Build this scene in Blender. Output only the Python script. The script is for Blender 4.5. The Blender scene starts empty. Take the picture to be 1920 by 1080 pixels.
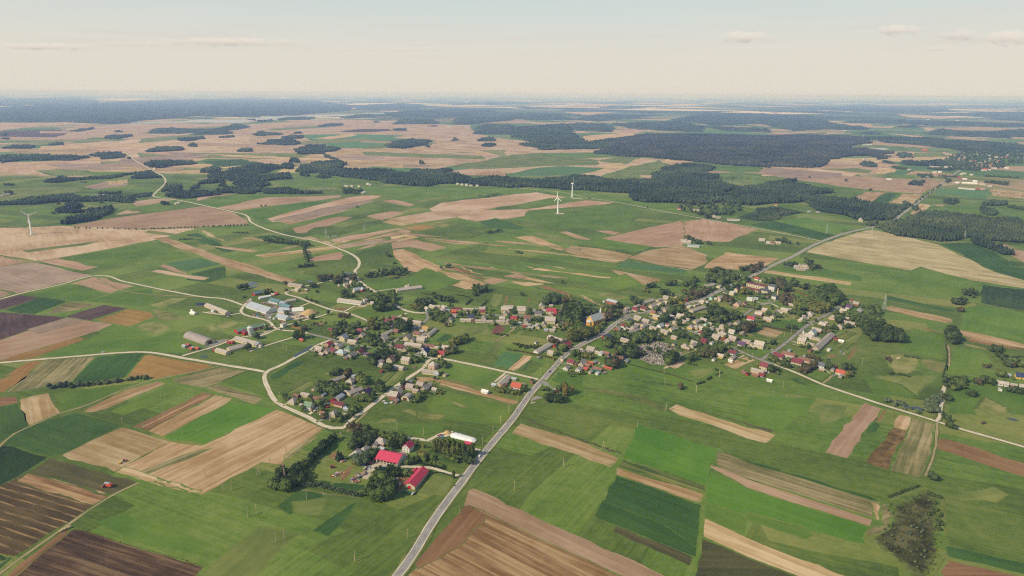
import bpy, math, random
import numpy as np
from mathutils import Matrix, Vector
random.seed(7); RNG = np.random.default_rng(7)
S = bpy.context.scene
COL = S.collection
PI = math.pi
# ---------------------------------------------------------------- camera
H = 350.0; FPX = 1280.0
PITCH = math.atan((540 - 176.0) / FPX); ROLL = math.radians(-0.33)
cam = bpy.data.cameras.new('camera'); cam.sensor_width = 36; cam.lens = 36 * FPX / 1920
cam.clip_start = 1; cam.clip_end = 600000
CAM = bpy.data.objects.new('camera', cam); COL.objects.link(CAM); S.camera = CAM
MC = Matrix.Rotation(PI / 2 - PITCH, 4, 'X') @ Matrix.Rotation(-ROLL, 4, 'Z')
MC.translation = (0, 0, H); CAM.matrix_world = MC
R3 = np.array(MC.to_3x3())
TILES = dict(A=(0, 150, 3), B=(640, 150, 3), C=(1280, 150, 3), D=(0, 450, 4), E=(320, 480, 6), F=(560, 500, 6),
  G=(800, 500, 6), H=(1040, 480, 6), I=(1300, 480, 6), J=(500, 660, 6), K=(780, 620, 6), L=(1040, 600, 6),
  M=(1300, 560, 6), N=(480, 780, 4), O=(0, 640, 3), P=(0, 820, 4), Q=(880, 760, 3.375), R=(1400, 740, 3.177),
  S=(1560, 500, 3.858), T=(620, 800, 6.4), V=(1640, 280, 6.836), W=(0, 150, 4), X=(480, 150, 4), Y=(960, 150, 4),
  Z=(1440, 150, 4), c=(1080, 560, 15.43))
TILES['0'] = (0, 0, 1)
def tp(t, x, y):                      # tile coordinates -> photo coordinates
    ox, oy, s = TILES[t]; return ox + x / s, oy + y / s
def U(px, py, z=0.0):                 # ray through a photo point met with the level z: a place on the ground
    d = R3 @ np.array([(px - 960) / FPX, (540 - py) / FPX, -1.0])
    d2 = min(d[2], -0.0028)
    k = (z - H) / d2
    return d[0] * k, d[1] * k
def PRJ(x, y, z=0.0):
    v = R3.T @ np.array([x, y, z - H]); return 960 + FPX * v[0] / -v[2], 540 - FPX * v[1] / -v[2]
def nums(s):
    a = [float(v) for v in s.replace(',', ' ').split()]
    return [(a[i], a[i + 1]) for i in range(0, len(a) - 1, 2)]
def ptsw(t, s, z=0.0):
    return np.array([U(*tp(t, x, y), z) for x, y in nums(s)])
# ---------------------------------------------------------------- helpers
ORD = 'first second third fourth fifth sixth seventh eighth ninth tenth eleventh twelfth thirteenth fourteenth fifteenth sixteenth seventeenth eighteenth nineteenth twentieth'.split()
def ordinal(k):
    if k < 20: return ORD[k]
    t, u = divmod(k + 1, 10)
    tens = {2: 'twenty', 3: 'thirty', 4: 'forty', 5: 'fifty', 6: 'sixty', 7: 'seventy', 8: 'eighty', 9: 'ninety'}[t]
    return tens + '-' + ORD[u - 1] if u else {'twenty': 'twentieth', 'thirty': 'thirtieth', 'forty': 'fortieth', 'fifty': 'fiftieth'}[tens]
PENDING = []
def tagz(o, desc, zone, cat, group=None):   # label finished at the end: an ordinal is put in where the description repeats
    x, y, _ = o.location; PENDING.append((o, desc, zone, PRJ(x, y)[0])); o['category'] = cat
    if group: o['group'] = group
    return o
def tag(o, label, cat, group=None, kind=None):
    o['label'] = label; o['category'] = cat
    if group: o['group'] = group
    if kind: o['kind'] = kind
    return o
def finish_labels():
    d = {}
    for p in PENDING: d.setdefault((p[1], p[2]), []).append(p)
    for (desc, zone), L in d.items():
        if len(L) == 1: L[0][0]['label'] = (desc + ' ' + zone).strip(); continue
        L.sort(key=lambda p: p[3])
        for k, p in enumerate(L):
            p[0]['label'] = '%s, %s %s' % (desc, 'leftmost' if k == 0 else 'rightmost' if k == len(L) - 1 else ordinal(k) + ' from left', zone)
def mesh_np(name, V, quads=None, tris=None, mats=(), midx=None, smooth=False):
    me = bpy.data.meshes.new(name)
    nq = 0 if quads is None else len(quads); nt = 0 if tris is None else len(tris)
    V = np.asarray(V, dtype=np.float32)
    me.vertices.add(len(V)); me.vertices.foreach_set('co', V.ravel())
    loops = np.concatenate([a for a in (np.asarray(quads, np.int32).ravel() if nq else None, np.asarray(tris, np.int32).ravel() if nt else None) if a is not None])
    tot = np.array([4] * nq + [3] * nt, np.int32)
    me.loops.add(len(loops)); me.loops.foreach_set('vertex_index', loops)
    me.polygons.add(nq + nt); me.polygons.foreach_set('loop_start', np.concatenate([[0], np.cumsum(tot)[:-1]]).astype(np.int32))
    me.polygons.foreach_set('loop_total', tot)
    for m in mats: me.materials.append(m)
    if midx is not None: me.polygons.foreach_set('material_index', np.asarray(midx, np.int32))
    if smooth: me.polygons.foreach_set('use_smooth', np.ones(nq + nt, bool))
    me.update(calc_edges=True); me.validate()
    return me
def link(name, me, parent=None, loc=None, rz=0.0):
    o = bpy.data.objects.new(name, me); COL.objects.link(o)
    if parent is not None: o.parent = parent
    if loc is not None: o.location = loc
    if rz: o.rotation_euler = (0, 0, rz)
    return o
class MB:                                        # collects simple solids into ONE mesh
    def __init__(s): s.v = []; s.f = []; s.m = []
    def add(s, vs, fs, m=0):
        n = len(s.v); s.v += [tuple(v) for v in vs]; s.f += [tuple(i + n for i in f) for f in fs]; s.m += [m] * len(fs)
        return s
    def box(s, x0, x1, y0, y1, z0, z1, m=0):
        return s.add([(x0, y0, z0), (x1, y0, z0), (x1, y1, z0), (x0, y1, z0), (x0, y0, z1), (x1, y0, z1), (x1, y1, z1), (x0, y1, z1)],
                     [(3, 2, 1, 0), (4, 5, 6, 7), (0, 1, 5, 4), (1, 2, 6, 5), (2, 3, 7, 6), (3, 0, 4, 7)], m)
    def bar(s, a, b, r0, r1=None, n=5, m=0):      # tapered tube from a to b
        a = Vector(a); b = Vector(b); r1 = r0 if r1 is None else r1
        d = (b - a).normalized(); u = d.orthogonal().normalized(); w = d.cross(u)
        vs = []
        for p, r in ((a, r0), (b, r1)):
            for k in range(n):
                t = 2 * PI * k / n; vs.append(p + (u * math.cos(t) + w * math.sin(t)) * r)
        fs = [(k, (k + 1) % n, n + (k + 1) % n, n + k) for k in range(n)] + [tuple(range(n - 1, -1, -1)), tuple(range(n, 2 * n))]
        return s.add(vs, fs, m)
    def lathe(s, prof, n=10, c=(0, 0), m=0):      # profile of (radius, z)
        vs = []; fs = []
        for r, z in prof:
            for k in range(n):
                t = 2 * PI * k / n; vs.append((c[0] + r * math.cos(t), c[1] + r * math.sin(t), z))
        for i in range(len(prof) - 1):
            for k in range(n): fs.append((i * n + k, i * n + (k + 1) % n, (i + 1) * n + (k + 1) % n, (i + 1) * n + k))
        fs += [tuple(range(n - 1, -1, -1)), tuple(range((len(prof) - 1) * n, len(prof) * n))]
        return s.add(vs, fs, m)
    def prism(s, poly, y0, y1, m=0):              # polygon in x,z pushed along y
        n = len(poly)
        vs = [(x, y0, z) for x, z in poly] + [(x, y1, z) for x, z in poly]
        return s.add(vs, [tuple(range(n)), tuple(range(2 * n - 1, n - 1, -1))] + [((k + 1) % n, k, n + k, n + (k + 1) % n) for k in range(n)], m)
    def mesh(s, name, mats):
        me = bpy.data.meshes.new(name); me.from_pydata(s.v, [], s.f)
        for q in (mats if isinstance(mats, (list, tuple)) else [mats]): me.materials.append(q)
        if any(s.m): me.polygons.foreach_set('material_index', s.m)
        me.update(); return me
    def build(s, name, mats, parent=None, loc=None, rz=0.0): return link(name, s.mesh(name, mats), parent, loc, rz)
def empty(name, loc, rz=0.0):
    o = bpy.data.objects.new(name, None); o.empty_display_size = 2; COL.objects.link(o)
    o.location = loc; o.rotation_euler = (0, 0, rz); return o
# ---------------------------------------------------------------- materials
def lin(h):
    h = h.lstrip('#'); c = [int(h[i:i + 2], 16) / 255 for i in (0, 2, 4)]
    return tuple((v / 12.92 if v <= .04045 else ((v + .055) / 1.055) ** 2.4) for v in c)
class NT:
    def __init__(s, m): s.t = m.node_tree; s.n = s.t.nodes; s.l = s.t.links
    def new(s, ty, **k):
        n = s.n.new(ty)
        for a, b in k.items(): setattr(n, a, b)
        return n
    def put(s, sock, v):
        if v is None: return
        if hasattr(v, 'is_output') or isinstance(v, bpy.types.NodeSocket): s.l.new(v, sock)
        else: sock.default_value = v
    def math(s, op, a, b=None, c=None, clamp=False):
        n = s.new('ShaderNodeMath', operation=op, use_clamp=clamp)
        for i, v in enumerate((a, b, c)): s.put(n.inputs[i], v)
        return n.outputs[0]
    def vmul(s, v, xyz):
        n = s.new('ShaderNodeVectorMath', operation='MULTIPLY'); s.put(n.inputs[0], v); n.inputs[1].default_value = xyz; return n.outputs[0]
    def noise(s, vec, scale, detail=3, rough=.55):
        n = s.new('ShaderNodeTexNoise'); s.put(n.inputs['Vector'], vec); n.inputs['Scale'].default_value = scale
        n.inputs['Detail'].default_value = detail; n.inputs['Roughness'].default_value = rough; return n.outputs[0]
    def ramp(s, f, stops):
        n = s.new('ShaderNodeValToRGB'); e = n.color_ramp.elements
        while len(e) < len(stops): e.new(.5)
        for q, (p, c) in zip(e, stops): q.position = p; q.color = tuple(c[:3]) + (1,)
        s.put(n.inputs[0], f); return n.outputs[0]
    def mr(s, v, a, b, c, d):
        n = s.new('ShaderNodeMapRange'); s.put(n.inputs[0], v)
        for i, q in enumerate((a, b, c, d)): n.inputs[i + 1].default_value = q
        return n.outputs[0]
    def mix(s, f, a, b, bt='MIX'):
        n = s.new('ShaderNodeMix', data_type='RGBA', blend_type=bt)
        s.put(n.inputs[0], f)
        for i, v in ((6, a), (7, b)):
            s.put(n.inputs[i], (tuple(v) + (1,)) if isinstance(v, tuple) and len(v) == 3 else v)
        return n.outputs[2]
def newmat(name, rough=.9, spec=.2):
    m = bpy.data.materials.new(name); m.use_nodes = True; q = NT(m); b = q.n['Principled BSDF']
    b.inputs['Roughness'].default_value = rough; b.inputs['Specular IOR Level'].default_value = spec
    return m, q, b
def plain(name, hexc, rough=.85, var=.18, scale=.6, spec=.25, alb=1.0, metal=0.0):
    m, q, b = newmat(name, rough, spec)
    c = tuple(v * alb for v in lin(hexc)); b.inputs['Metallic'].default_value = metal
    tc = q.new('ShaderNodeTexCoord').outputs['Object']
    n = q.noise(tc, scale, 4, .65)
    oi = q.new('ShaderNodeObjectInfo').outputs['Random']
    f = q.math('ADD', q.mr(n, .3, .7, 1 - var, 1 + var), q.mr(oi, 0, 1, -var * .5, var * .5))
    x = q.new('ShaderNodeVectorMath', operation='SCALE'); x.inputs[0].default_value = c; q.put(x.inputs[3], f)
    q.l.new(x.outputs[0], b.inputs['Base Color']); return m
ALB = 1.0
def bearing(t, a, b, c, d):
    p_, q_ = U(*tp(t, a, b)), U(*tp(t, c, d)); return math.atan2(q_[1] - p_[1], q_[0] - p_[0])
TH1 = bearing('Q', 265, 176, 945, 332); TH2 = bearing('O', 1125, 868, 1842, 490)
def parcels(q, w, th, wid, ln):
    """long narrow holdings side by side: a random number per holding"""
    wob = q.noise(w, 1 / 260, 2); m = q.new('ShaderNodeMapping', vector_type='TEXTURE'); m.inputs['Rotation'].default_value = (0, 0, th); q.l.new(w, m.inputs[0])
    s = q.new('ShaderNodeSeparateXYZ'); q.l.new(m.outputs[0], s.inputs[0])
    v = q.math('FLOOR', q.math('DIVIDE', q.math('ADD', s.outputs[1], q.math('MULTIPLY', wob, 60)), wid))
    w1 = q.new('ShaderNodeTexWhiteNoise', noise_dimensions='1D'); q.put(w1.inputs['W'], v)
    u = q.math('FLOOR', q.math('DIVIDE', q.math('ADD', s.outputs[0], q.math('MULTIPLY', w1.outputs[0], 900)), ln))
    w2 = q.new('ShaderNodeTexWhiteNoise', noise_dimensions='1D'); q.put(w2.inputs['W'], q.math('ADD', q.math('MULTIPLY', v, 17.31), q.math('MULTIPLY', u, 3.77)))
    mow = q.noise(q.vmul(m.outputs[0], (.004, .28, 0)), 1.0, 2)
    return w2.outputs[0], mow
def meadow_colour(q, w):
    t = q.math('ADD', q.noise(w, 1 / 120, 5, .6), q.math('MULTIPLY', q.math('SUBTRACT', q.noise(w, 1 / 9, 4, .65), .5), .6))
    t = q.math('ADD', t, q.math('MULTIPLY', q.math('SUBTRACT', q.noise(w, 1 / 420, 3, .5), .5), .5))
    r1, m1 = parcels(q, w, TH1, 46.0, 420.0); r2, m2 = parcels(q, w, TH2, 60.0, 380.0)
    big = q.new('ShaderNodeTexVoronoi'); big.inputs['Scale'].default_value = 1 / 900; q.l.new(w, big.inputs['Vector']); bs = q.new('ShaderNodeSeparateXYZ'); q.l.new(big.outputs['Color'], bs.inputs[0])
    k = q.math('GREATER_THAN', bs.outputs[0], .5); pick = lambda a, b: q.math('ADD', q.math('MULTIPLY', a, q.math('SUBTRACT', 1.0, k)), q.math('MULTIPLY', b, k))
    r, mw = pick(r1, r2), pick(m1, m2)
    t = q.math('ADD', t, q.math('MULTIPLY', q.math('SUBTRACT', mw, .5), .5)); t = q.math('ADD', t, q.math('MULTIPLY', q.math('SUBTRACT', r, .5), .22))
    base = q.ramp(t, [(.25, lin('#4a5b27')), (.5, lin('#5e6f2f')), (.76, lin('#757a3d'))])
    alt = q.ramp(t, [(.25, lin('#4b6126')), (.5, lin('#617830')), (.76, lin('#77863e'))])
    hay = q.ramp(t, [(.25, lin('#5d6b2f')), (.5, lin('#757b3c')), (.76, lin('#8a854a'))])
    c = q.mix(q.math('MULTIPLY', q.math('GREATER_THAN', r, .52), .85), base, alt); return q.mix(q.math('MULTIPLY', q.math('GREATER_THAN', r, .9), .7), c, hay)
def fieldmat(name, c1, c2, c3=None, stripe=.5, period=6.0, patch=.6, line=None, fine=.25, big=90.0, soft=True, tram=0.0):
    """ground cover: two colours mixed by drifts, drill rows along local x and fine grain"""
    m, q, b = newmat(name, .95, .1)
    g = q.new('ShaderNodeTexCoord').outputs['Object']
    w = q.new('ShaderNodeNewGeometry').outputs['Position']
    f1 = q.noise(w, 1 / big, 4, .6)
    f2 = q.noise(w, 1 / 11.0, 4, .65)
    s1 = q.noise(q.vmul(g, (.012, 1 / period, 0)), 1.0, 2, .5)
    s2 = q.noise(q.vmul(g, (.006, 1 / (period * 4.3), 0)), 1.0, 2, .5)
    t = q.math('MULTIPLY', q.math('SUBTRACT', f1, .5), patch * 2.4)
    t = q.math('ADD', t, q.math('MULTIPLY', q.math('SUBTRACT', f2, .5), fine * 2))
    t = q.math('ADD', t, q.math('MULTIPLY', q.math('SUBTRACT', s1, .5), stripe * 2))
    t = q.math('ADD', t, q.math('MULTIPLY', q.math('SUBTRACT', s2, .5), stripe * 1.6))
    t = q.math('ADD', t, .5)
    t = q.math('ADD', q.math('MULTIPLY', q.math('SUBTRACT', t, .5), 1.35), .5)
    st = [(.1, lin(c1)), (.9, lin(c2))] if c3 is None else [(.05, lin(c1)), (.5, lin(c2)), (.95, lin(c3))]
    col = q.ramp(t, [(p, tuple(v * ALB for v in c)) for p, c in st])
    if tram:                                     # wheel tracks
        sx = q.new('ShaderNodeSeparateXYZ'); q.l.new(g, sx.inputs[0]); fr = q.math('FRACT', q.math('DIVIDE', sx.outputs[1], tram))
        k = q.math('MAXIMUM', q.math('COMPARE', fr, .2, .02), q.math('COMPARE', fr, .32, .02))
        col = q.mix(q.math('MULTIPLY', k, q.mr(q.noise(w, 1 / 25, 2), .35, .65, .1, .5)), col, tuple(v * .55 for v in lin(c1)))
    if line:                                     # pale straw swaths lying at a spacing
        sp, lc, amt = line
        sx = q.new('ShaderNodeSeparateXYZ'); q.l.new(g, sx.inputs[0])
        y = q.math('ADD', sx.outputs[1], q.math('MULTIPLY', q.math('SUBTRACT', q.noise(q.vmul(g, (.02, .02, 0)), 1, 2), .5), 6))
        fr = q.math('FRACT', q.math('DIVIDE', y, sp))
        k = q.math('LESS_THAN', fr, .22)
        k = q.math('MULTIPLY', k, q.mr(q.noise(q.vmul(g, (.03, .2, 0)), 1, 3), .38, .58, 0, amt))
        col = q.mix(k, col, tuple(v * ALB for v in lin(lc)))
    oi = q.new('ShaderNodeObjectInfo').outputs['Random']
    hs = q.new('ShaderNodeHueSaturation'); hs.inputs['Hue'].default_value = .5
    q.put(hs.inputs['Hue'], q.mr(oi, 0, 1, .492, .508)); q.put(hs.inputs['Value'], q.mr(q.math('FRACT', q.math('MULTIPLY', oi, 17.3)), 0, 1, .88, 1.12))
    q.l.new(col, hs.inputs['Color']); out = hs.outputs[0]
    if soft:                                     # the cover thins out raggedly into the meadow at its edge
        at = q.new('ShaderNodeAttribute'); at.attribute_name = 'edge'
        e = q.math('ADD', at.outputs['Fac'], q.math('MULTIPLY', q.math('SUBTRACT', q.noise(w, .22, 4, .7), .5), 1.3))
        out = q.mix(q.mr(e, .25, .65, 0, 1), meadow_colour(q, w), out)
    q.l.new(out, b.inputs['Base Color'])
    return m
from mathutils.geometry import delaunay_2d_cdt
# ---------------------------------------------------------------- ground covers
FM = {
 'g':  fieldmat('meadow_grass', '#4f6328', '#66742f', stripe=.2, patch=.8),
 'gb': fieldmat('bright_grass', '#526c28', '#687c31', stripe=.25, patch=.8),
 'gs': fieldmat('vivid_grass', '#507426', '#66862f', stripe=.3, patch=.8),
 'sl': fieldmat('dull_stubble', '#95875a', '#aa9a70', '#baa87e', stripe=.8, patch=.8, period=7, tram=24),
 'gd': fieldmat('dark_green_crop_and_shade', '#365026', '#48632d', stripe=.35, patch=.7, period=4, tram=18),
 'gk': fieldmat('very_dark_green_crop', '#23331b', '#304220', stripe=.3, patch=.6, period=4),
 'gt': fieldmat('bluish_green_crop', '#4c6c40', '#5e7d49', stripe=.25, patch=.6),
 'gy': fieldmat('yellowing_grass', '#5f6c34', '#7b7f43', stripe=.3, patch=1.0),
 'st': fieldmat('stubble', '#96794e', '#aa8e66', '#bba27c', stripe=.75, patch=.7, period=5, tram=14),
 'sp': fieldmat('pale_stubble', '#a3865d', '#b99b70', '#cbb088', stripe=.75, patch=.6, period=4, tram=14),
 'pk': fieldmat('tilled_pinkish_soil', '#997a5d', '#af9275', stripe=.6, patch=.7, period=4, tram=20),
 'tn': fieldmat('tan_field', '#9f7f60', '#b39476', '#bfa488', stripe=.45, patch=.9, period=9, big=160),
 'br': fieldmat('brown_soil', '#765638', '#8f6c4c', stripe=.6, patch=.6, period=4),
 'bs': fieldmat('ridged_brown_soil', '#79593a', '#947250', '#ab8a64', stripe=1.1, patch=.3, period=3.5),
 'bk': fieldmat('dark_ploughed_soil', '#3f3023', '#564230', '#755e43', stripe=1.0, patch=.5, period=4),
 'dp': fieldmat('purplish_soil', '#4b3936', '#644f48', stripe=.6, patch=.6, period=5),
 'gp': fieldmat('greyish_soil', '#8c7564', '#a48d77', stripe=.4, patch=.9, period=8),
 'oc': fieldmat('ochre_crop', '#866534', '#a07c48', stripe=.4, patch=.7, period=4, tram=18),
 'sg': fieldmat('weedy_stubble', '#66643a', '#867b52', '#9f9068', stripe=.8, patch=.6, period=4),
 'sw': fieldmat('stubble_with_straw_swaths', '#4a3c26', '#625233', stripe=.7, patch=.8, period=4, line=(8.0, '#a08459', .8)),
 'od': fieldmat('dark_weedy_stubble', '#46462a', '#5e5836', stripe=.6, patch=.6, period=5),
 'so': fieldmat('rough_stubble', '#594929', '#78603a', '#92764a', stripe=.3, patch=.5, fine=.9),
 'ds': fieldmat('dry_grass', '#6c7238', '#8d8652', stripe=.15, patch=1.4, big=30),
 'bg': fieldmat('boggy_scrub_ground', '#3b3c24', '#52502f', '#696541', stripe=0, patch=1.3, fine=.9, big=25),
 'rd': fieldmat('reddish_garden_soil', '#6a4039', '#7c524a', stripe=.5, patch=.3, period=2),
 'rw': fieldmat('crop_rows', '#43562b', '#687036', '#848448', stripe=1.0, patch=.3, period=3),
 'sc': fieldmat('young_plantation', '#2e4226', '#445830', stripe=.5, patch=.6, fine=.7, period=5),
 'gr': fieldmat('gravel', '#b0a087', '#c8b99e', stripe=0, patch=.7, big=14),
 'sd': fieldmat('bare_sand', '#b2987a', '#cbb192', stripe=0, patch=.8, big=10),
 'vg': fieldmat('grass_bank', '#56632c', '#74763e', stripe=0, patch=.9, big=20, soft=False),
 'pv': fieldmat('worn_asphalt_yard', '#857f76', '#9b948a', stripe=0, patch=.6, big=20),
}
SOFT = dict(ds=.42, gy=.35, bg=.5, g=.16, gb=.2, gs=.08, gd=.06, sd=.3, gr=.12, pv=.08, gt=.04)
FNAME = {k: 'field' for k in FM}
FNAME.update(g='meadow', gb='meadow', gy='meadow', ds='meadow', gr='gravel_yard', sd='sand', bg='bog', pv='paved_yard', rd='garden', vg='grass_bank')
ZL = [0.0]
SHEETS = []                               # laid covers: bounds, outline, level
ZBASE = [.012, .004]                      # foot and step of the layer being laid
def cross_any(A, B):
    a0, a1 = A, np.roll(A, -1, 0); b0, b1 = B, np.roll(B, -1, 0)
    def side(p, q, r): return (q[..., 0] - p[..., 0]) * (r[..., 1] - p[..., 1]) - (q[..., 1] - p[..., 1]) * (r[..., 0] - p[..., 0])
    P, Q, R_, S_ = a0[:, None], a1[:, None], b0[None], b1[None]
    return bool(np.any((side(P, Q, R_) * side(P, Q, S_) < 0) & (side(R_, S_, P) * side(R_, S_, Q) < 0)))
def level(P):
    lo, hi = P.min(0) - 2, P.max(0) + 2; lv = 0
    for a, b, Q, l in SHEETS:
        if l >= lv and a[0] < hi[0] and b[0] > lo[0] and a[1] < hi[1] and b[1] > lo[1]:
            if inside(Q, P[:1, 0], P[:1, 1])[0] or inside(P, Q[:1, 0], Q[:1, 1])[0] or cross_any(P, Q) or np.any(inside(Q, P[:, 0], P[:, 1])): lv = l + 1
    SHEETS.append((lo, hi, P, lv)); ZL[0] = max(ZL[0], ZBASE[0] + lv * ZBASE[1]); return ZBASE[0] + lv * ZBASE[1]
def nextz(): return None
def rz(): ZBASE[0] += .0016; ZL[0] = max(ZL[0], ZBASE[0]); return ZBASE[0]
def rough_edge(P, step, amp):
    out = []; n = len(P)
    for i in range(n):
        a, b = P[i], P[(i + 1) % n]; L = np.linalg.norm(b - a); k = max(1, min(14, int(L / step)))
        nn = np.array([-(b - a)[1], (b - a)[0]]) / max(L, 1e-6)
        for j in range(k):
            q = a + (b - a) * j / k
            if j: q = q + nn * RNG.normal(0, amp)
            out.append(q)
    return np.array(out)
def bdist(Q, p):                         # distance of points p to the outline Q
    a = Q; b = np.roll(Q, -1, 0); ab = b - a; t = ((p[:, None] - a) * ab).sum(2) / np.maximum((ab ** 2).sum(1), 1e-9)
    t = np.clip(t, 0, 1); return np.linalg.norm(p[:, None] - a - t[..., None] * ab, axis=2).min(1)
def inside(P, X, Y):
    r = np.zeros(len(X), bool); n = len(P); j = n - 1
    for i in range(n):
        xi, yi = P[i]; xj, yj = P[j]
        r ^= ((yi > Y) != (yj > Y)) & (X < (xj - xi) * (Y - yi) / (yj - yi + 1e-12) + xi); j = i
    return r
def fill(Q, ins, grid):
    """triangulated outline with points inside; edge value runs 0 at the outline to 1 at the depth ins"""
    n = len(Q); e = np.roll(Q, -1, 0) - np.roll(Q, 1, 0); nn = np.stack([-e[:, 1], e[:, 0]], 1); nn /= np.maximum(np.linalg.norm(nn, axis=1, keepdims=True), 1e-6)
    C = Q + nn * ins * 1.03
    if grid:
        lo, hi = Q.min(0), Q.max(0); st = max(ins * .6, float(np.max(hi - lo)) / 30); gx_, gy_ = np.meshgrid(np.arange(lo[0], hi[0], st), np.arange(lo[1], hi[1], st))
        C = np.concatenate([C, np.stack([gx_.ravel() + st * .3, gy_.ravel() + st * .3], 1)])
    C = C[inside(Q, C[:, 0], C[:, 1])]
    if len(C): d = bdist(Q, C); C = C[d > ins * .45]; d = d[d > ins * .45]
    else: d = np.zeros(0)
    vs = [Vector((float(x), float(y))) for x, y in np.concatenate([Q, C])]
    v, ed, f, ov, oe, of_ = delaunay_2d_cdt(vs, [], [list(range(n))], 1, 1e-4)
    val = list(np.zeros(n)) + list(np.clip(d / ins, 0, 1)); ev = [float(max((val[k] for k in o), default=0)) for o in ov]
    return [(a.x, a.y) for a in v], ev, [tuple(t) for t in f]
def sheet(name, P, mat, z, direc=None, soft=None, kind='structure'):
    c = P.mean(0)
    if z is None: z = level(P)
    if direc is None:
        n = len(P); e = max(range(n), key=lambda i: np.linalg.norm(P[(i + 1) % n] - P[i])); direc = P[(e + 1) % n] - P[e]
    a = math.atan2(direc[1], direc[0]); ca, sa = math.cos(a), math.sin(a)
    def loc(Q): q = Q - c; return np.stack([q[:, 0] * ca + q[:, 1] * sa, -q[:, 0] * sa + q[:, 1] * ca], 1)
    dist = math.hypot(*c)
    Q = rough_edge(loc(P), max(9, dist * .02), min(6, .0016 * dist))
    n = len(Q)
    area = sum(Q[i][0] * Q[(i + 1) % n][1] - Q[(i + 1) % n][0] * Q[i][1] for i in range(n)) / 2
    if area < 0: Q = Q[::-1].copy()
    area = abs(area); per = np.linalg.norm(np.roll(Q, -1, 0) - Q, axis=1).sum(); wid = 2 * area / max(per, 1)
    ins = min(max(1.6, .0018 * dist), wid * .3) if soft is None else min(soft * wid, 34)
    me = bpy.data.meshes.new(name); pts, ev, fs = fill(Q, ins, soft is not None and soft > .12)
    if soft is None and dist > 2600: ev = [1.0] * len(ev)
    me.from_pydata([(x, y, 0) for x, y in pts], [], fs); me.materials.append(mat)
    at = me.attributes.new('edge', 'FLOAT', 'POINT'); at.data.foreach_set('value', ev)
    me.update()
    o = link(name, me, loc=(c[0], c[1], z), rz=a)
    if kind: o['kind'] = kind
    return o
def fields(t, txt):
    for row in txt.strip().split(';'):
        row = row.strip()
        if not row: continue
        ty, rest = row.split(None, 1); d = None; tt = t
        if ty == 'g': continue                   # plain meadow is the great sheet itself
        if '|' in rest:
            rest, ds = rest.split('|'); q = ptsw(tt, ds); d = q[1] - q[0]
        ox, oy, sc_ = TILES[tt]; L = nums(rest); E = []; lim = {'A': (0, None), 'D': (0, None), 'W': (0, 1920), 'X': (0, 1920), 'Y': (0, 1920), 'Z': (0, 1920), 'C': (None, 1920), 'S': (None, 1389), 'R': (None, 1652), 'O': (0, None)}.get(tt, (None, None))
        for k, (x, y) in enumerate(L):           # covers cut by the frame run on beyond it
            E.append((x, y)); x2, y2 = L[(k + 1) % len(L)]
            for q_, s_ in ((lim[0], -1), (lim[1], 1)):
                if q_ is not None and x == q_ == x2: w_ = 240 if (ox + q_ / sc_) in (0, 1920) else 50; E += [(x + s_ * w_, y), (x + s_ * w_, y2)]
        P = np.array([U(*tp(tt, x, y)) for x, y in E]); dist = math.hypot(*P.mean(0))
        sheet(FNAME[ty], P, FM[ty], nextz(), d, SOFT.get(ty))
# far ground first (lowest), then towards the camera
fields('W', '''tn 370,425 500,385 900,330 1720,330 1920,340 1920,430 1240,440 1150,470 900,440 700,430 560,455 400,450;
 tn 0,320 500,320 540,335 300,345 0,380; tn 340,520 480,480 900,455 1320,430 1920,420 1920,600 1560,590 1450,615 1100,615 1000,590 760,545 400,540;
 tn 0,620 860,590 1000,590 1100,640 700,660 260,680 380,720 0,690;
 gy 260,680 700,655 1090,640 1160,690 860,715 400,718; gb 600,690 1080,640 1150,690 760,715;
 gt 310,560 560,530 740,545 420,575; gt 1030,600 1300,565 1540,545 1540,570 1130,615; dp 0,385 480,370 540,390 420,430 0,425;
 pk 380,445 700,425 560,450; g 0,430 360,430 560,455 300,490 0,490; pk 470,490 900,490 700,535 420,540;
 gd 1500,612 1810,592 1920,610 1920,650 1760,655;''')
fields('X', '''tn 0,330 420,300 850,300 1200,340 1600,340 1640,400 1860,440 1920,450 1920,640 1430,690 1200,690 640,640 520,560 0,600;
 tn 0,560 520,560 640,640 400,640 160,640 0,610; gt 330,410 720,405 1110,415 1030,435 1360,450 1290,465 1000,515 640,510 440,470;
 sp 430,440 640,410 720,405 760,415 560,445; dp 620,385 760,368 990,366 1030,380 900,390 660,392; gp 200,345 430,330 330,360 220,365;
 gt 800,665 960,630 1070,630 1050,655 1250,660 1140,700 900,690; gy 1100,580 1560,540 1700,545 1200,600; gt 1380,660 1920,560 1920,610 1560,670 1440,680;
 tn 1440,690 1800,640 1920,620 1920,720 1600,715; pk 720,545 1010,530 1000,540 820,550''')
def strips(n, x0, x1, y0, y1, kinds):          # long narrow parcels lying side by side on the far plain
    for _ in range(n):
        x, y = RNG.uniform(x0, x1), RNG.uniform(y0, y1); k = (y - 170) / 100; w, h = RNG.uniform(60, 230) * k, RNG.uniform(2.5, 9) * k; s_ = RNG.normal(0, .05) * w; e = RNG.uniform(-.25, .25) * w
        fields('0', '%s %f,%f %f,%f %f,%f %f,%f' % (kinds[RNG.integers(len(kinds))], x, y, x + w, y + s_, x + w + e, y + s_ + h, x + e, y + h))
strips(46, 0, 900, 236, 318, ['tn', 'pk', 'gp', 'sp', 'gy', 'tn', 'gy', 'ds', 'st'])
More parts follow.
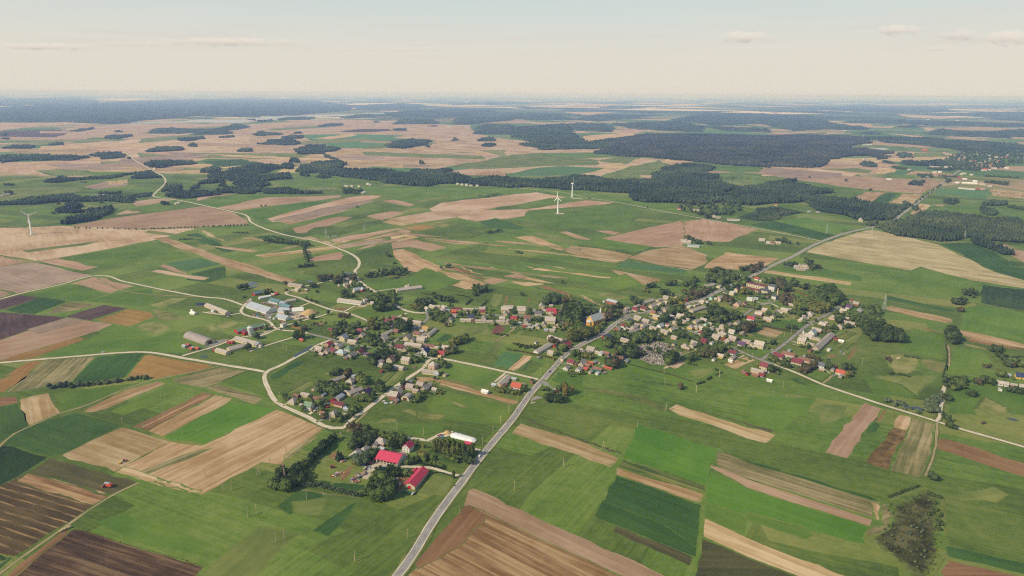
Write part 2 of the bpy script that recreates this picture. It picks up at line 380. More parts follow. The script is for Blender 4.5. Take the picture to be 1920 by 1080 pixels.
fields('Y', '''tn 0,500 50,470 150,460 180,490 260,520 640,520 660,550 1060,590 1380,610 1200,640 1060,715 1000,760 480,720 0,720; gy -500,650 -200,605 0,560 220,545 500,580 640,600 640,640 240,645 0,660 -240,668;
 gt 180,660 380,645 720,662 480,718 0,720 0,700; gy 640,600 860,570 980,580 820,640; sp 620,640 820,622 860,658 480,722 460,722 700,668;
 gy 860,658 1100,600 1200,640 1060,716 960,712 1000,770 700,760 600,740; sp 500,440 540,420 800,400 1200,405 760,440 560,465;
 tn 740,380 1020,360 1020,375 900,395; tn 80,330 500,310 400,335; sp 380,240 780,240 560,265; sp 450,180 800,180 700,200 480,195; sp 870,295 1200,290 1150,305; gt 950,405 1480,380 1920,400 1920,420 1000,410;
 sp 1740,335 1920,335 1920,350; gb 1360,630 1520,635 1900,640 1860,700 1520,700 1480,690''')
fields('Z', '''tn 500,330 760,325 800,350 620,350; tn 950,335 1320,340 1290,360; sp 960,255 1500,280 1300,290 1060,280; sp 720,180 1280,180 1500,190 900,192; sp 1390,215 1920,220 1600,230; sp 1530,245 1740,255 1600,262;
 sp 0,240 130,240 60,255; sp 0,185 430,180 300,190; tn 880,398 1170,420 1140,435; tn 1150,355 1280,365 1200,385; tn 0,405 160,402 160,425 20,425; gb 610,490 700,480 1030,500 1010,520 640,525; g 700,570 1130,500 1920,560 1920,720 1200,720 600,650; tn 840,570 1050,560 1280,560 1200,590 920,590;
 g 500,640 860,590 1920,720 700,720; tn 340,650 480,610 830,600 1000,640 820,660 900,670 640,720 0,720 0,660; tn 1520,445 1650,445 1590,460; gy 1100,545 1300,540 1400,600 1100,590''')
strips(26, 960, 1800, 225, 300, ['tn', 'gy', 'sp', 'gb', 'ds', 'g', 'pk'])
fields('A', '''g 0,525 300,550 860,520 920,560 865,655 740,690 360,810 0,850; gy 0,610 260,600 470,600 470,630 200,660 0,695; gp 470,600 600,570 730,590 540,615; sp 600,570 720,560 725,580 610,592;
 gd 1130,460 1330,445 1560,490 1500,500 1400,480 1250,490; tn 640,760 740,720 830,750; tn 740,685 860,668 990,672 770,712; gb 760,715 940,690 1120,712 830,748;
 tn 1100,640 1340,640 1200,655 1110,680; gb 1000,675 1110,685 1480,640 1730,655 1500,660 1215,720; tn 1210,720 1500,660 1730,655 1920,648 1920,660 1320,735; ds 1550,590 1920,540 1920,620 1640,620; gb 1540,590 1920,530 1920,600 1660,615;
 pk 385,820 640,775 830,750 1150,710 1300,740 1390,785 1405,812 1100,830 740,838 500,832;
 gb 1330,740 1600,700 1920,660 1700,720 1500,780 1530,800 1460,810 1400,770; tn 1500,780 1640,740 1920,668 2030,650 2160,646 2115,668 2030,690 1930,740 1690,798 1530,800; gp 1520,792 1760,735 1980,690 2090,672 2110,684 1930,735 1700,790; pk 1540,795 1620,780 1690,798 1640,815; pk 1640,832 1910,768 1990,770 1850,822 1770,830 1720,865 1660,860;
 tn 0,830 360,820 740,840 1110,835 900,895 850,905 330,1000 200,1020 0,985; gy 120,960 560,905 480,930 160,970; gd 1040,870 1110,860 1340,965 1260,970; gd 1420,880 1540,870 1640,910 1560,925; st 1425,985 1700,955 1920,925 1920,945 1480,1000; pk 1735,1000 1920,965 1920,1010 1745,1022; st 1100,845 1150,845 1290,910 1240,905;
 tn 1640,890 1750,880 1925,925 2190,883 2185,912 1930,948 1780,905; g 0,825 100,835 0,855;''')
fields('B', '''gb 0,600 330,590 560,600 960,610 1190,610 1640,660 1920,700 1920,770 1540,690 1270,655 1100,630 500,690 420,735 250,700 270,650 0,632; tn 225,680 290,672 420,700 380,712; gy 370,690 560,650 620,655 430,700;
 tn 490,725 560,690 1100,630 1270,660 960,705 740,740 560,750; pk 135,765 290,735 360,748 230,790; tn 230,785 500,740 720,730 740,760 430,805;
 gb 960,705 1170,665 1380,668 1050,725; tn 640,770 740,735 1050,725 1380,675 1540,690 940,780 760,795; sp 225,798 300,780 420,805 340,822; oc 350,830 480,808 540,830 400,855; ds 480,800 540,795 640,820 560,835;
 tn -60,890 350,830 400,855 270,880 -60,922; sp 0,905 260,880 0,922; sp 270,880 380,865 440,885 280,912; pk 280,912 410,890 460,910 620,945 500,965 380,940 285,950; gp 0,925 270,890 275,915 0,940;
 gd 770,795 870,775 1040,830 1000,842 830,830; st 285,955 350,950 430,985 540,1040 720,1080 380,1080 300,1000 | 300,960 540,1060;
 sp 975,885 1060,870 1260,945 1245,965 | 1020,880 1250,955; gy 1060,870 1100,850 1370,905 1280,930; st 1245,960 1290,930 1440,945 1640,985 1550,1030 1400,1010 | 1270,960 1550,1020; pk 1220,855 1270,850 1410,895 1380,905; pk 1400,840 1440,835 1580,860 1530,872;
 gb 1390,910 1500,895 1760,935 1650,975; gb 1050,735 1540,695 1700,720 1640,850 1200,840 1000,790''')
fields('C', '''pk 60,530 150,510 430,528 640,560 1060,620 1340,640 1465,568 1240,555 940,540 470,490 430,515; gp 430,515 470,490 900,525 900,545 640,560; tn 700,490 850,458 1180,490 1200,510 1120,530 960,515; gy 760,500 980,495 1070,510 1050,525; sp 1050,520 1100,490 1190,500 1200,515 1130,532; gt 1180,535 1205,508 1285,510 1260,530; st 1250,532 1295,510 1440,520 1530,530 1500,548;
 st 940,680 1030,630 1150,630 1050,700; gd 1055,692 1150,632 1230,640 1150,690; st 1160,690 1235,640 1350,645 1290,700; gb 690,600 1025,622 940,680 790,650; g 1370,700 1450,620 1920,560 1920,790 1330,760;
 st 1270,755 1340,690 1400,705 1340,762; tn 1400,700 1480,700 1460,712; gt 1435,610 1715,610 1720,672 1420,640; st 1720,622 1760,610 1920,630 1920,668 1740,652; gb 1410,725 1600,690 1920,740 1920,790 1370,750; gb 370,805 700,765 970,830 800,900; gd 370,815 490,785 880,878 790,900; sc 290,775 500,705 700,745 420,795; gb 500,710 620,690 720,705 740,740 660,730;
 gb 1200,800 1440,820 1430,860 1230,820; gd 1440,920 1640,912 1920,1060 1920,1150 1760,1080; pk 1720,920 1830,925 1920,960 1920,1030 1840,985; gb 1830,925 1920,925 1920,955;
 pk 0,795 130,780 425,840 260,912 0,900; sl 690,968 860,895 1050,838 1160,860 1440,925 1760,1080 1920,1125 1920,1172 1430,1100 1150,1050 | 700,968 1900,1140; gb 70,480 480,470 430,520 140,510; gy 200,560 430,565 330,620 260,600''')
fields('0', '''pk 1127,447 1187,433 1282,412 1282,454 1280,462 1230,464 | 1127,447 1280,412; st 1173,483 1222,468 1282,461 1328,478 1322,496 1300,505 1230,496 | 1173,483 1320,500; st 1318,503 1330,490 1360,472 1462,484 1420,509 1380,506 | 1330,490 1462,484;
 tn 1184,487 1230,497 1300,505 1296,509 1200,494''')
fields('G', '''st 0,0 190,0 610,160 700,200 520,250 440,258 220,197 370,162 20,12 | 60,0 640,190; bs 190,0 330,0 650,130 600,160 | 250,0 620,145; sp 330,0 420,0 740,120 655,132; pk 620,150 980,80 1190,100 770,195 700,200; st 920,175 1130,115 1490,190 1110,222; sp 650,0 740,0 1180,95 1000,80; sp 1050,0 1170,0 1390,50 1340,65; sp 1360,0 1480,0 1580,20 1540,28; br 1220,222 1350,215 1640,320 1580,325; gd 1150,225 1220,222 1580,325 1500,325; st 1660,325 1740,320 1920,392 1920,425;
 rd 700,762 800,645 930,650 850,740 780,765 | 700,762 800,645; gy 380,740 520,650 720,640 660,740 470,800; gy 690,420 740,300 880,310 850,400 780,470; br 850,440 870,330 960,315 900,420; gb 980,430 1040,340 1120,340 1080,440; br 1100,440 1140,345 1165,340 1125,440; rw 1000,760 1080,690 1160,700 1080,790; br 940,770 1030,690 1060,690 980,780; ds 620,760 680,680 720,690 650,760''')
fields('H', '''st 215,445 330,440 620,582 560,580; gd 190,455 215,445 560,580 480,570; st 560,140 700,160 1215,265 1000,332; ds 430,420 640,405 870,470 640,510 600,480; gy 700,400 860,380 1000,440 870,465; gb 300,330 800,200 1000,330 700,390; gt 800,50 1500,160 1450,200 680,130; ds 1310,250 1460,280 1420,295; br 1110,900 1180,890 1400,960 1370,970''')
fields('D', '''g 640,232 1490,132 1920,280 1920,480 1400,425 720,268; gb 430,135 1140,5 1490,130 640,232; pk 265,155 430,135 750,200 620,232; pk 0,120 225,160 0,200; gp 0,200 240,165 700,262 460,325 130,402 0,370; pk 0,375 130,405 0,432; gt 1245,175 1510,135 1660,180 1420,240 1390,235; pk 1170,190 1235,180 1415,250 1360,265; gd 1390,300 1440,250 1680,190 1700,280 1560,320;
 pk 525,325 700,275 1015,345 830,400; gb 200,412 520,330 830,402 640,470 560,465; gb 600,465 830,402 1150,360 1180,470 1080,505; gd 35,525 290,430 510,460 250,560; dp 0,450 150,410 295,430 40,525 0,520; sg 430,492 530,465 740,485 560,530 330,560; dp 485,575 780,485 965,510 670,605; oc 720,600 960,515 1225,555 970,650 850,630; ds 985,650 1150,600 1310,660 1160,720; ds 1100,490 1300,430 1450,430 1200,520; ds 1080,510 1230,520 1430,590 1220,620 1130,540;
 dp 0,540 260,560 500,580 0,752; pk 0,752 500,580 850,630 600,725 0,905 | 0,752 600,640; gp 200,670 500,582 640,600 300,700; oc 0,905 600,725 640,745 230,890 0,922 | 0,910 600,730;
 gb 230,892 640,747 860,640 1000,650 1160,720 1310,660 1370,690 1640,780 1370,860 1060,835; ds 1500,640 1720,600 1900,610 1700,690 1560,700''')
fields('0', '''st 287,447 310,444 357,460 430,485 558,525 545,530 524,528 440,505 380,482 | 300,445 540,527''')
fields('E', '''ds 450,780 640,710 800,740 720,810 560,830; oc 1280,800 1380,770 1540,850 1480,855; pv 420,960 640,930 730,960 560,1000 420,1060 340,1060; pv 980,590 1100,500 1180,530 1210,600 1180,640 1160,730 1100,740 1020,650; gr 1260,590 1500,600 1640,650 1560,700 1400,720 1200,720 1180,650; gr 940,870 1130,830 1190,830 1080,890 980,920; gr 375,640 440,610 520,640 480,665; st 1530,620 1600,610 1640,650 1560,670; rd 1180,550 1000,520 1010,540 1120,600; br 860,640 980,610 900,650; sd 1420,420 1500,400 1560,420; ds 1400,180 1540,160 1480,210''')
fields('F', '''gb 500,520 700,460 1200,520 860,600 780,600; gb 720,200 1250,100 1420,10 1810,165 1560,280 1100,290 900,280; ds 970,125 1000,100 1240,90 1250,105 1150,130; br 370,460 640,440 560,490 400,490; br 120,650 250,630 320,620 250,660; sd 640,450 760,400 860,400 770,440 740,460; gy 1600,800 1720,760 1850,700 1900,760 1700,830; gd 1520,860 1640,760 1760,760 1700,830; g 1520,700 1900,560 1920,640 1700,760''')
fields('J', '''gd 30,275 290,120 460,85 80,335; rw 130,460 405,310 560,348 400,440 180,492 | 150,460 405,315; br 410,312 440,305 560,345 540,350; rw 1175,385 1390,195 1570,215 1500,300 1340,425 1260,410 | 1200,390 1390,200; sg 1390,195 1420,190 1250,340 1180,370; ds 1210,805 1290,750 1470,740 1460,800; ds 1480,665 1600,630 1920,715 1920,775 1700,740; br 570,135 740,70 780,75 640,130; gd 580,140 700,75 740,70 600,145; br 900,165 960,120 990,125 930,165; gd 820,190 900,120 960,115 860,190; ds 650,245 700,222 720,230 670,258; rw 960,520 1010,490 1200,540 1180,560 1100,560; gb 1400,860 1580,800 1920,900 1860,960''')
fields('K', '''sp 1025,437 1210,275 1318,285 1115,462 | 1030,437 1210,277; st 0,520 160,520 560,620 1170,800 1130,845 700,725 230,602 0,592 | 0,550 1150,820; br 270,547 330,540 770,655 740,668; gy 690,352 870,100 1010,130 850,380; gd 1140,452 1310,305 1340,312 1190,472; gt 860,390 990,230 1200,265 1040,430; rw 340,400 400,370 450,362 400,410; sg 270,410 330,370 390,360 340,400; gb 240,420 420,370 990,475 830,600 760,650 330,540; gb 100,860 200,630 690,740 1160,850 1000,1080 250,1010; ds 0,900 250,930 380,950 250,1010 100,1010 0,990; ds 360,790 450,800 620,870 520,870; vg 230,602 700,725 1130,845 1060,850 700,745 260,630; sg 1380,800 1520,770 1690,765 1680,785 1480,800; gb 1500,560 1640,450 1900,480 1900,760 1760,780 1740,640;
 vg 1020,210 1250,240 1560,310 1540,330 1230,260''')
fields('L', '''gb 700,500 880,460 1550,690 1480,740 1100,640 760,560; gd 730,625 1000,670 1420,740 1430,775 1000,690; gb 380,300 440,250 560,220 560,290 520,320; gb 460,430 560,400 640,440 580,480; sd 1205,545 1290,480 1380,455 1490,470 1400,540 1350,555 1300,530 1240,555; ds 1370,330 1500,340 1420,420 1380,380; gy 1500,560 1800,540 1780,600 1600,690; g 100,740 600,720 1200,800 1800,860 1240,1060 600,1060 250,1000 200,850; vg 200,735 700,800 1000,860 1280,1000 1200,1030 800,880; gd 780,640 1300,720 1420,770 1000,690''')
fields('M', '''st 705,382 810,315 1022,375 905,457 | 730,390 900,440; st 335,742 595,650 715,690 480,797 | 340,742 595,652; ds 500,400 640,380 700,420 640,440; br 1690,690 1790,540 1860,565 1780,700; br 1480,640 1560,625 1670,650 1560,670; gb 740,250 900,230 1150,230 1320,300 1230,340 960,330; rw 1500,460 1700,340 1900,400 1860,540 1640,600; gy 1640,600 1700,560 1760,600 1700,640; ds 1300,480 1360,440 1440,460; gb 600,610 760,540 900,580 780,660; gb 1240,850 1440,770 1600,840 1460,930; g 860,900 1100,860 1400,980 1400,1020 1000,900; gd 1000,880 1180,900 1420,1010 1200,960''')
fields('I', '''sp 800,160 900,165 1790,292 1770,332 1560,300 1200,250 790,190 | 800,170 1780,310; gd 1400,150 1600,170 1880,230 1860,245 1500,180; gb 820,140 1000,60 1920,220 1920,300 900,150; gb 270,560 560,590 480,680 320,640; gb 1050,440 1100,405 1290,440 1240,500 1120,480; pv 830,490 900,480 890,540 850,550''')
fields('S', '''st 385,272 870,378 880,422 620,370 390,312 | 390,290 870,400; br 440,392 460,388 830,482 830,492; sp 915,455 1100,490 1389,560 1389,592 1100,540 920,492 | 915,470 1389,575; gd 395,205 890,318 880,336 390,235; sc 1085,130 1389,165 1450,175 1450,330 1389,320 1070,262; gb 640,0 1080,120 1060,190 880,230 400,90; gb 920,290 1080,270 1389,330 1389,540 900,450; bs 930,500 1100,530 1389,600 1389,610 1000,545; ds 940,545 1130,590 1120,610 960,570; ds 330,640 480,620 650,650 660,720 560,790 430,770 380,700; sd 455,660 500,645 495,665 470,672; ds 660,660 840,690 810,790 700,760 620,690; gy 330,780 800,780 640,960 200,800; gb 200,770 500,850 640,960 300,930; gb 830,900 1060,830 1389,860 1389,1080 800,1080; ds 1020,1030 1100,930 1280,1020 1300,1080 1050,1080; gb 870,580 1100,600 1180,700 1000,780 830,780; gb 560,430 830,500 820,680 660,650 460,600''')
fields('O', '''g 0,125 155,117 0,212; oc 0,212 155,117 255,108 30,287 0,287 | 0,270 200,112; sg 30,287 255,108 545,86 395,237 200,265 60,290 | 60,280 250,115; gd 395,237 545,86 760,62 822,63 700,207 560,222 | 400,230 545,90; oc 822,66 1000,105 1235,140 1080,175 870,213 705,207 | 822,70 1200,150; gb 280,290 820,224 700,268 430,383 355,398;
 st 100,318 275,290 345,398 165,476 | 190,305 240,450; br 0,315 95,310 105,345 0,366; gd 0,368 105,348 160,478 70,520 0,545; st 440,400 720,270 890,225 935,237 600,380 520,400 | 440,400 890,228; sg 935,217 1255,143 1388,165 1150,262 1020,240 | 940,217 1255,145; sg 1150,262 1230,240 1485,315 1440,356 | 1160,265 1480,318; gb 1240,236 1385,168 1490,182 1500,250 1545,345 1480,312; g 450,400 940,236 1150,284 740,470 690,476 420,430; gb 600,400 940,240 1100,275 700,420;
 br 740,481 1145,284 1215,300 830,506; bs 780,480 1150,300 1200,305 830,495; st 830,506 1215,300 1310,320 1280,346 910,536 | 830,506 1215,300; gs 910,540 1290,342 1440,358 1565,380 1140,583 960,560; gd 0,545 160,478 430,400 690,476 345,640 270,645 0,580; gk -80,540 0,580 275,650 0,812 -80,850;
 st 345,640 690,482 960,562 640,737 | 345,640 640,737; st 640,737 960,562 1140,585 1555,383 1842,490 1580,697 1470,680 1125,868 | 1125,868 1842,490; sg 760,740 1120,610 1200,600 800,760; sp 640,737 700,705 1140,840 1125,868; sg 1600,640 1820,490 1842,490 1590,690''')
fields('P', '''od 385,150 1040,340 880,420 830,440 215,265 | 215,265 830,440; sw 0,360 215,265 830,440 100,897 -200,840 -200,480 | 215,265 830,440; st 225,272 235,268 830,432 820,440; st 180,300 195,295 540,400 530,405; st 120,310 140,308 695,490 685,498; st 380,370 395,368 740,450 730,458; bs 120,330 215,265 830,440 700,510; gd -200,850 100,900 0,990 -200,1100; gk -200,855 0,875 80,905 0,950;
 g 545,680 830,450 1040,342 1500,440 1920,222 2600,500 1920,800 1530,975; gb 700,640 900,560 1300,660 1600,800 1500,900 1000,790; bk -60,1100 50,1040 480,690 560,685 1000,815 1440,940 1530,975 1380,1160 -60,1160 | 560,690 1440,950; br 50,1030 480,690 560,685 130,1040 60,1060; gy 1540,960 1920,640 2300,700 1800,1200 1380,1160''')
fields('N', '''gd 150,680 300,565 520,570 470,700 250,740; gd 540,900 420,860 560,760 780,630 700,740; gy 260,640 560,600 480,760 280,740; gd 390,470 820,520 800,590 640,560 420,500; g 400,430 740,170 760,250 620,290 440,480; br 610,485 700,375 770,372 660,485; gr 870,330 1060,345 1100,380 960,390 900,410 840,475 790,475 800,430 850,370; gd 1270,260 1330,250 1560,320 1500,360 1340,330; br 1500,345 1530,305 1565,310 1520,350; sp 1280,320 1335,268 1345,272 1290,325; dp 1350,310 1400,285 1420,290 1370,320; gd 1200,355 1220,335 1400,380 1420,405 1350,410; gy 1200,590 1330,430 1490,450 1500,480 1450,590 1390,610; br 1040,500 1090,445 1150,460 1110,520 1100,560 1050,560; gr 1180,560 1270,420 1310,420 1230,550; dp 1050,560 1180,570 1180,600 1050,575; gb 1000,40 1420,60 1400,130 1330,180 1040,130; gb 1480,240 1740,230 1740,250 1680,260 1500,200; rw 1200,210 1310,200 1290,240 1220,250; pv 1085,260 1130,250 1140,320 1110,340 1060,270; sg 300,545 800,605 790,620 310,560;''')  # dark green strip just behind the long hedge is the hedge's shadow, painted
fields('Q', '''g 0,490 290,182 620,280 920,402 790,702 1430,962 1410,1080 1250,1080 25,520; st 265,176 325,112 640,200 945,332 915,402 600,290 | 280,150 930,370; od 330,86 400,92 500,135 965,297 958,322 640,205; g 380,85 440,60 760,20 1060,100 970,295 500,130; gs 1060,110 1580,275 1500,507 970,332; rw 968,342 1497,512 1487,557 942,387 | 968,342 1497,512; st 930,390 1482,562 1477,627 925,437 | 930,410 1480,590; gk 927,442 1477,632 1437,962 790,702; gd 927,442 1477,632 1437,962 790,702 | 790,702 1437,962; gd 840,600 1200,740 1440,900 1437,962 790,702 | 790,702 1437,962; od 930,760 1420,960 1400,1020 900,800;
 pk -10,540 25,520 1250,1082 1400,1150 1120,1150 -40,635 | 25,520 1250,1082; bs -40,640 0,632 960,1080 1120,1150 -450,1150 -320,1010 | 0,632 960,1080; br -40,640 0,632 120,700 -60,900 -330,1040 -350,1000; gd 1500,560 1510,460 1920,600 1920,720 1500,610; gb 1480,640 1500,615 1755,700 1755,830 1480,720''')
fields('R', '''gb 0,0 430,10 380,100 200,225 0,165; g 440,20 690,45 600,170 465,345 810,420 1030,500 830,640 0,385 180,240; gy 380,70 460,50 620,60 560,160 440,190; pk 465,345 700,46 806,82 600,383 | 465,345 700,46; br 755,157 812,80 842,100 800,166; gd 710,222 760,160 805,170 760,240; so 705,400 870,195 960,215 850,452 780,430 | 705,400 870,195; st 870,195 905,115 985,135 960,215; sg 855,452 960,215 985,135 1128,178 1115,260 1065,440 1032,496 | 870,450 985,140; st 845,450 950,230 965,235 870,452; br 1125,260 1200,265 1652,405 1800,450 1800,540 1652,490 1400,412 1120,320 | 1125,290 1652,440;
 st 0,195 0,185 180,240 120,292 0,262 -120,215 -400,125 -470,85 -420,55 -250,110 | -420,70 150,250; od -400,50 0,165 210,225 200,242 0,185 -250,110 -330,60; gd 0,385 810,635 805,648 0,402; sg -180,325 0,400 812,645 797,750 0,500 -190,440 | 0,450 797,690; sp 735,630 812,645 797,750 750,745; pk -215,400 0,500 752,745 737,787 0,556 -220,432 | 0,520 740,770; gs -220,450 0,556 730,790 700,860 720,900 0,720 -250,640; gb 0,690 330,780 410,840 360,870 0,750; g -250,660 0,720 720,900 960,1060 980,1150 640,1150 0,850 -240,740; sp -255,742 -235,735 0,850 610,1085 760,1150 540,1150 300,1080 0,966 -260,845 | 0,850 610,1085; od -270,850 0,970 300,1085 420,1150 -350,1150 -300,1040;
 bg 835,640 1000,560 1065,540 1170,600 1190,950 1130,1085 1100,1150 960,1100 880,1000 700,880 715,820 800,760; gy 840,620 1060,530 1080,560 860,640; sg 800,650 850,650 880,720 860,800 720,870 710,810 800,755; g 1110,330 1400,420 1652,495 1800,540 1800,1060 1652,1070 1200,960 1180,600 1060,500; gd 1180,900 1652,1000 1800,1040 1800,1080 1652,1070 1200,965; gy 1240,590 1480,540 1580,600 1500,650 1260,640; br 1200,985 1450,1040 1652,1085 1800,1150 1140,1150 1150,1050; vg 1160,600 1180,610 1200,960 1130,1090 1110,1090 1185,950''')
for (x0, x1, y0, y1), th, cnt in (((780, 1120, 415, 525), TH1, 9), ((560, 720, 425, 500), TH2, 4), ((280, 540, 440, 520), TH1, 4)):      # single narrow strips among the meadows
    for _ in range(cnt):
        c = np.array(U(RNG.uniform(x0, x1), RNG.uniform(y0, y1))); L, W = RNG.uniform(60, 150), RNG.uniform(5, 11); a = np.array([math.cos(th), math.sin(th)]); b = np.array([-a[1], a[0]])
        sheet('field', np.array([c - a * L - b * W, c + a * L - b * W, c + a * L * .95 + b * W, c - a * L * 1.05 + b * W]), FM[['st', 'sp', 'tn', 'pk', 'gy'][RNG.integers(5)]], nextz(), a)
# ---------------------------------------------------------------- roads, tracks, water
def road_surface(name, c1, c2, rut=.4):
    m, q, b = newmat(name, .92, .15)
    uv = q.new('ShaderNodeTexCoord').outputs['UV']; w = q.new('ShaderNodeNewGeometry').outputs['Position']
    sx = q.new('ShaderNodeSeparateXYZ'); q.l.new(uv, sx.inputs[0])
    t = q.math('ADD', q.noise(w, .09, 4, .6), q.math('MULTIPLY', q.math('SUBTRACT', q.noise(w, 1.2, 3), .5), .5))
    ru = q.math('ABSOLUTE', q.math('SUBTRACT', q.math('ABSOLUTE', q.math('SUBTRACT', sx.outputs[0], .5)), .23))
    t = q.math('ADD', t, q.mr(ru, 0, .12, rut * .5, -rut * .3))
    q.l.new(q.ramp(t, [(.25, lin(c1)), (.8, lin(c2))]), b.inputs['Base Color']); return m
M_ASPH = road_surface('asphalt', '#837d76', '#a19a92')
M_GRAV = road_surface('gravel_road', '#bfb096', '#dccfb5')
M_DIRT = road_surface('dirt_track', '#90805a', '#b3a07c', .8)
M_MARK = plain('road_paint', '#c9c6be', var=.15)
def smooth_line(P, seg):
    P = np.asarray(P); out = []
    n = len(P)
    for i in range(n - 1):
        p0 = P[max(i - 1, 0)]; p1 = P[i]; p2 = P[i + 1]; p3 = P[min(i + 2, n - 1)]
        k = max(2, min(12, int(np.linalg.norm(p2 - p1) / seg)))
        # centripetal-like tangents keep the bends tight
        L = np.linalg.norm(p2 - p1)
        def tan(a, b, c):
            d1 = b - a; d2 = c - b; l1 = np.linalg.norm(d1); l2 = np.linalg.norm(d2)
            if l1 < 1e-6: return d2 / max(l2, 1e-6)
            if l2 < 1e-6: return d1 / l1
            t = d1 / l1 + d2 / l2; return t / max(np.linalg.norm(t), 1e-6)
        t1 = tan(p0, p1, p2) * L; t2 = tan(p1, p2, p3) * L
        for j in range(k):
            s = j / k; h1 = 2 * s**3 - 3 * s**2 + 1; h2 = s**3 - 2 * s**2 + s; h3 = -2 * s**3 + 3 * s**2; h4 = s**3 - s**2
            out.append(h1 * p1 + h2 * t1 + h3 * p2 + h4 * t2)
    out.append(P[-1]); return np.array(out)
ROADS = []
def ribbon(name, P, w, mat, z, seg=12, off=0.0, jit=0.0):
    C = smooth_line(P, seg); d = np.gradient(C, axis=0); d /= np.maximum(np.linalg.norm(d, axis=1, keepdims=True), 1e-6)
    nn = np.stack([-d[:, 1], d[:, 0]], 1)
    wl = w / 2 + RNG.normal(0, jit, (len(C), 1)); wr = w / 2 + RNG.normal(0, jit, (len(C), 1))
    A = C + nn * (off + wl); B = C + nn * (off - wr); n = len(C)
    V = np.zeros((2 * n, 3)); V[0::2, :2] = A; V[1::2, :2] = B; V[:, 2] = z
    F = [(2 * i, 2 * i + 1, 2 * i + 3, 2 * i + 2) for i in range(n - 1)]
    o = C[0]; V[:, 0] -= o[0]; V[:, 1] -= o[1]
    me = mesh_np(name, V, F, mats=[mat])
    uv = me.uv_layers.new(name='UVMap'); s = np.concatenate([[0], np.cumsum(np.linalg.norm(np.diff(C, axis=0), axis=1))])
    U_ = np.zeros((len(F) * 4, 2))
    for i in range(n - 1): U_[4 * i:4 * i + 4] = [(1, s[i]), (0, s[i]), (0, s[i + 1]), (1, s[i + 1])]
    uv.data.foreach_set('uv', U_.astype(np.float32).ravel())
    ob = link(name, me, loc=(o[0], o[1], 0)); ob['kind'] = 'structure'; ROADS.append((C, w)); return ob
ZBASE[:] = [ZL[0] + .004, .003]; print('FIELD LEVELS', ZL[0])
def road(name, txt, w, mat, verge=2.0, t='0', z=None):
    P = ptsw(t, txt)
    if verge: ribbon('road_verge', P, w + verge * 2, FM['vg'], rz(), jit=.5)
    return ribbon(name, P, w, mat, rz() if z is None else z, jit=.25 if mat is not M_ASPH else .05)
MAIN = '''725,1105 745,1080 767,1050 817,970 865,905 905,852 960,787 997,735 1018,712 1040,688 1058,668 1087,648 1132,625 1150,610 1177,595 1213,585
 1273,572 1313,562 1347,546 1383,530 1413,516 1450,497 1488,480 1515,465 1543,452 1590,436 1630,427 1667,418 1690,402 1710,388 1740,364 1767,344 1785,330 1800,319'''
T_ = M_DIRT
for w, tx in ((2, '-10,846 27,813 55,800 117,773 147,765 233,730 287,712 360,698 417,685'), (2.2, '-30,1100 0,1075 112,995 208,930 260,905'), (2, '1757,793 1753,845 1735,893'),
             
              (2.5, '0,423 50,428 60,437'), (3, '1050,400 1075,394 1153,380'), (2.5, '437,397 510,385 637,367'), (2.5, '0,480 20,484 60,491 112,484'), (2, '1273,675 1276,668 1287,662 1307,657'),
              (2.5, '1540,720 1552,712 1560,704'), (2.5, '1780,687 1779,660 1777,648'), (2, '1050,585 1054,570 1050,560'), (2.5, '968,612 960,620 930,640'), (2, '390,558 240,547 180,520'), (2, '650,810 690,770')):
    road('dirt_track', tx, w, T_, 1.0)
GR = [(6, '235,285 248,297 290,322 305,330 310,343 293,360 288,368 300,371 333,375 390,387 437,397 460,403 473,418 533,440 593,452 640,468 660,477 672,487 670,503 667,505 667,517 680,532 708,550 725,562 740,571 760,582 777,586 800,587'),
 (5.5, '-40,683 0,680 120,670 257,660 282,661 337,670 425,685 480,694 500,698'),
 (5.5, '640,630 615,639 607,642 567,663 520,688 505,694 497,701 496,712 501,725 520,755 543,767 567,777 643,802 655,790 683,770 722,740 753,717 795,688 804,676 812,673'),
 (4.5, '-10,563 0,561 32,552 112,534 180,517 233,528 320,546 383,557 418,560 458,573'),
 (5, '788,668 812,672 830,673 863,679 947,697 1013,712'),
 (4.5, '705,812 728,815 760,820 810,827 870,838 912,847'), (4, '752,875 805,877 825,882 850,890 880,896'),
 (4.5, '577,625 570,623 520,617 503,602 453,587 458,573 470,560'), (4, '453,587 430,590 400,588 380,585'),
 (4, '342,667 410,647 440,635 470,630 487,630 508,622 520,617'), (3.5, '468,659 508,645 552,632'), (3.5, '522,615 557,604 603,592 623,584'),
 (4.5, '610,528 557,541 535,549 560,558 593,571 627,582 645,585 688,601 702,607 763,587'), (3.5, '645,585 668,573 690,569'), (3.5, '640,523 610,528'), (3, '582,567 562,575'),
 (3, '706,546 740,541'), (3, '742,638 733,645 720,655'), (3.5, '580,777 610,757 620,757'), (3, '1300,623 1340,612'), (3, '928,716 947,700'),
 (4.5, '1450,683 1488,697 1545,722 1598,740 1640,754 1753,789 1787,800 1920,838 1990,860'), (4, '1755,789 1759,787 1763,765 1767,752 1768,735 1772,722'),
 (4, '963,352 1050,360 1100,370 1160,380 1280,403 1403,425 1540,452'), (4, '800,827 850,810 833,818'), (3, '1355,548 1370,552 1380,548'), (3.5, '1460,576 1440,568 1427,571'),(3.5,'985,738 1000,745')]
for w, tx in GR: road('gravel_road', tx, w, M_GRAV, 1.6)
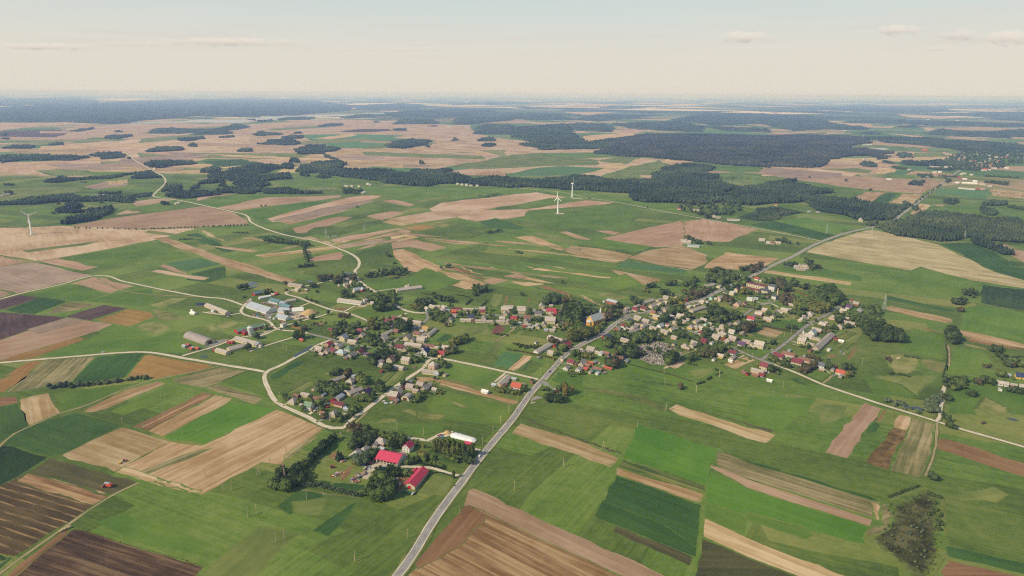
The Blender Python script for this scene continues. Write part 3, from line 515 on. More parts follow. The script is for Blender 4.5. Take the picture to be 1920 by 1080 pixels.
AS = [(6, '800,587 843,589 867,589 927,591 1017,593 1045,594'), (5, '800,587 802,597 790,608 777,618 742,638 720,655 702,653 660,645 622,636 577,625'),
 (5.5, '1213,585 1223,597 1262,610 1300,623 1345,640 1372,652 1427,675 1450,683'), (5.5, '1427,675 1467,648 1517,608 1553,588 1585,567'), (5, '1393,592 1427,572 1450,568'), (4.5, '1090,595 1143,595 1160,603 1150,610'), (6, '1165,597 1185,590 1215,584'), (4.5, '777,667 793,657 800,650'), (4.5, '728,668 765,665 788,667')]
for w, tx in AS: road('village_road', tx, w * .95, M_ASPH, 1.2)
zm = rz(); P = ptsw('0', MAIN)
ribbon('road_verge', P, 12, FM['vg'], rz(), jit=.5)
ribbon('road_shoulder', P, 8.2, M_GRAV, rz(), jit=.2); ribbon('main_road', P, 6.4, M_ASPH, rz(), jit=.03)
zk = rz()
for off in (-2.95, 2.95): ribbon('road_edge_line', P, .25, M_MARK, zk, off=off)
C_ = smooth_line(P, 12)
def dashes(C, step=12, ln=5, w=.25):
    V = []; F = []; d = np.linalg.norm(np.diff(C, axis=0), axis=1); s = np.concatenate([[0], np.cumsum(d)]); q = 0
    while q < min(s[-1], 1500) - ln:
        a = np.array([np.interp(q, s, C[:, k]) for k in (0, 1)]); b = np.array([np.interp(q + ln, s, C[:, k]) for k in (0, 1)])
        t = (b - a) / np.linalg.norm(b - a); nn = np.array([-t[1], t[0]]) * w / 2; i = len(V)
        V += [(*(a + nn), zk), (*(a - nn), zk), (*(b - nn), zk), (*(b + nn), zk)]; F.append((i, i + 1, i + 2, i + 3)); q += step
    return mesh_np('road_centre_line', V, F, mats=[M_MARK])
link('road_centre_line', dashes(C_))['kind'] = 'structure'
SHEETS.clear(); ZBASE[:] = [ZL[0] + .004, .003]
for ty, t, tx in (('pv', 'K', '1400,570 1440,545 1500,590 1550,640 1540,700 1500,700 1510,640 1480,622 1410,625'), ('pv', 'K', '1290,770 1340,735 1430,742 1420,768 1330,785 1290,805'), ('gr', 'K', '1280,800 1340,800 1360,812 1290,825'),
                  ('pv', 'H', '730,680 830,650 1000,640 1060,630 1020,650 860,690 760,720'), ('dp', 'H', '250,740 300,700 390,690 660,695 600,760 560,780 380,790 270,780'), ('gy', 'H', '320,840 480,780 560,790 440,830 360,860'),
                  ('pv', 'I', '330,350 350,380 390,400 380,410 330,400')):
    o = sheet('paved_yard' if ty != 'gy' else 'meadow', ptsw(t, tx), FM[ty], nextz())
# running track, tennis-red curve
road('running_track', '1475,554 1481,548 1490,547.5 1508,551 1515,556', 2.4, plain('red_track', '#a5403a'), 0, z=ZL[0] + .01)
def watermat():
    m, q, b = newmat('pond_water', .12, .5); b.inputs['Base Color'].default_value = (.03, .045, .06, 1)
    w = q.new('ShaderNodeNewGeometry').outputs['Position']; bp = q.new('ShaderNodeBump'); bp.inputs['Strength'].default_value = .08
    q.l.new(q.noise(w, .6, 3), bp.inputs['Height']); q.l.new(bp.outputs[0], b.inputs['Normal']); return m
M_WATER = watermat()
for t, tx in (('F', '500,75 530,65 600,68 595,88 540,92'), ('F', '95,162 120,155 160,165 150,175 100,178'), ('F', '-60,1000 0,965 60,935 140,885 170,890 100,950 20,985 -40,1020'), ('D', '1505,875 1520,866 1560,868 1550,880 1510,884'),
              ('R', '890,40 905,35 925,60 960,72 1020,72 1060,90 1050,100 1000,90 930,78'), ('E', '870,300 960,290 985,315 920,330 880,345'), ('E', '880,350 960,340 1000,342 920,360'), ('F', '1030,128 1100,115 1170,112 1100,135'), ('R', '1540,142 1580,140 1625,155 1600,158'),
              ('W', '910,325 1100,315 1350,310 1480,295 1700,300 1920,292 1920,305 1800,322 1500,318 1200,322 1000,328'), ('X', '-80,295 0,285 120,262 740,258 720,270 420,275 200,285 180,298 20,308'), ('X', '760,246 960,246 965,253 830,252'), ('Z', '720,520 860,508 920,518 860,525')):
    o = sheet('water', ptsw(t, tx), M_WATER, ZL[0] + .004)
# ---------------------------------------------------------------- the great sheet of ground
def groundmat():
    m, q, b = newmat('open_country', .95, .1)
    w = q.new('ShaderNodeNewGeometry').outputs['Position']
    sx = q.new('ShaderNodeSeparateXYZ'); q.l.new(w, sx.inputs[0])
    near = meadow_colour(q, w)
    def cells(vec, sc):
        v = q.new('ShaderNodeTexVoronoi'); v.inputs['Scale'].default_value = sc; q.put(v.inputs['Vector'], vec); return v.outputs['Color']
    wob = q.new('ShaderNodeVectorMath', operation='ADD'); q.l.new(w, wob.inputs[0])
    nz = q.new('ShaderNodeTexNoise'); nz.inputs['Scale'].default_value = 1 / 700; q.l.new(w, nz.inputs['Vector'])
    q.l.new(q.vmul(nz.outputs[1], (500, 500, 0)), wob.inputs[1])
    def pick(scale, vec):
        s = q.new('ShaderNodeSeparateXYZ'); q.l.new(cells(vec, scale), s.inputs[0]); return s.outputs[0]
    mid = q.ramp(pick(1 / 420, wob.outputs[0]), [(0, lin('#56703a')), (.25, lin('#6f8048')), (.4, lin('#a98d6c')), (.6, lin('#5d7a40')), (.72, lin('#b59a78')), (.9, lin('#8a8458'))])
    far = q.ramp(pick(1 / 1500, wob.outputs[0]), [(0, lin('#3d5030')), (.3, lin('#5b6b45')), (.45, lin('#2c3d27')), (.6, lin('#d8bd90')), (.7, lin('#5c6c43')), (.82, lin('#e0c79c')), (.95, lin('#7c8055'))])
    for node in q.n:
        if node.bl_idname == 'ShaderNodeValToRGB' and node.outputs[0] in (mid, far): node.color_ramp.interpolation = 'CONSTANT'
    dn = q.noise(w, 1 / 600, 3)
    yy = q.math('ADD', sx.outputs[1], q.mr(dn, .3, .7, -700, 700))
    col = q.mix(q.mr(yy, 2900, 3300, 0, 1), near, mid); col = q.mix(q.mr(yy, 9000, 11000, 0, 1), col, far)
    q.l.new(col, b.inputs['Base Color']); return m
gx, gy0, gy1 = 100000.0, -1500.0, 140000.0
g = link('ground', mesh_np('ground', [(-gx, gy0, 0), (gx, gy0, 0), (gx, gy1, 0), (-gx, gy1, 0)], [(0, 1, 2, 3)], mats=[groundmat()])); g['kind'] = 'structure'
# ---------------------------------------------------------------- buildings
WALL = {k: (w, plain('wall_' + w, h, .9, .1, .8)) for k, (w, h) in dict(c=('cream', '#c6b894'), w=('white', '#d2cec2'), y=('yellow', '#d8b45c'), b=('brick', '#96604a'), g=('grey', '#a39a8c'), r=('red', '#a8332e'), t=('beige', '#bfae90'), o=('wooden', '#8a6a4a'), m=('mint green', '#a9cdb8'), e=('teal', '#2d6a66'), i=('pinkish', '#c9a491')).items()}
def roofmat(name, hexc, var=.22):
    m, q, b = newmat(name, .7, .3); g = q.new('ShaderNodeTexCoord').outputs['Object']
    n = q.noise(g, .5, 5, .65); sx = q.new('ShaderNodeSeparateXYZ'); q.l.new(g, sx.inputs[0])
    rib = q.math('SINE', q.math('MULTIPLY', sx.outputs[1], 5.2)); st = q.noise(q.vmul(g, (.15, 1.6, .15)), 1, 3)
    f = q.math('ADD', q.mr(n, .3, .7, 1 - var, 1 + var), q.math('MULTIPLY', rib, .05)); f = q.math('ADD', f, q.mr(st, .3, .7, -.09, .09))
    f = q.math('ADD', f, q.mr(q.new('ShaderNodeObjectInfo').outputs['Random'], 0, 1, -.16, .16))
    st2 = q.noise(q.vmul(g, (.25, .9, .25)), 1.0, 5, .7); worn = q.mix(q.mr(st2, .5, .78, 0, .55), lin(hexc), tuple(.6 * a + .4 * c for a, c in zip(lin(hexc), lin('#8a7565'))))
    x = q.new('ShaderNodeVectorMath', operation='SCALE'); q.l.new(worn, x.inputs[0]); q.put(x.inputs[3], f)
    q.l.new(x.outputs[0], b.inputs['Base Color']); return m
ROOF = {k: (w, roofmat('roof_' + w.replace(' ', '_'), h)) for k, (w, h) in dict(g=('grey', '#ab9f91'), r=('red', '#a53d43'), m=('maroon', '#78363f'), d=('dark blue', '#2f3a5c'), n=('brown', '#86604f'), v=('green', '#6f8a6a'), u=('pale grey-blue', '#a0a7ac'), p=('purple', '#5c3f66'), o=('orange', '#b4553d'), w=('white', '#d5d2c8'), k=('slate', '#5e6068'), l=('bluish green', '#5f7f80'), z=('crimson', '#b83a52'), y=('tan', '#c09a5a')).items()}
M_GLASS = plain('window_glass', '#2a3038', .2, .1, spec=.5); M_FRAME = plain('window_frame', '#d6d2c6'); M_DOOR = plain('door_wood', '#5b4030'); M_CHIM = plain('chimney_brick', '#9a6a52'); M_CONC = plain('concrete', '#a8a297')
def window_mesh(w=1.3, h=1.3): return MB().box(-w / 2, w / 2, -.04, .04, 0, h, 0).box(-w / 2 + .14, w / 2 - .14, -.06, .06, .14, h - .14, 1).mesh('window', [M_FRAME, M_GLASS])
WIN = window_mesh(); WINL = window_mesh(2.2, 1.4); DOORM = MB().box(-.5, .5, -.05, .05, 0, 2.1).mesh('door', M_DOOR)
CHIM = MB().box(-.3, .3, -.3, .3, -.9, .9).box(-.36, .36, -.36, .36, .9, 1.05).mesh('chimney', M_CHIM)
FOOT = []                                             # footprints (x, y, radius, ...) that trees keep clear of
def house_core(kind, x, y, L, W, rz, wk, rk, eave, rise, hip=False, flat=False, chim=1, win=True, desc='', zone='', cat=None, group=None, over=.45):
    """ridge along local y"""
    r = empty(kind, (x, y, 0), rz)
    hw, hl = W / 2, L / 2
    if flat:
        MB().box(-hw, hw, -hl, hl, 0, eave).build('wall', WALL[wk][1], r)
        ro = MB().box(-hw - .25, hw + .25, -hl - .25, hl + .25, eave + .004, eave + .35).build('roof', ROOF[rk][1], r)
    elif hip:
        MB().box(-hw, hw, -hl, hl, 0, eave).build('wall', WALL[wk][1], r)
        a, c = hw + over, hl + over; d = min(a * .9, c * .95); z0, z1 = eave - .15, eave + rise
        ro = MB().add([(-a, -c, z0), (a, -c, z0), (a, c, z0), (-a, c, z0), (0, -c + d, z1), (0, c - d, z1)], [(0, 1, 4), (1, 2, 5, 4), (2, 3, 5), (3, 0, 4, 5), (3, 2, 1, 0)]).build('roof', ROOF[rk][1], r)
    else:
        MB().prism([(-hw, 0), (hw, 0), (hw, eave), (0, eave + rise), (-hw, eave)], -hl, hl).build('wall', WALL[wk][1], r)
        k = rise / hw; a = hw + over; t = .28
        ro = MB().prism([(-a, eave - over * k + .02), (0, eave + rise + .02), (a, eave - over * k + .02), (a, eave - over * k + .02 + t), (0, eave + rise + .02 + t * 1.25), (-a, eave - over * k + .02 + t)][::-1], -hl - over, hl + over).build('roof', ROOF[rk][1], r)
    if chim and not flat:
        for c in range(chim): link('chimney', CHIM, ro, (.0 if not hip else .1, (RNG.random() - .5) * L * .4, eave + rise + .2))
    if win:
        n = max(1, min(14, int(L / 3.2)))
        for fl in range(2 if eave > 4.6 else 1):
            z = 1.0 + fl * 2.7
            for k in range(n):
                yy = -hl + (k + .5) * L / n
                for sx, rr in ((hw, PI / 2), (-hw, -PI / 2)):
                    if fl == 0 and k == n // 2 and sx > 0: link('door', DOORM, r, (sx, yy, 0), rr)
                    else: link('window', WIN, r, (sx, yy, z), rr)
        for s in (-1, 1):
            for fl in range(2 if eave > 4.6 else 1):
                for q_ in (-.24, .24): link('window', WIN, r, (q_ * W, s * hl, 1 + fl * 2.7), 0)
            if rise > 2.4 and not hip and not flat: link('window', WIN, r, (0, s * hl, eave + .3), 0)
    cxy = (math.sin(rz), math.cos(rz)); n = max(1, int(L / W))
    for k in range(n):
        o = (k + .5) / n * L - L / 2 if n > 1 else 0
        FOOT.append((x - math.sin(rz) * o, y + math.cos(rz) * o, (W if n > 1 else max(L, W)) * .5 + 1.2))
    tagz(r, desc, zone, cat or kind, group)
    return r
def word_an(w): return w
def houses(t, zone, dirs, txt, group, winmin=636):
    q = ptsw(t, dirs, 3); dv = q[1] - q[0]; base = math.atan2(dv[1], dv[0])
    for row in txt.strip().split(';'):
        row = row.strip()
        if not row: continue
        if row[0] == '>':
            a = row[1:].split(); x1, y1, x2, y2, W = map(float, a[:5]); code = a[5]
            z = 4 if '2' in code[2:] else 3
            p = np.array(U(*tp(t, x1, y1), z)); e = np.array(U(*tp(t, x2, y2), z)); c = (p + e) / 2; L = float(np.linalg.norm(e - p)); ang = math.atan2(*(e - p)[::-1]); py = tp(t, 0, (y1 + y2) / 2)[1]
        else:
            a = row.split(); x, y, L, W = map(float, a[:4]); code = a[5]; z = 4 if '2' in code[2:] else 3
            c = np.array(U(*tp(t, x, y), z)); ang = base + (PI / 2 if a[4] == 'b' else 0) + RNG.normal(0, .04); py = tp(t, x, y)[1]
        wk, rk, op = code[0], code[1], code[2:]
        L *= .95 * (1 + RNG.normal(0, .03)); W *= .95
        eave = 5.3 if '2' in op else 2.4 if 'S' in op else 3.0
        rise = W * (.27 if 'B' in op else .33 if 'S' in op else .44)
        kind = 'shed' if 'S' in op else 'barn' if 'B' in op else 'house'
        desc = '%s %s with %s roof' % (('tall ' if '2' in op else 'long ' if L > 18 else 'small ' if L * W < 66 and kind != 'shed' else '') + WALL[wk][0], kind, ('flat ' if 'F' in op else 'hipped ' if 'H' in op else '') + ROOF[rk][0])
        house_core(kind, c[0], c[1], L, W, ang - PI / 2, wk, rk, eave, rise, 'H' in op, 'F' in op, 0 if kind != 'house' else 1, (py > winmin and kind == 'house') or 'N' in op, desc, zone, kind, group)
VH = 'village houses'
houses('F', 'in the row beside the long pond', '370,815 960,930', '''335 868 9 8 b cr;235 925 11 9 a cg;330 945 11 8 b ig;385 942 9 8 a cm;455 892 11 8 b cg;485 880 6 5 a cmS;570 915 12 10 b wvH;480 962 14 10 a cuH;600 992 14 9 b tg;690 955 10 8 b cm;765 980 8 6 a gpS;260 975 7 5 a ogS;540 1010 6 5 b buS''', VH)
houses('F', 'above the left village street', '370,815 960,930', '''508 800 11 10 b cu2;610 838 15 8 a tgB;690 720 9 8 a im;715 770 8 8 b cg;545 715 7 7 b tg;382 700 12 5 a omS;>925 775 1050 715 8 tgB;960 812 11 10 b cg2;>825 782 888 748 5 tgB;1100 722 8 7 a on;1010 612 11 8 a im;1090 585 11 8 a cm;1200 592 10 7 a tg;1195 570 7 4 a omS;1060 660 12 6 b gpB;625 720 9 4 a ogS''', VH)
houses('F', 'along the lane through the left village', '960,930 1300,710', '''1285 665 8 8 b wg;1335 622 15 8 b tgB;1372 680 6 5 a cgS;1430 695 10 8 b cy2' ;1335 752 11 9 b cn;1225 795 12 10 a cg;1282 822 8 7 a tg;>1450 775 1545 695 6 tgB;1405 765 13 7 a tgB;1380 820 13 10 b tg;>1195 862 1390 888 9 tgB;1140 905 12 9 b wm;1205 925 10 8 a tg;1480 888 14 8 b tnB;1430 955 14 10 a wd2;1400 915 6 6 a wd;1655 910 11 8 b tg;1605 975 10 8 b cr;1745 900 6 5 a guS;1035 1045 10 9 a cn2;1210 1055 12 9 b cg2;915 1065 10 8 a ogB;1585 1000 5 4 b cyS;1650 940 6 5 a brS'''.replace("cy2' ", 'cy'), VH)
houses('F', 'at the top of the left village', '1080,425 1200,490', '''755 375 8 8 a wg2F;>812 402 912 418 8 tgB;>1085 265 1385 225 12 cgB;1215 220 9 5 a tgS;535 145 10 8 b tg;595 175 9 7 a tg;530 200 8 8 b wg;650 255 12 8 b cu;720 255 10 8 a ru;630 275 8 6 a tgS;1445 475 9 8 a wg;1510 445 16 7 a tgB;1635 458 11 7 a tg;1620 490 8 7 a cg;1240 205 6 4 a tgS;>450 372 718 408 12 wgB''', VH)
houses('E', 'in the left farm compound', '870,540 1170,610', '''>1330 315 1490 340 11 tgB;1425 380 8 7 a tg;>900 545 1140 620 22 wuB;1010 600 14 10 a wuB;>1225 600 1340 610 14 wuB;>1205 670 1330 700 13 wuB;>1130 490 1240 520 14 wlB;>1240 520 1300 530 10 wuB;>1235 550 1355 575 12 rlB;>930 425 1045 395 11 rlB;>1300 505 1400 490 8 tgB;>1365 610 1495 600 16 wwB;1268 770 8 7 b wg2F;1190 415 8 4 a rrS;>990 470 1125 445 6 wwB;>285 545 385 538 7 gdB;>405 545 650 640 11 tgB;480 610 6 5 a wuS;255 635 12 7 a wwS;240 605 4 3 a wwS;1155 425 9 4 a ogS;1170 690 5 4 b wgS;650 660 4 3 a gdS;1475 935 8 4 a bbS'''.replace('bbS', 'boS'), 'farm buildings')
houses('E', 'beside the red barn with the silo', '740,890 990,960', '''>730 920 985 990 12 cgB;>955 975 1000 995 11 cuB;>520 1050 650 1085 9 cgB;>640 1050 840 1000 12 cgB;1010 1005 4 4 a wgS;660 960 6 4 a rrS;690 965 4 3 a roS;1050 775 8 5 a guS;155 1005 7 5 a guS;195 990 7 4 a orS;230 1035 6 4 a boS;300 1030 6 4 a boS;490 1045 4 3 a rmS''', 'farm buildings')
houses('G', 'above the village street', '400,535 1300,560', '''1750 0 1 1 a ggS'''.replace('1750 0 1 1 a ggS', '') + '''310 500 9 8 a ro;350 470 12 6 a imB;470 475 18 6 a tgB;440 515 6 4 a wgS;625 472 11 7 a tg;630 505 10 7 a ym;920 445 17 7 a tgB;905 485 19 10 a tg2;885 525 9 8 b cg;1065 465 15 8 a tg;1070 500 14 7 a tg2;1295 450 10 10 b tg2;1255 520 13 8 a ck;1215 480 5 4 b wgS;1400 500 17 9 a cr2;1480 525 16 7 a rr;1400 540 8 7 b cg;1400 430 6 4 a tgS;560 470 4 4 a guS;105 445 15 7 a tgB;195 455 10 6 a tg;180 490 8 7 a wg''', VH)
houses('G', 'below the village street', '400,535 1300,560', '''300 555 10 8 a tg;265 598 11 8 b cg;440 597 17 7 a cgB;505 565 9 8 a id;605 607 18 7 a cgB;645 575 9 8 b tg;700 610 9 6 a tgS;745 622 6 6 b cg;850 578 9 7 a wg;830 612 14 7 a cgB;915 612 13 7 b tgB;980 580 11 8 a yr;1130 585 11 9 a tn2;1120 615 11 8 b tg;1130 650 10 6 a wgB;1250 675 7 7 b cg;1320 650 11 8 b tg;1390 605 18 12 a cg2;1410 710 8 6 a cgS;1345 705 6 5 a guS;520 605 7 5 b obS;1210 662 5 3 a uuS;1095 660 5 4 a brS;1050 625 5 4 a guS'''.replace('obS', 'onS').replace('uuS', 'guS'), VH)
houses('G', 'left of the main road by the golden trees', '1560,1000 1900,790', '''>1375 785 1535 838 11 igB;1500 650 17 9 a tg;1445 665 5 4 a roS;1580 872 14 7 a yr;>1225 960 1385 870 9 wgB;1400 968 9 8 b cg;1230 840 6 3 a wgS;1550 820 6 5 a tgS;1440 880 5 4 a rmS;1610 895 6 4 a omS''', VH)
ZC = 'near the yellow church'
houses('H', ZC, '680,760 1040,630', '''>595 500 712 532 9 bu2B;560 500 5 4 a wgS;740 550 5 4 a gdS;785 628 11 8 a cg;812 588 9 7 a ig;910 600 10 8 b cm;1005 588 11 8 b cm;925 560 14 7 a tgB;1040 510 5 4 a gg;>975 530 1105 490 9 tgB;1100 560 14 9 a cg;1175 492 14 7 a tgB;1255 465 10 7 b tg;1205 528 12 8 a cg;1245 522 9 7 b tg;1380 465 13 8 a tg;1472 495 8 6 a brS;1250 600 12 9 a tg;1110 638 9 8 b yn;1150 685 12 8 b yg;1305 672 14 7 b igB;1415 677 12 9 b cg;1460 645 8 6 a igS;1765 470 8 7 a mv;1860 465 13 8 a ig;1660 515 8 7 b cg;1510 560 10 9 a cwF;>1530 615 1680 570 10 tgB;1555 675 7 5 b ngS;470 625 8 7 a tu;545 655 7 6 a wg'''.replace('ngS', 'onS'), VH)
houses('H', 'below the church across the road', '680,760 1040,630', '''940 697 13 9 b cg;1030 732 13 8 b tg;865 732 9 8 b wd;1005 777 11 8 a tg;775 780 7 7 b wm;712 810 10 7 a bg;800 810 6 5 a wgS;895 797 12 7 a tg;915 835 9 7 a tg;860 852 11 7 a cg;985 800 7 5 a igS;1115 805 13 7 b cgB;1190 782 10 8 a wu;1240 852 13 8 b cg;1320 820 9 7 a cg;1360 745 9 6 b tgS;1465 735 12 7 b tgB;1595 732 12 8 a tg;1680 720 12 7 b tg;1705 760 7 6 a mvS;1535 795 11 9 a ygH;1600 792 12 9 a igH;1650 805 7 6 b cg;1890 797 8 7 b cg;1650 855 7 5 b imS;1475 885 7 6 b cgS;1350 910 9 7 b igB;1820 908 11 9 b cgH;1885 878 14 8 b cgB;1680 952 9 8 b cm;1590 975 14 8 b tgB;1560 1002 11 7 a cg;1465 1010 9 8 b cgH;1760 825 8 6 a igS;>545 905 635 895 10 rdB;795 942 14 8 b tgB;1150 890 8 5 a ogS;690 660 5 4 a tgS;1900 925 6 4 a boS''', VH)
SCH = 'near the school at the village edge'
houses('I', SCH, '70,500 270,400', '''>105 350 228 315 10 cgB;290 338 10 8 a cg;395 200 12 8 a tg;485 220 11 8 a tg;520 215 6 5 b cgS;215 245 8 6 a ogS;715 252 8 7 b wo;760 268 7 5 a wgS;440 412 11 9 a cw2F;485 378 8 7 a cm2;500 540 14 11 a ign;575 540 12 10 a ing;640 478 11 7 b ww2F;675 488 7 6 a cwF;915 455 12 8 a wkF2;1100 540 14 4 b igS;145 330 8 5 b ogS;50 375 10 5 a tgS'''.replace('ign', 'ig').replace('ing', 'in'), VH)
RV = 'in the right-hand part of the village'
houses('M', RV, '770,680 1300,290', '''805 127 9 8 b ig;735 172 11 8 b bg;650 222 12 8 b wr;840 232 13 8 b ig;895 198 9 7 a cg;925 158 12 7 a tg;1030 127 12 8 b tg;985 155 6 5 b igS;1310 172 13 11 a cgH;1235 230 19 11 a tgH;1690 138 11 9 b cg;1750 92 9 8 b wp;1830 55 9 8 b bg;1780 15 5 5 b wmS;1570 210 11 10 b ingH;1455 290 11 8 b ig;1645 315 10 9 b tgH;>1690 255 1845 290 7 tgB;1880 140 14 4 a igB;1730 215 7 5 b ogS;1340 385 13 10 a wu2;1390 355 14 8 b bg;1300 422 11 9 b wg;1385 445 13 5 b tgB;1222 478 11 9 b cg2;1310 505 14 5 b tgB;>1400 540 1560 395 10 tgB;1390 555 13 9 a tg;1240 380 4 3 a wwS;1230 412 8 4 b wgS'''.replace('ingH', 'igH'), VH)
houses('M', 'between the two right-hand village streets', '770,680 1300,290', '''400 292 10 7 a bg;490 272 11 8 a tg;330 318 8 8 b cg;530 342 8 7 b cg;620 308 13 7 a tgB;435 368 9 7 b wg;335 397 13 8 b cgH;258 428 11 9 b cg;445 445 11 8 b ig;385 470 8 8 b tgH;325 445 5 3 a boS;545 508 10 8 b wp;600 475 12 7 b igB;745 520 15 11 b cg2;755 495 11 5 b ogS;115 475 10 8 b rm;90 380 6 4 b cmS;190 345 9 5 a igS;625 525 4 3 a wgS''', VH)
houses('M', 'by the crossroads of the pale road', '770,680 1300,290', '''445 605 11 8 b mm;440 660 12 6 a tg;305 640 10 6 b yg;800 762 11 9 b cm2;725 808 17 8 b tgB;960 642 14 9 b cm;1075 618 18 8 b inB;1085 662 10 7 b tgB;1170 708 14 10 b cm;1255 682 17 8 b inB;1445 745 9 8 b wk;1660 828 12 7 b wo;1590 750 6 4 a onS;610 835 5 3 a rmS;770 845 7 5 b rmS;570 820 6 4 b onS;700 850 8 4 b onS;1250 640 4 3 a guS;1080 575 5 4 a guS;1335 690 3 3 a wwS;1525 565 6 4 a wwS;1665 468 7 4 b wwS;1605 440 9 3 b bmS;860 910 7 3 b wwS;230 675 5 4 a wgS;420 690 6 3 b wwS''', VH)
houses('L', 'beside the bend of the main road', '100,410 280,290', '''305 342 9 8 b tgH;410 328 12 9 b cg;185 468 9 8 b cm;135 532 9 7 a wg;270 552 9 7 a wg;315 488 12 8 a tg;>430 535 538 560 8 enB;520 368 8 6 a wwS;580 365 10 6 b onS;720 420 15 7 b onB;810 450 8 5 a guS;1885 1000 1 1 a ggS;480 355 6 5 b tgS;370 500 8 6 b onS;450 465 6 4 a guS;610 395 6 4 a gdS;780 410 6 5 a gdS;90 430 7 5 a cgS;480 590 5 4 a wwS;350 540 6 5 b boS;600 530 12 3 b boS;400 470 10 3 b boS;240 490 5 4 a onS'''.replace('1885 1000 1 1 a ggS;', ''), VH)
houses('K', 'between side lane and main road', '340,320 1400,550', '''195 390 11 10 a ig2H;>75 450 255 470 9 cgB;235 480 6 5 a guS;1135 632 13 10 a wo2;>930 615 1040 510 9 tgB;1105 532 6 4 a guS;1575 688 7 5 b omS;325 488 5 4 b tgS;985 610 8 6 b onS;780 675 9 6 a wwS;1300 570 4 3 a onS;880 600 6 5 a guS;1010 575 8 5 b ogS''', VH, winmin=600)
houses('J', 'inside the looping gravel road', '860,850 1330,480', '''308 545 13 10 a cgH;440 475 13 7 b tgB;475 605 9 9 b wv2;580 522 13 8 b tnB;>720 325 865 275 8 tgB;945 322 11 10 a tgH;>910 465 1065 405 9 tgB;820 500 12 7 a guB;1120 450 11 9 a cp;815 578 16 8 b imB;760 685 11 9 a cgH;970 385 6 5 a igS;985 260 7 6 b guS;530 405 5 4 a igS;640 470 6 3 a guS;890 440 5 4 b ogS;740 530 5 4 a rrS;1010 480 8 5 a ogS;335 480 7 5 b onS;895 630 6 4 b guS''', 'houses inside the road loop', winmin=600)
houses('J', 'at the upper end of the diagonal lane', '860,850 1330,480', '''1435 490 11 10 b bg2;1482 462 9 8 a tg2;1615 390 10 9 b tg;1730 365 9 8 b tg;1680 428 8 6 b igB;1785 400 11 8 a tg;1490 168 15 8 b tgB;1310 140 15 8 b tgB;1260 115 8 6 a ogS;1490 395 5 4 a guS;1540 385 10 4 a omS;1615 325 5 4 a guS;1290 205 6 3 a boS;1460 540 6 4 a ogS''', 'houses inside the road loop', winmin=600)
houses('T', 'in the red-roofed farmyard', '620,335 850,390', '''605 175 13 10 a ogH;320 320 14 11 b tgH;415 265 12 8 b tgH;930 240 10 9 b wz2;1012 530 8 6 b wzS;540 205 8 5 b ogS;620 255 6 5 a guS;1655 190 7 5 a rzS''', 'farm buildings', winmin=600)
houses('S', 'by the bushes at the right edge', '1180,830 1389,860', '''1368 790 12 9 a yd;1228 842 14 6 a wg;1218 880 5 4 b wgS;1310 850 8 5 a ogS;1385 855 8 4 a wgS;730 440 1 1 a ggS'''.replace('730 440 1 1 a ggS', ''), VH)
far = 'farm buildings in the distance'
houses('A', 'of the farmstead at the far left edge', '0,650 100,645', '''20 648 14 8 a cgB;45 642 12 8 a cg;5 650 14 8 a wgB''', far)
houses('A', 'of the farm beside the left tree belt', '500,660 600,650', '''545 650 14 10 a cg;585 645 16 9 a tgB;520 658 20 8 a cgB;560 658 14 8 a wuB;180 328 30 12 a wgB;205 326 18 10 a wgB;365 284 40 14 a wwB''', far)
houses('A', 'of the small farm by the winding road', '1000,690 1100,700', '''980 618 14 9 a wg;1000 622 10 8 a cn;1005 690 14 9 a tgB;990 694 9 7 a wgS;870 498 16 9 a wg''', far)
houses('B', 'of the hamlet along the tree belt', '640,585 780,595', '''150 585 14 9 a cg;165 588 9 7 a wg;30 595 20 8 a cgB;60 596 16 8 a tgB;100 597 14 8 a cgB;130 630 14 8 a wuB;120 635 9 7 a wgS;655 584 12 8 a cg;680 588 14 8 a tg;705 590 12 8 a wg;730 592 16 8 a cgB;765 594 12 8 a wg;1900 722 10 7 a wrS''', far)
houses('C', 'of the lone farms beyond the village', '0,925 100,930', '''20 912 22 9 a tgB;60 932 30 9 a wuB;5 905 14 8 a cg;35 905 10 7 a tgS;445 898 14 8 a wg;485 914 13 8 a wg;505 916 10 8 a cn;535 916 14 8 a cg;640 1050 10 8 a wg;660 1044 11 8 b cg;685 1048 12 8 a tg;665 1062 18 7 a igB;700 1052 9 7 b tg;60 732 12 8 a cg;85 735 10 8 a tg;170 768 14 8 a tg;200 772 14 8 a cgB;285 785 36 8 a wgB;525 703 9 7 a wo;1002 788 14 10 b cg2;1070 802 18 8 a tgB;710 738 10 7 a guS;760 742 12 7 a guB;1450 850 14 9 a wuB;1425 846 9 7 a onS''', far)
houses('V', 'of the far roadside village', '680,225 860,235', '''>690 220 850 230 14 cgB;>900 228 975 236 14 wwB;1010 225 26 12 a wwB;1045 228 14 9 a wg;1125 212 16 9 a mv;770 290 18 9 a wg;835 290 14 9 a ww;1135 310 18 10 a cg;1110 318 12 8 a wg;1165 305 14 8 b wo;1240 325 14 8 a wg;1345 258 18 10 a bo;1405 262 22 12 a co2;1385 268 14 9 a wg;1515 240 18 9 a tg;1545 242 14 9 a wg;1470 262 14 9 a ig;1690 238 20 9 a wwB;1060 425 16 9 a wwB;>1110 430 1320 440 16 cwB;1225 425 18 10 a tgB;1285 410 16 9 a ww;>1345 440 1440 455 14 cgB;1475 468 16 9 a tgB;>1070 492 1300 512 10 wgB;1340 505 26 9 a boB;1385 512 16 9 a bgB;1105 372 12 8 a on;1155 378 18 8 a wwB;1075 355 12 8 a rm;440 258 18 9 a wgB;670 355 12 8 a wwB;185 380 22 8 a wwB;640 12 34 16 a oo2'''.replace('oo2', 'bo2'), far)
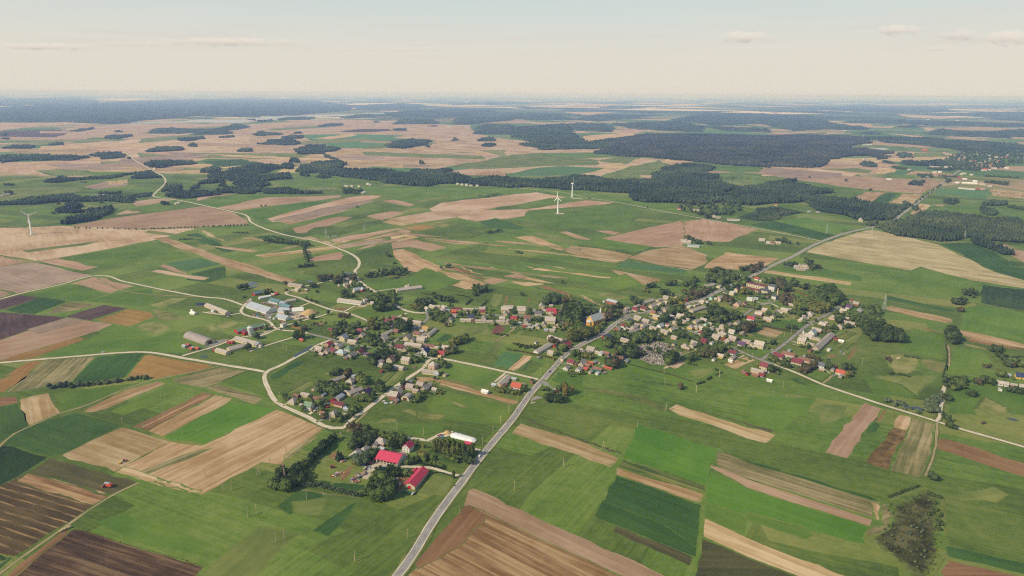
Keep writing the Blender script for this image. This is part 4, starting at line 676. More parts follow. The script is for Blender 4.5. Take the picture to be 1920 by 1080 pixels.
houses('V', 'among the trees of the far village', '680,225 860,235', '''940 110 16 9 a cg;790 125 12 8 a wg;985 75 16 9 a ig;1025 72 22 11 a co;1045 85 14 9 a wg;1150 100 14 9 a ig;1110 155 20 11 a co;1100 135 14 8 a wg;1130 165 14 8 a tg;1230 155 16 9 a ig;1280 148 26 10 a io;1355 178 20 10 a wg;1410 155 14 9 a cg;1400 180 14 9 a tg;1330 70 14 8 a wg;1365 75 12 8 a tg;1290 35 16 9 a wwB;1265 28 12 8 a wgB;1500 80 34 14 a ww2F;1520 105 14 9 a ig;1560 100 16 9 a cg;1590 115 14 9 a io;1605 150 22 11 a wo;1640 105 14 9 a ig;1665 75 16 9 a tg;1690 100 16 9 a io;1735 105 14 9 a ig;1490 185 14 9 a io;1450 150 14 9 a wg;1545 140 14 9 a cg;1570 165 14 9 a tg;1620 90 14 9 a wg;1700 75 14 9 a ig;1480 120 14 9 a wg;1430 190 12 8 a tg;1240 185 12 8 a wg'''.replace(' io', ' bo'), far)
houses('Z', 'of the settlements near the horizon', '1150,300 1280,300', '''1160 300 40 18 a wwB;1200 298 50 18 a wwB;1260 302 40 18 a wgB;1420 306 50 18 a wwB;730 488 40 14 a wwB;760 486 36 14 a wwB;575 380 36 14 a wwB;725 592 20 10 a wg;300 596 22 10 a wg''', far)
# ---- special buildings -------------------------------------------------
def axis(t, x1, y1, x2, y2, z):
    p = np.array(U(*tp(t, x1, y1), z)); e = np.array(U(*tp(t, x2, y2), z)); c = (p + e) / 2
    return c, float(np.linalg.norm(e - p)), math.atan2(*(e - p)[::-1]) - PI / 2
# red barns of the nearest farm
c, L, rz = axis('T', 598, 325, 850, 378, 5)
r = house_core('barn', c[0], c[1], L, 17, rz, 'w', 'z', 4.6, 4.2, chim=0, win=False, desc='big open-fronted barn under one wide crimson roof', zone='in the red-roofed farmyard', cat='barn', group='farm buildings', over=.8)
for o in list(r.children):
    if o.name.startswith('wall'): bpy.data.objects.remove(o)
side = -1 if (math.cos(rz) * c[0] + math.sin(rz) * c[1]) > 0 else 1       # the long side turned to the camera
fx = side * 8.4
w = MB(); hl = L / 2
w.prism([(-8.5, 0), (8.5, 0), (8.5, 4.6), (0, 8.8), (-8.5, 4.6)], -hl, -hl + .3).prism([(-8.5, 0), (8.5, 0), (8.5, 4.6), (0, 8.8), (-8.5, 4.6)], hl - .3, hl)
w.box(*sorted((-fx, -fx + side * .3)), -hl + .3, hl - .3, 0, 4.6)
w.build('wall', WALL['w'][1], r)
for k in range(7): MB().box(*sorted((fx, fx - side * .5)), -hl + .8 + k * (L - 2.1) / 6 - .25 + .0, -hl + .8 + k * (L - 2.1) / 6 + .25, 0, 4.6).build('post', WALL['w'][1], r)
MB().box(*sorted((fx - side * 3, fx - side * 14)), -hl + 2, hl - 8, 0, 3.2).build('hay_bay', plain('hay', '#6b5a3a'), r)
c, L, rz = axis('T', 1110, 515, 945, 705, 3.5)
r = house_core('barn', c[0], c[1], L, 11, rz, 'c', 'z', 3.4, 2.9, chim=0, win=False, desc='long cream cowshed with crimson roof', zone='beside the nearest farm entrance', cat='barn', group='farm buildings', over=.6)
for k in range(11):
    for s, rr in ((5.5, PI / 2), (-5.5, -PI / 2)): link('window', WIN, r, (s, -L / 2 + (k + .5) * L / 11, 1.5), rr)
e = 1 if (math.cos(rz) * c[1] - math.sin(rz) * c[0]) < 0 else -1
MB().box(-1.5, 1.5, *sorted((e * L / 2, e * (L / 2 + .12))), 0, 3).build('door', plain('red_gate', '#c01f38'), r)
# red barn with silo in the left compound
c, L, rz = axis('E', 735, 840, 1015, 775, 4)
r = house_core('barn', c[0], c[1], L, 15, rz, 'r', 'v', 4.2, 2.6, chim=0, win=False, desc='long red barn with grey-green roof', zone='beside the white silo', cat='barn', group='farm buildings')
for k in range(4):
    s = -1 if (math.cos(rz) * c[0] + math.sin(rz) * c[1]) > 0 else 1
    MB().box(*sorted((s * 7.5, s * 7.62)), -L * .35 + k * L * .22 - 1.6, -L * .35 + k * L * .22 + 1.6, 0, 3.2).build('door', M_FRAME, r)
x, y = U(*tp('E', 845, 860), 2.5); house_core('barn', x, y, 11, 9, rz + PI / 2, 'r', 'm', 4, 2, chim=0, win=False, desc='short red annexe barn', zone='in front of the long red barn', cat='barn', group='farm buildings')
x, y = U(*tp('E', 900, 880)); s = empty('silo', (x, y, 0))
M_SIL = plain('galvanised_silo', '#c9cac4', .45, .08, spec=.5); MB().lathe([(4.2, 0), (4.2, 11)], 20).build('tank', M_SIL, s); MB().lathe([(4.3, 11.003), (.5, 13.4), (.1, 13.6)], 20).build('roof', M_SIL, s)
for k in range(4): MB().lathe([(4.28, 2 + 2.4 * k), (4.28, 2.25 + 2.4 * k)], 20).build('band', M_CONC, s)
tag(s, 'round white metal silo in front of the long red barn', 'silo'); FOOT.append((x, y, 6))
# arched hangar
def hangar(t, x1, y1, x2, y2, W, hgt, desc, zone, mat):
    c, L, rz = axis(t, x1, y1, x2, y2, 3); r = empty('hangar', (c[0], c[1], 0), rz)
    arc = [(W / 2 * math.cos(PI * k / 14), hgt * math.sin(PI * k / 14)) for k in range(15)]
    MB().prism([(a, b) for a, b in arc], -L / 2, L / 2).build('roof', mat, r)
    for s in (-1, 1):
        MB().prism([(a * .97, b * .96) for a, b in arc], *sorted((s * L / 2, s * (L / 2 + .12)))).build('gable_wall', WALL['c'][1], r)
        MB().box(-W * .22, W * .22, *sorted((s * (L / 2 + .12), s * (L / 2 + .2))), 0, hgt * .66).build('door', M_DOOR, r)
    FOOT.append((c[0], c[1], W)); tagz(r, desc, zone, 'hangar'); return r
M_HANG = roofmat('weathered_sheet_roof', '#9b8f86')
hangar('E', 200, 880, 440, 965, 17, 7.5, 'long round-arched grey hangar', 'standing alone left of the cream sheds', M_HANG)
hangar('J', 1555, 520, 1605, 480, 12, 5.5, 'short round-arched grey hangar', 'beside the brick house', M_HANG)
# church
c, L, rz = axis('H', 395, 745, 520, 705, 5)
r = empty('church', (c[0], c[1], 0), rz); M_CH = plain('church_plaster', '#cc9d4c', .9, .12); M_CR = roofmat('church_sheet_roof', '#b9bcb8'); W_ = 13
e = 1 if (math.cos(rz) * 0 - math.sin(rz) * 1) > 0 else -1                # +y end points right when e = 1
MB().prism([(-W_ / 2, 0), (W_ / 2, 0), (W_ / 2, 8), (0, 16), (-W_ / 2, 8)], -L / 2, L / 2).build('wall', M_CH, r)
k = 8 / (W_ / 2); a = W_ / 2 + .5
ro = MB().prism([(-a, 8 - .5 * k + .02), (0, 16.02), (a, 8 - .5 * k + .02), (a, 8 - .5 * k + .42), (0, 16.5), (-a, 8 - .5 * k + .42)][::-1], -L / 2 - .3, L / 2 + .3).build('roof', M_CR, r)
tip = MB(); tip.box(-.9, .9, e * (L / 2 - 1.8) - .9, e * (L / 2 - 1.8) + .9, 15, 19).lathe([(1.25, 19), (.9, 20), (.25, 24), (.05, 25.5)], 8, (0, e * (L / 2 - 1.8))).build('turret', plain('turret_white', '#d8d6cc'), ro)
MB().prism([(-W_ / 2 - .6, 0), (W_ / 2 + .6, 0), (W_ / 2 + .6, 8.6), (0, 17.6), (-W_ / 2 - .6, 8.6)], *sorted((e * (L / 2 + .31), e * (L / 2 + 1.2)))).build('front_gable', plain('church_brick', '#c08148'), r)
nb = 5; M_BUT = plain('buttress_plaster', '#e0b56a')
for s in (-1, 1):
    for q_ in range(nb + 1): MB().box(*sorted((s * W_ / 2, s * (W_ / 2 + .9))), -L / 2 + .5 + q_ * (L - 1.6) / nb - .4, -L / 2 + .5 + q_ * (L - 1.6) / nb + .6, 0, 7).build('buttress', M_BUT, r)
    for q_ in range(nb):
        yy = -L / 2 + .6 + (q_ + .5) * (L - 1.6) / nb
        MB().prism([(-.8, 0), (.8, 0), (.8, 3), (.45, 3.8), (0, 4.3), (-.45, 3.8), (-.8, 3)], -.06, .06).build('window', M_GLASS, r, (s * W_ / 2, yy, 2.2), PI / 2)
MB().box(-1.3, 1.3, *sorted((e * (L / 2 + 1.2), e * (L / 2 + 1.3))), 0, 3.6).build('door', M_DOOR, r)
MB().lathe([(5.2, 0), (5.2, 6.5)], 8, (0, -e * L / 2)).build('apse', M_CH, r); MB().lathe([(5.6, 6.5), (.2, 10)], 8, (0, -e * L / 2)).build('apse_roof', M_CR, r)
tag(r, 'yellow church with steep pale metal roof and little white turret', 'church'); FOOT += [(c[0] - math.sin(rz) * o, c[1] + math.cos(rz) * o, 9) for o in (-10, 0, 10)]
x, y = U(*tp('c', 150, 600)); b = empty('bell_tower', (x, y, 0))
MB().box(-1.6, 1.6, -1.6, 1.6, 0, 5).build('wall', M_CH, b); MB().add([(-2, -2, 5), (2, -2, 5), (2, 2, 5), (-2, 2, 5), (0, 0, 8.5)], [(0, 1, 4), (1, 2, 4), (2, 3, 4), (3, 0, 4), (3, 2, 1, 0)]).build('roof', ROOF['m'][1], b)
tag(b, 'small yellow belfry with dark red cap left of the church', 'belfry'); FOOT.append((x, y, 4))
# school
def block(t, x1, y1, x2, y2, W, hgt, wk, rk, desc, zone, floors):
    c, L, rz = axis(t, x1, y1, x2, y2, hgt * .6); r = empty('school_block', (c[0], c[1], 0), rz)
    MB().box(-W / 2, W / 2, -L / 2, L / 2, 0, hgt).build('wall', WALL[wk][1], r); MB().box(-W / 2 - .3, W / 2 + .3, -L / 2 - .3, L / 2 + .3, hgt + .003, hgt + .45).build('roof', ROOF[rk][1], r)
    n = int(L / 4.2)
    for f in range(floors):
        for k in range(n):
            for s, rr in ((W / 2, PI / 2), (-W / 2, -PI / 2)): link('window', WINL, r, (s, -L / 2 + (k + .5) * L / n, 1 + f * 3.1), rr)
    n = max(2, int(L / W)); FOOT.extend((c[0] - math.sin(rz) * o, c[1] + math.cos(rz) * o, W * .6 + 1) for o in np.linspace(-L / 2, L / 2, n + 1))
    tagz(r, desc, zone, 'school', 'school buildings'); return r
block('I', 612, 320, 815, 362, 11, 9.5, 'c', 'm', 'long cream three-storey block with maroon roof edge', 'at the back of the school', 3)
block('I', 548, 358, 740, 402, 10, 6.8, 'c', 'm', 'long cream two-storey block with maroon roof edge', 'at the front of the school', 2)
block('I', 750, 385, 855, 408, 14, 6, 'c', 'k', 'cream hall with flat slate roof', 'joining the two school blocks', 1)
block('I', 845, 348, 925, 362, 14, 9, 'w', 'k', 'tall white gym block with flat slate roof', 'at the right end of the school', 1)
x, y = U(*tp('I', 943, 470)); s = empty('chimney_stack', (x, y, 0)); MB().lathe([(1.5, 0), (1.1, 16), (1.25, 16.3), (1.25, 17)], 10).build('shaft', plain('stack_brick', '#c9a780'), s); tag(s, 'pale brick chimney stack beside the boiler house', 'chimney')
RP = np.concatenate([np.concatenate([c, np.full((len(c), 1), w / 2 + 1.2)], 1) for c, w in ROADS])
def outbuildings():
    zz = {}
    for o, desc, zone, px in list(PENDING): zz[o.name] = zone
    for o in [o for o in COL.objects if o.name.split('.')[0] == 'house' and o.parent is None]:
        x, y, _ = o.location
        if math.hypot(x, y) > 1650: continue
        for k in range(int(RNG.integers(0, 3))):
            th = o.rotation_euler[2] + RNG.integers(4) * PI / 2 + RNG.normal(0, .25); r = RNG.uniform(11, 17); cx, cy = x + r * math.cos(th), y + r * math.sin(th)
            fa = np.array(FOOT)
            if np.any(np.hypot(fa[:, 0] - cx, fa[:, 1] - cy) < fa[:, 2] + 2.2) or np.any(np.hypot(RP[:, 0] - cx, RP[:, 1] - cy) < RP[:, 2] + 3): continue
            wk = 'togtwgto'[RNG.integers(8)]; rk = 'gggugnkg'[RNG.integers(8)]
            house_core('shed', cx, cy, RNG.uniform(4.5, 8), RNG.uniform(3.5, 5), o.rotation_euler[2] + RNG.integers(2) * PI / 2, wk, rk, 2.4, 1.4, chim=0, win=False, desc='%s shed with %s roof' % (WALL[wk][0], ROOF[rk][0]), zone=zz[o.name], cat='shed', group='sheds beside the houses')
outbuildings()
# ---------------------------------------------------------------- vegetation
def leafmat(name, c1, c2, var=.2):
    m, q, b = newmat(name, .9, .1); w = q.new('ShaderNodeNewGeometry').outputs['Position']
    t = q.math('ADD', q.noise(w, .16, 3, .6), q.math('MULTIPLY', q.math('SUBTRACT', q.noise(w, .9, 2), .5), .6))
    t = q.math('ADD', t, q.mr(q.new('ShaderNodeObjectInfo').outputs['Random'], 0, 1, -var, var))
    col = q.ramp(t, [(.25, lin(c1)), (.75, lin(c2))]); q.l.new(col, b.inputs['Base Color'])
    tl = q.new('ShaderNodeBsdfTranslucent'); q.l.new(col, tl.inputs[0]); mx = q.new('ShaderNodeMixShader'); mx.inputs[0].default_value = .35
    q.l.new(b.outputs[0], mx.inputs[1]); q.l.new(tl.outputs[0], mx.inputs[2]); q.l.new(mx.outputs[0], q.n['Material Output'].inputs['Surface']); return m
LEAF = dict(b=leafmat('leaf_green', '#4d6230', '#768545'), d=leafmat('leaf_dark', '#3c4c2c', '#5a693d'), y=leafmat('leaf_yellowish', '#5f6a36', '#8b8744'), r=leafmat('leaf_russet', '#4f4a30', '#6f6646'),
  p=leafmat('leaf_poplar', '#53612f', '#7d8245'), w=leafmat('leaf_willow', '#56634a', '#78855f'), c=leafmat('needle_dark', '#31402b', '#4b5c3d'), g=leafmat('leaf_golden', '#80702f', '#a38f4a'))
BARK = plain('bark', '#4a3e31')
ICO_V = None
def ico(sub):
    import bmesh
    bm = bmesh.new(); bmesh.ops.create_icosphere(bm, subdivisions=sub, radius=1.0); v = np.array([x.co[:] for x in bm.verts]); f = np.array([[x.index for x in t.verts] for t in bm.faces]); bm.free(); return v, f
I1, I2 = ico(1), ico(2)
def crown(shape, nclump, nleaf, leaf, rng):
    """unit crown (height 1, radius about .5): leafy clumps over a dark lumpy heart; returns verts, quads, tris"""
    if shape == 'col': prof = lambda z: .17 * (math.sin(PI * min(1, max(0, z)) ** .75) ** .6 + .1)
    elif shape == 'con': prof = lambda z: .30 * (1 - z) ** .8 + .02
    elif shape == 'shr': prof = lambda z: .62 * math.sqrt(max(0, 1 - z ** 2))
    else: prof = lambda z: .46 * math.sqrt(max(0, 1 - ((z - .52) / .5) ** 2)) + .02
    z0 = {'col': .06, 'con': .04, 'shr': .0}.get(shape, .14)
    V = []; Q = []; T = []
    iv, itr = I1 if nclump < 12 else I2
    hv = iv.copy(); z = z0 + (hv[:, 2] * .5 + .5) * (.95 - z0)
    rr = np.array([prof(a) for a in z]); h = np.hypot(hv[:, 0], hv[:, 1]); h[h < 1e-6] = 1
    jit = rng.uniform(.62, 1.02, len(hv)); hv = np.stack([hv[:, 0] / h * rr * jit * np.minimum(1, h * 1.6), hv[:, 1] / h * rr * jit * np.minimum(1, h * 1.6), z], 1)
    V.append(hv); T.append(itr); n = len(hv)
    for k in range(nclump):
        z = z0 + (1 - z0) * rng.uniform(.05, .97); a = rng.uniform(0, 2 * PI); pr = prof(z); r = pr * rng.uniform(.55, 1.0)
        c = np.array([math.cos(a) * r, math.sin(a) * r, z]); cr = (.13 if shape not in ('col', 'con') else .07) * rng.uniform(.7, 1.3)
        d = rng.normal(size=(nleaf, 3)); d /= np.linalg.norm(d, axis=1, keepdims=True); d[:, 2] = np.abs(d[:, 2]) * .9 + d[:, 2] * .1
        p = c + d * cr * rng.uniform(.6, 1.1, (nleaf, 1)) * np.array([1, 1, .8])
        nrm = d + rng.normal(0, .45, (nleaf, 3)); nrm /= np.linalg.norm(nrm, axis=1, keepdims=True)
        u = np.cross(nrm, rng.normal(size=(nleaf, 3))); u /= np.linalg.norm(u, axis=1, keepdims=True); w = np.cross(nrm, u)
        s = leaf * rng.uniform(.6, 1.3, (nleaf, 1)); u = u * s; w = w * s * rng.uniform(.6, 1, (nleaf, 1))
        q = np.stack([p - u - w, p + u - w, p + u + w, p - u + w], 1).reshape(-1, 3); V.append(q); Q.append(np.arange(nleaf * 4).reshape(-1, 4) + n); n += nleaf * 4
    return np.concatenate(V), np.concatenate(Q), np.concatenate(T)
SHAPE = dict(b='rnd', d='rnd', y='rnd', r='rnd', p='col', w='rnd', c='con', g='col', s='shr', t='shr', u='shr')
MATK = dict(s='b', t='r', u='d')                                   # shrubs: green, russet, dark
NAMEK = dict(b='broadleaf_tree', d='broadleaf_tree', y='broadleaf_tree', r='broadleaf_tree', w='willow_tree', p='poplar_tree', g='poplar_tree', c='spruce_tree', s='shrub', t='shrub', u='shrub')
DESCK = dict(b='round green leafy tree', d='dark green leafy tree', y='yellowish green tree', r='russet brown tree', w='grey-green willow', p='slim green poplar', g='slim golden poplar', c='dark pointed spruce', s='green shrub', t='brownish shrub', u='dark green shrub')
rngv = np.random.default_rng(3)
NEAR = {}; FARV = {}
for k in SHAPE:
    sh = SHAPE[k]; mt = LEAF[MATK.get(k, k)]; NEAR[k] = []; FARV[k] = []
    for v in range(3):
        a, b_, c_ = crown(sh, 34, 16, .042 if sh not in ('col', 'con') else .03, rngv); NEAR[k].append(mesh_np('crown', a, b_, c_, [mt]))
    for v in range(4): FARV[k].append(crown(sh, 11, 7, .075 if sh not in ('col', 'con') else .05, rngv))
TRUNK = MB().bar((0, 0, -.02), (0, 0, .5), .032, .016, 7).bar((0, 0, .3), (.14, .05, .6), .013, .005, 5).bar((0, 0, .34), (-.12, .09, .62), .012, .005, 5).bar((0, 0, .38), (.02, -.15, .64), .012, .005, 5).mesh('trunk', BARK)
TREES = []                                            # x, y, height, width factor, kind, zone
def inpoly(P, X, Y):
    r = np.zeros(len(X), bool); n = len(P); j = n - 1
    for i in range(n):
        xi, yi = P[i]; xj, yj = P[j]
        r ^= ((yi > Y) != (yj > Y)) & (X < (xj - xi) * (Y - yi) / (yj - yi + 1e-12) + xi); j = i
    return r
FA = np.array(FOOT)
RP = np.concatenate([np.concatenate([c, np.full((len(c), 1), w / 2 + 1.2)], 1) for c, w in ROADS])
def clear(x, y, r):
    if np.any(np.hypot(FA[:, 0] - x, FA[:, 1] - y) < FA[:, 2] + r * .45): return False
    return not np.any(np.hypot(RP[:, 0] - x, RP[:, 1] - y) < RP[:, 2] + r * .3)
def trees(t, zone, txt):
    """'kinds h count x,y ...' : one point = a clump there, two = a row, more = scattered over the polygon"""
    for row in txt.strip().split(';'):
        row = row.strip()
        if not row: continue
        kinds, h, cnt, rest = row.split(None, 3); h = float(h); cnt = int(cnt); P = ptsw(t, rest, h * .4)
        pts = []
        if len(P) == 1: pts = [P[0] + (RNG.normal(0, h * .35, 2) if cnt > 1 else 0) for _ in range(cnt)]
        elif len(P) == 2: pts = [P[0] + (P[1] - P[0]) * ((k + RNG.uniform(.2, .8)) / cnt) + RNG.normal(0, h * .06, 2) for k in range(cnt)]
        else:
            lo, hi = P.min(0), P.max(0); tries = 0
            while len(pts) < cnt and tries < cnt * 60:
                tries += 1; q = RNG.uniform(lo, hi)
                if inpoly(P, q[:1], q[1:])[0] and all((q[0] - z[0]) ** 2 + (q[1] - z[1]) ** 2 > (h * .3) ** 2 for z in pts): pts.append(q)
        for q in pts:
            k = kinds[RNG.integers(len(kinds))]; hh = h * RNG.uniform(.72, 1.22)
            if k in 'stu': hh = min(hh, h) * .75
            if clear(q[0], q[1], hh * .4): TREES.append((q[0], q[1], hh, RNG.uniform(.85, 1.2), k, zone))
zE = 'around the left farm compound'
trees('E', zE, '''d 13 5 850,340;rb 9 7 1080,405;rt 7 4 1310,308;rd 8 6 1610,335;ru 5 3 1650,398;rt 8 10 1500,465 1660,520;d 9 1 1770,640;d 8 4 1580,690;d 11 2 940,900;d 9 3 880,1040;b 8 6 1080,805;by 13 6 1455,900;d 7 4 1400,765;r 7 5 1490,810;d 7 1 1740,945;u 6 8 1500,105 1610,90;u 5 2 1440,125;rd 9 14 1650,235 1760,215 1780,260 1680,280;rd 9 16 1780,240 1920,215 1920,290 1820,290;t 4 12 1560,770 1640,730 1760,735 1700,790;d 8 6 1300,640 1360,680;s 4 8 500,620 560,600 530,640;u 5 4 1450,720;by 8 4 1850,890;d 9 5 1880,860;s 5 5 820,460''')
zF = 'around the upper left hamlet'
trees('F', zF, '''rd 11 20 330,150 430,95 620,105 640,150 500,165 430,185;u 6 12 205,130 340,85 340,105 230,145;d 10 26 730,100 900,60 1120,25 1240,35 1230,75 1000,90 740,112;d 9 10 485,300 590,290 600,330 500,340;bd 13 46 780,345 900,310 1060,320 1100,390 1050,470 960,480 860,470 910,430 900,385 800,385;by 11 12 1260,440 1330,430 1390,460 1390,500 1270,490;d 10 20 1310,390 1430,365 1500,375 1500,400 1420,425 1330,425;d 10 18 1500,310 1740,370 1740,385 1640,385 1500,340;rt 7 4 125,210 200,200;u 5 2 210,280;d 9 3 1050,300;u 5 2 820,275;d 6 4 560,220 720,230;d 8 5 700,210;s 5 6 1380,290 1480,310''')
zL = 'among the gardens of the left village'
trees('F', zL, '''db 10 22 1460,540 1600,515 1700,545 1680,600 1570,610 1480,580;d 15 16 1100,640 1180,610 1250,650 1240,700 1110,705;yg 11 10 775,580 830,610 860,690 790,690;d 10 2 860,595;bd 9 34 390,660 540,640 700,655 690,700 600,760 430,790;bd 9 18 760,780 900,760 920,860 790,880;bd 9 14 870,650 1030,640 1020,690 900,700;by 8 22 1700,850 1880,790 1870,840 1720,875;br 9 9 1700,950;bd 9 8 1500,970 1560,1010;d 10 24 880,955 1000,940 1090,960 1000,1010 860,1070;d 9 8 1140,1000 1190,1020;bd 9 8 1290,1045;rt 9 4 450,545 490,550;rt 8 3 530,560;r 8 1 575,540;d 8 1 320,515;r 7 1 1660,660;b 8 6 420,820 400,770;bd 7 10 560,1000 760,900;s 5 10 1100,1000 1220,960;b 8 4 1250,925;s 6 6 1320,935;y 7 2 1570,870;d 8 6 900,880 1000,900;s 5 14 640,700 760,690;b 7 10 1090,700 1250,720;s 5 8 1180,850;bd 7 6 1700,560;yb 8 5 410,780''')
zS = 'along the village street'
trees('G', zS, '''d 11 26 1295,375 1370,335 1480,345 1480,400 1310,410;ry 8 14 1510,340 1620,340 1640,390 1530,390;bd 14 60 1530,470 1740,460 1730,600 1600,620 1480,600 1470,550;d 11 14 520,240 680,225 670,275 540,285;d 7 5 545,310;u 5 8 620,440 680,380;u 5 10 440,420 510,360;d 7 2 1045,310;d 6 1 1523,178;bd 8 8 1150,515;bd 9 8 950,510;bd 8 6 530,520;by 9 30 1440,630 1700,620 1760,700 1640,745 1540,720;bd 8 24 1540,720 1720,640 1760,720 1640,800;y 14 10 1640,800 1700,790;yg 13 22 1740,790 1800,730 1900,705 1910,790 1760,830;bd 9 18 1420,990 1530,930 1560,880 1620,960;d 8 10 940,630 1030,650;u 5 22 980,860 1300,885 1200,915 1000,905;r 9 5 1415,835;d 10 16 1750,480 1900,475 1890,540 1760,535;bd 8 10 340,530 1000,535;s 5 12 680,575 800,580;u 4 14 770,755 910,770;bd 7 8 1200,590 1310,600;s 5 8 1140,660 1250,690;u 5 22 1300,400 1900,430;s 5 14 400,510 560,515;bd 6 8 300,480 400,470;d 7 6 1700,490 1720,540''')
zH = 'among the gardens around the church'
trees('H', zH, '''d 10 10 860,480 950,475 960,525 870,530;d 11 5 1060,325;d 11 4 1320,305;d 8 2 1265,318;d 10 12 1440,310 1590,300 1590,350 1450,350;d 9 5 1590,270;rb 9 40 1430,380 1600,360 1800,370 1790,440 1640,455 1440,415;yr 9 14 1490,450 1640,445 1620,495 1500,500;by 11 22 1290,490 1440,480 1440,550 1280,550;d 10 7 1210,405;by 7 8 1030,385;d 9 6 1285,425;bd 11 36 1710,220 1900,210 1900,310 1720,270;br 11 26 560,610 740,630 720,700 600,700;bd 9 7 1165,600;br 9 8 1065,600;bd 8 5 1205,555;bd 11 20 1290,580 1440,590 1430,640 1300,640;bd 11 14 1170,690 1270,680 1270,740 1180,740;d 9 6 1410,765;d 11 5 1510,660;d 14 3 1740,625;d 15 3 1815,635;by 9 10 1760,720 1880,720;bd 9 10 1800,760 1880,790;yb 15 5 615,800;yb 9 26 470,790 560,740 580,830 380,925 350,900;b 14 7 275,815;yg 13 7 225,900;b 11 7 340,890;bd 9 20 680,860 830,860 850,925 700,920;db 10 34 860,890 1100,890 1100,955 900,955;r 11 9 600,965;d 11 7 1410,895;d 9 7 1730,875;d 9 8 1620,1005;bd 9 30 1640,1030 1900,1030 1880,1080 1660,1080;bd 8 8 860,760 900,700;s 5 14 940,800 1080,840;bd 7 10 1040,850 1180,870;bd 7 12 1310,700 1480,700;s 5 10 1350,860 1500,820;s 5 10 700,740 800,790;bd 8 8 1720,560 1860,570;d 8 14 640,590 760,560;bd 8 8 1650,690 1740,690;bd 8 10 1480,760 1700,830;yr 8 5 850,620;bd 8 8 300,640 400,640;d 11 14 120,590 300,590;bd 11 16 90,620 260,600 280,700 240,740 100,690;s 5 10 960,860 1100,870''')
zI = 'around the school'
trees('I', zI, '''bd 12 56 170,230 330,200 600,230 630,280 560,320 380,380 350,350 240,280;d 10 5 580,145;r 12 12 640,150 760,100 770,150 660,180;u 7 8 210,165 300,180;rd 13 22 950,270 1010,275 1080,390 970,380;d 12 7 1130,305;d 12 8 1290,340 1230,350;db 16 70 1340,410 1540,370 1690,470 1680,510 1500,520 1380,510 1330,470;yb 13 36 1230,470 1320,520 1310,590 1200,590 1160,545;by 13 28 1320,560 1530,545 1510,610 1330,615;rt 11 26 980,450 1050,430 1130,480 1110,540 990,520;bd 9 24 750,260 960,265 940,300 790,290;by 10 16 520,375 680,375 690,420 530,410;bd 8 8 820,440;r 11 7 395,500;bd 8 18 620,560 760,535 740,595 640,595;d 14 1 1293,75;rd 8 5 1385,120;d 7 7 1010,90 1130,105;bd 8 8 700,440 800,470;s 5 10 1340,590 1500,640;u 7 14 1180,340 1560,380;bd 8 10 60,360 260,370;d 8 8 240,560 280,620;bd 9 20 330,640 520,650;s 5 12 1130,590 1260,640''')
zM = 'among the gardens of the right village'
trees('M', zM, '''bd 10 16 1590,150 1670,180 1690,240 1600,270;bd 9 34 1690,170 1920,190 1920,235 1800,240;r 13 7 635,330;bd 9 36 300,180 540,155 560,205 320,235;d 10 7 285,245;bd 10 6 350,235;bd 8 12 140,370 230,340;d 9 5 490,350;d 7 14 1050,315 1180,330;t 4 34 740,295 1150,370;d 9 3 865,490;bd 7 10 1270,550 1440,570;rt 7 30 1190,800 1380,720 1390,755 1230,840;d 9 8 1530,760;d 9 7 1740,780;yg 7 4 1755,865;d 9 12 860,800 930,790;br 9 34 60,590 250,580 260,640 60,640;yb 7 16 830,660 900,650 1000,760 880,690;d 7 9 1030,740 1090,760;bd 8 10 820,160 980,200;s 5 14 700,250 880,250;bd 8 14 1100,150 1250,180;bd 8 18 1250,260 1420,230;s 5 12 1370,290 1500,330;bd 7 14 1520,330 1800,310;d 9 20 1790,280 1920,310;s 5 16 220,440 400,500;bd 8 12 280,520 400,560;s 5 10 480,530 700,560;d 8 6 570,480 690,500;bd 7 8 1180,440 1260,500;s 5 12 1350,600 1420,590;s 5 8 900,690 1020,700;bd 7 6 1060,690 1120,720;rt 6 12 1280,640 1420,680;d 7 5 100,420 200,440;bd 8 12 20,430 90,500;bd 8 8 1180,180 1260,170;s 4 12 820,650 960,620;bd 8 8 360,330 420,350;s 5 12 640,250 760,300;bd 8 12 1580,90 1740,60''')
zQ = 'around the cemetery'
trees('L', zQ, '''bd 12 26 720,320 860,310 920,340 920,405 730,360;bd 11 18 1250,410 1380,375 1370,450 1240,480;rd 11 14 590,470 700,450 710,510 620,520;bd 11 14 560,230 680,230 660,290 570,280;bd 8 7 235,385;by 6 14 290,370 460,400 440,435 300,420;d 10 6 30,490;r 9 2 1455,755;u 4 8 1600,715 1690,685;u 4 5 1710,665 1770,635;u 4 4 1810,610 1880,580;d 9 4 1560,425;bd 8 10 860,180 1090,210;bd 9 8 60,430 100,380;br 7 8 970,370;s 5 10 200,590 270,600;bd 8 10 1100,180 1160,210;u 4 5 1490,480 1600,500;r 7 6 690,300 700,440;u 4 3 1810,550''')
trees('L', zQ, '''ts 3 40 940,300 1110,245 1290,285 1410,382 1240,495 1095,485 960,440 920,380;bd 6 7 1000,300 1200,330 1150,420''')
zK = 'beside the lane and the main road'
trees('K', zK, '''g 17 2 1680,650;g 17 2 1735,680;g 13 1 1760,665;bd 9 16 1450,730 1660,745 1640,785 1460,775;d 9 5 1615,640;b 5 7 1400,660 1500,660;yb 5 28 860,645 1040,650 1230,700 1220,725 880,675;bd 11 8 1595,375;bd 9 18 390,130 560,70 570,100 410,155;rb 9 10 390,225;bd 9 10 190,265;bd 7 9 20,740;yb 6 2 285,690;s 6 3 240,690;d 6 1 210,530;d 8 3 1540,735;bd 8 10 260,340 330,400;bd 7 6 1210,660;d 5 7 1310,570;bd 8 8 60,260 80,300;s 4 12 860,590 1040,620''')
zJ = 'in the gardens inside the road loop'
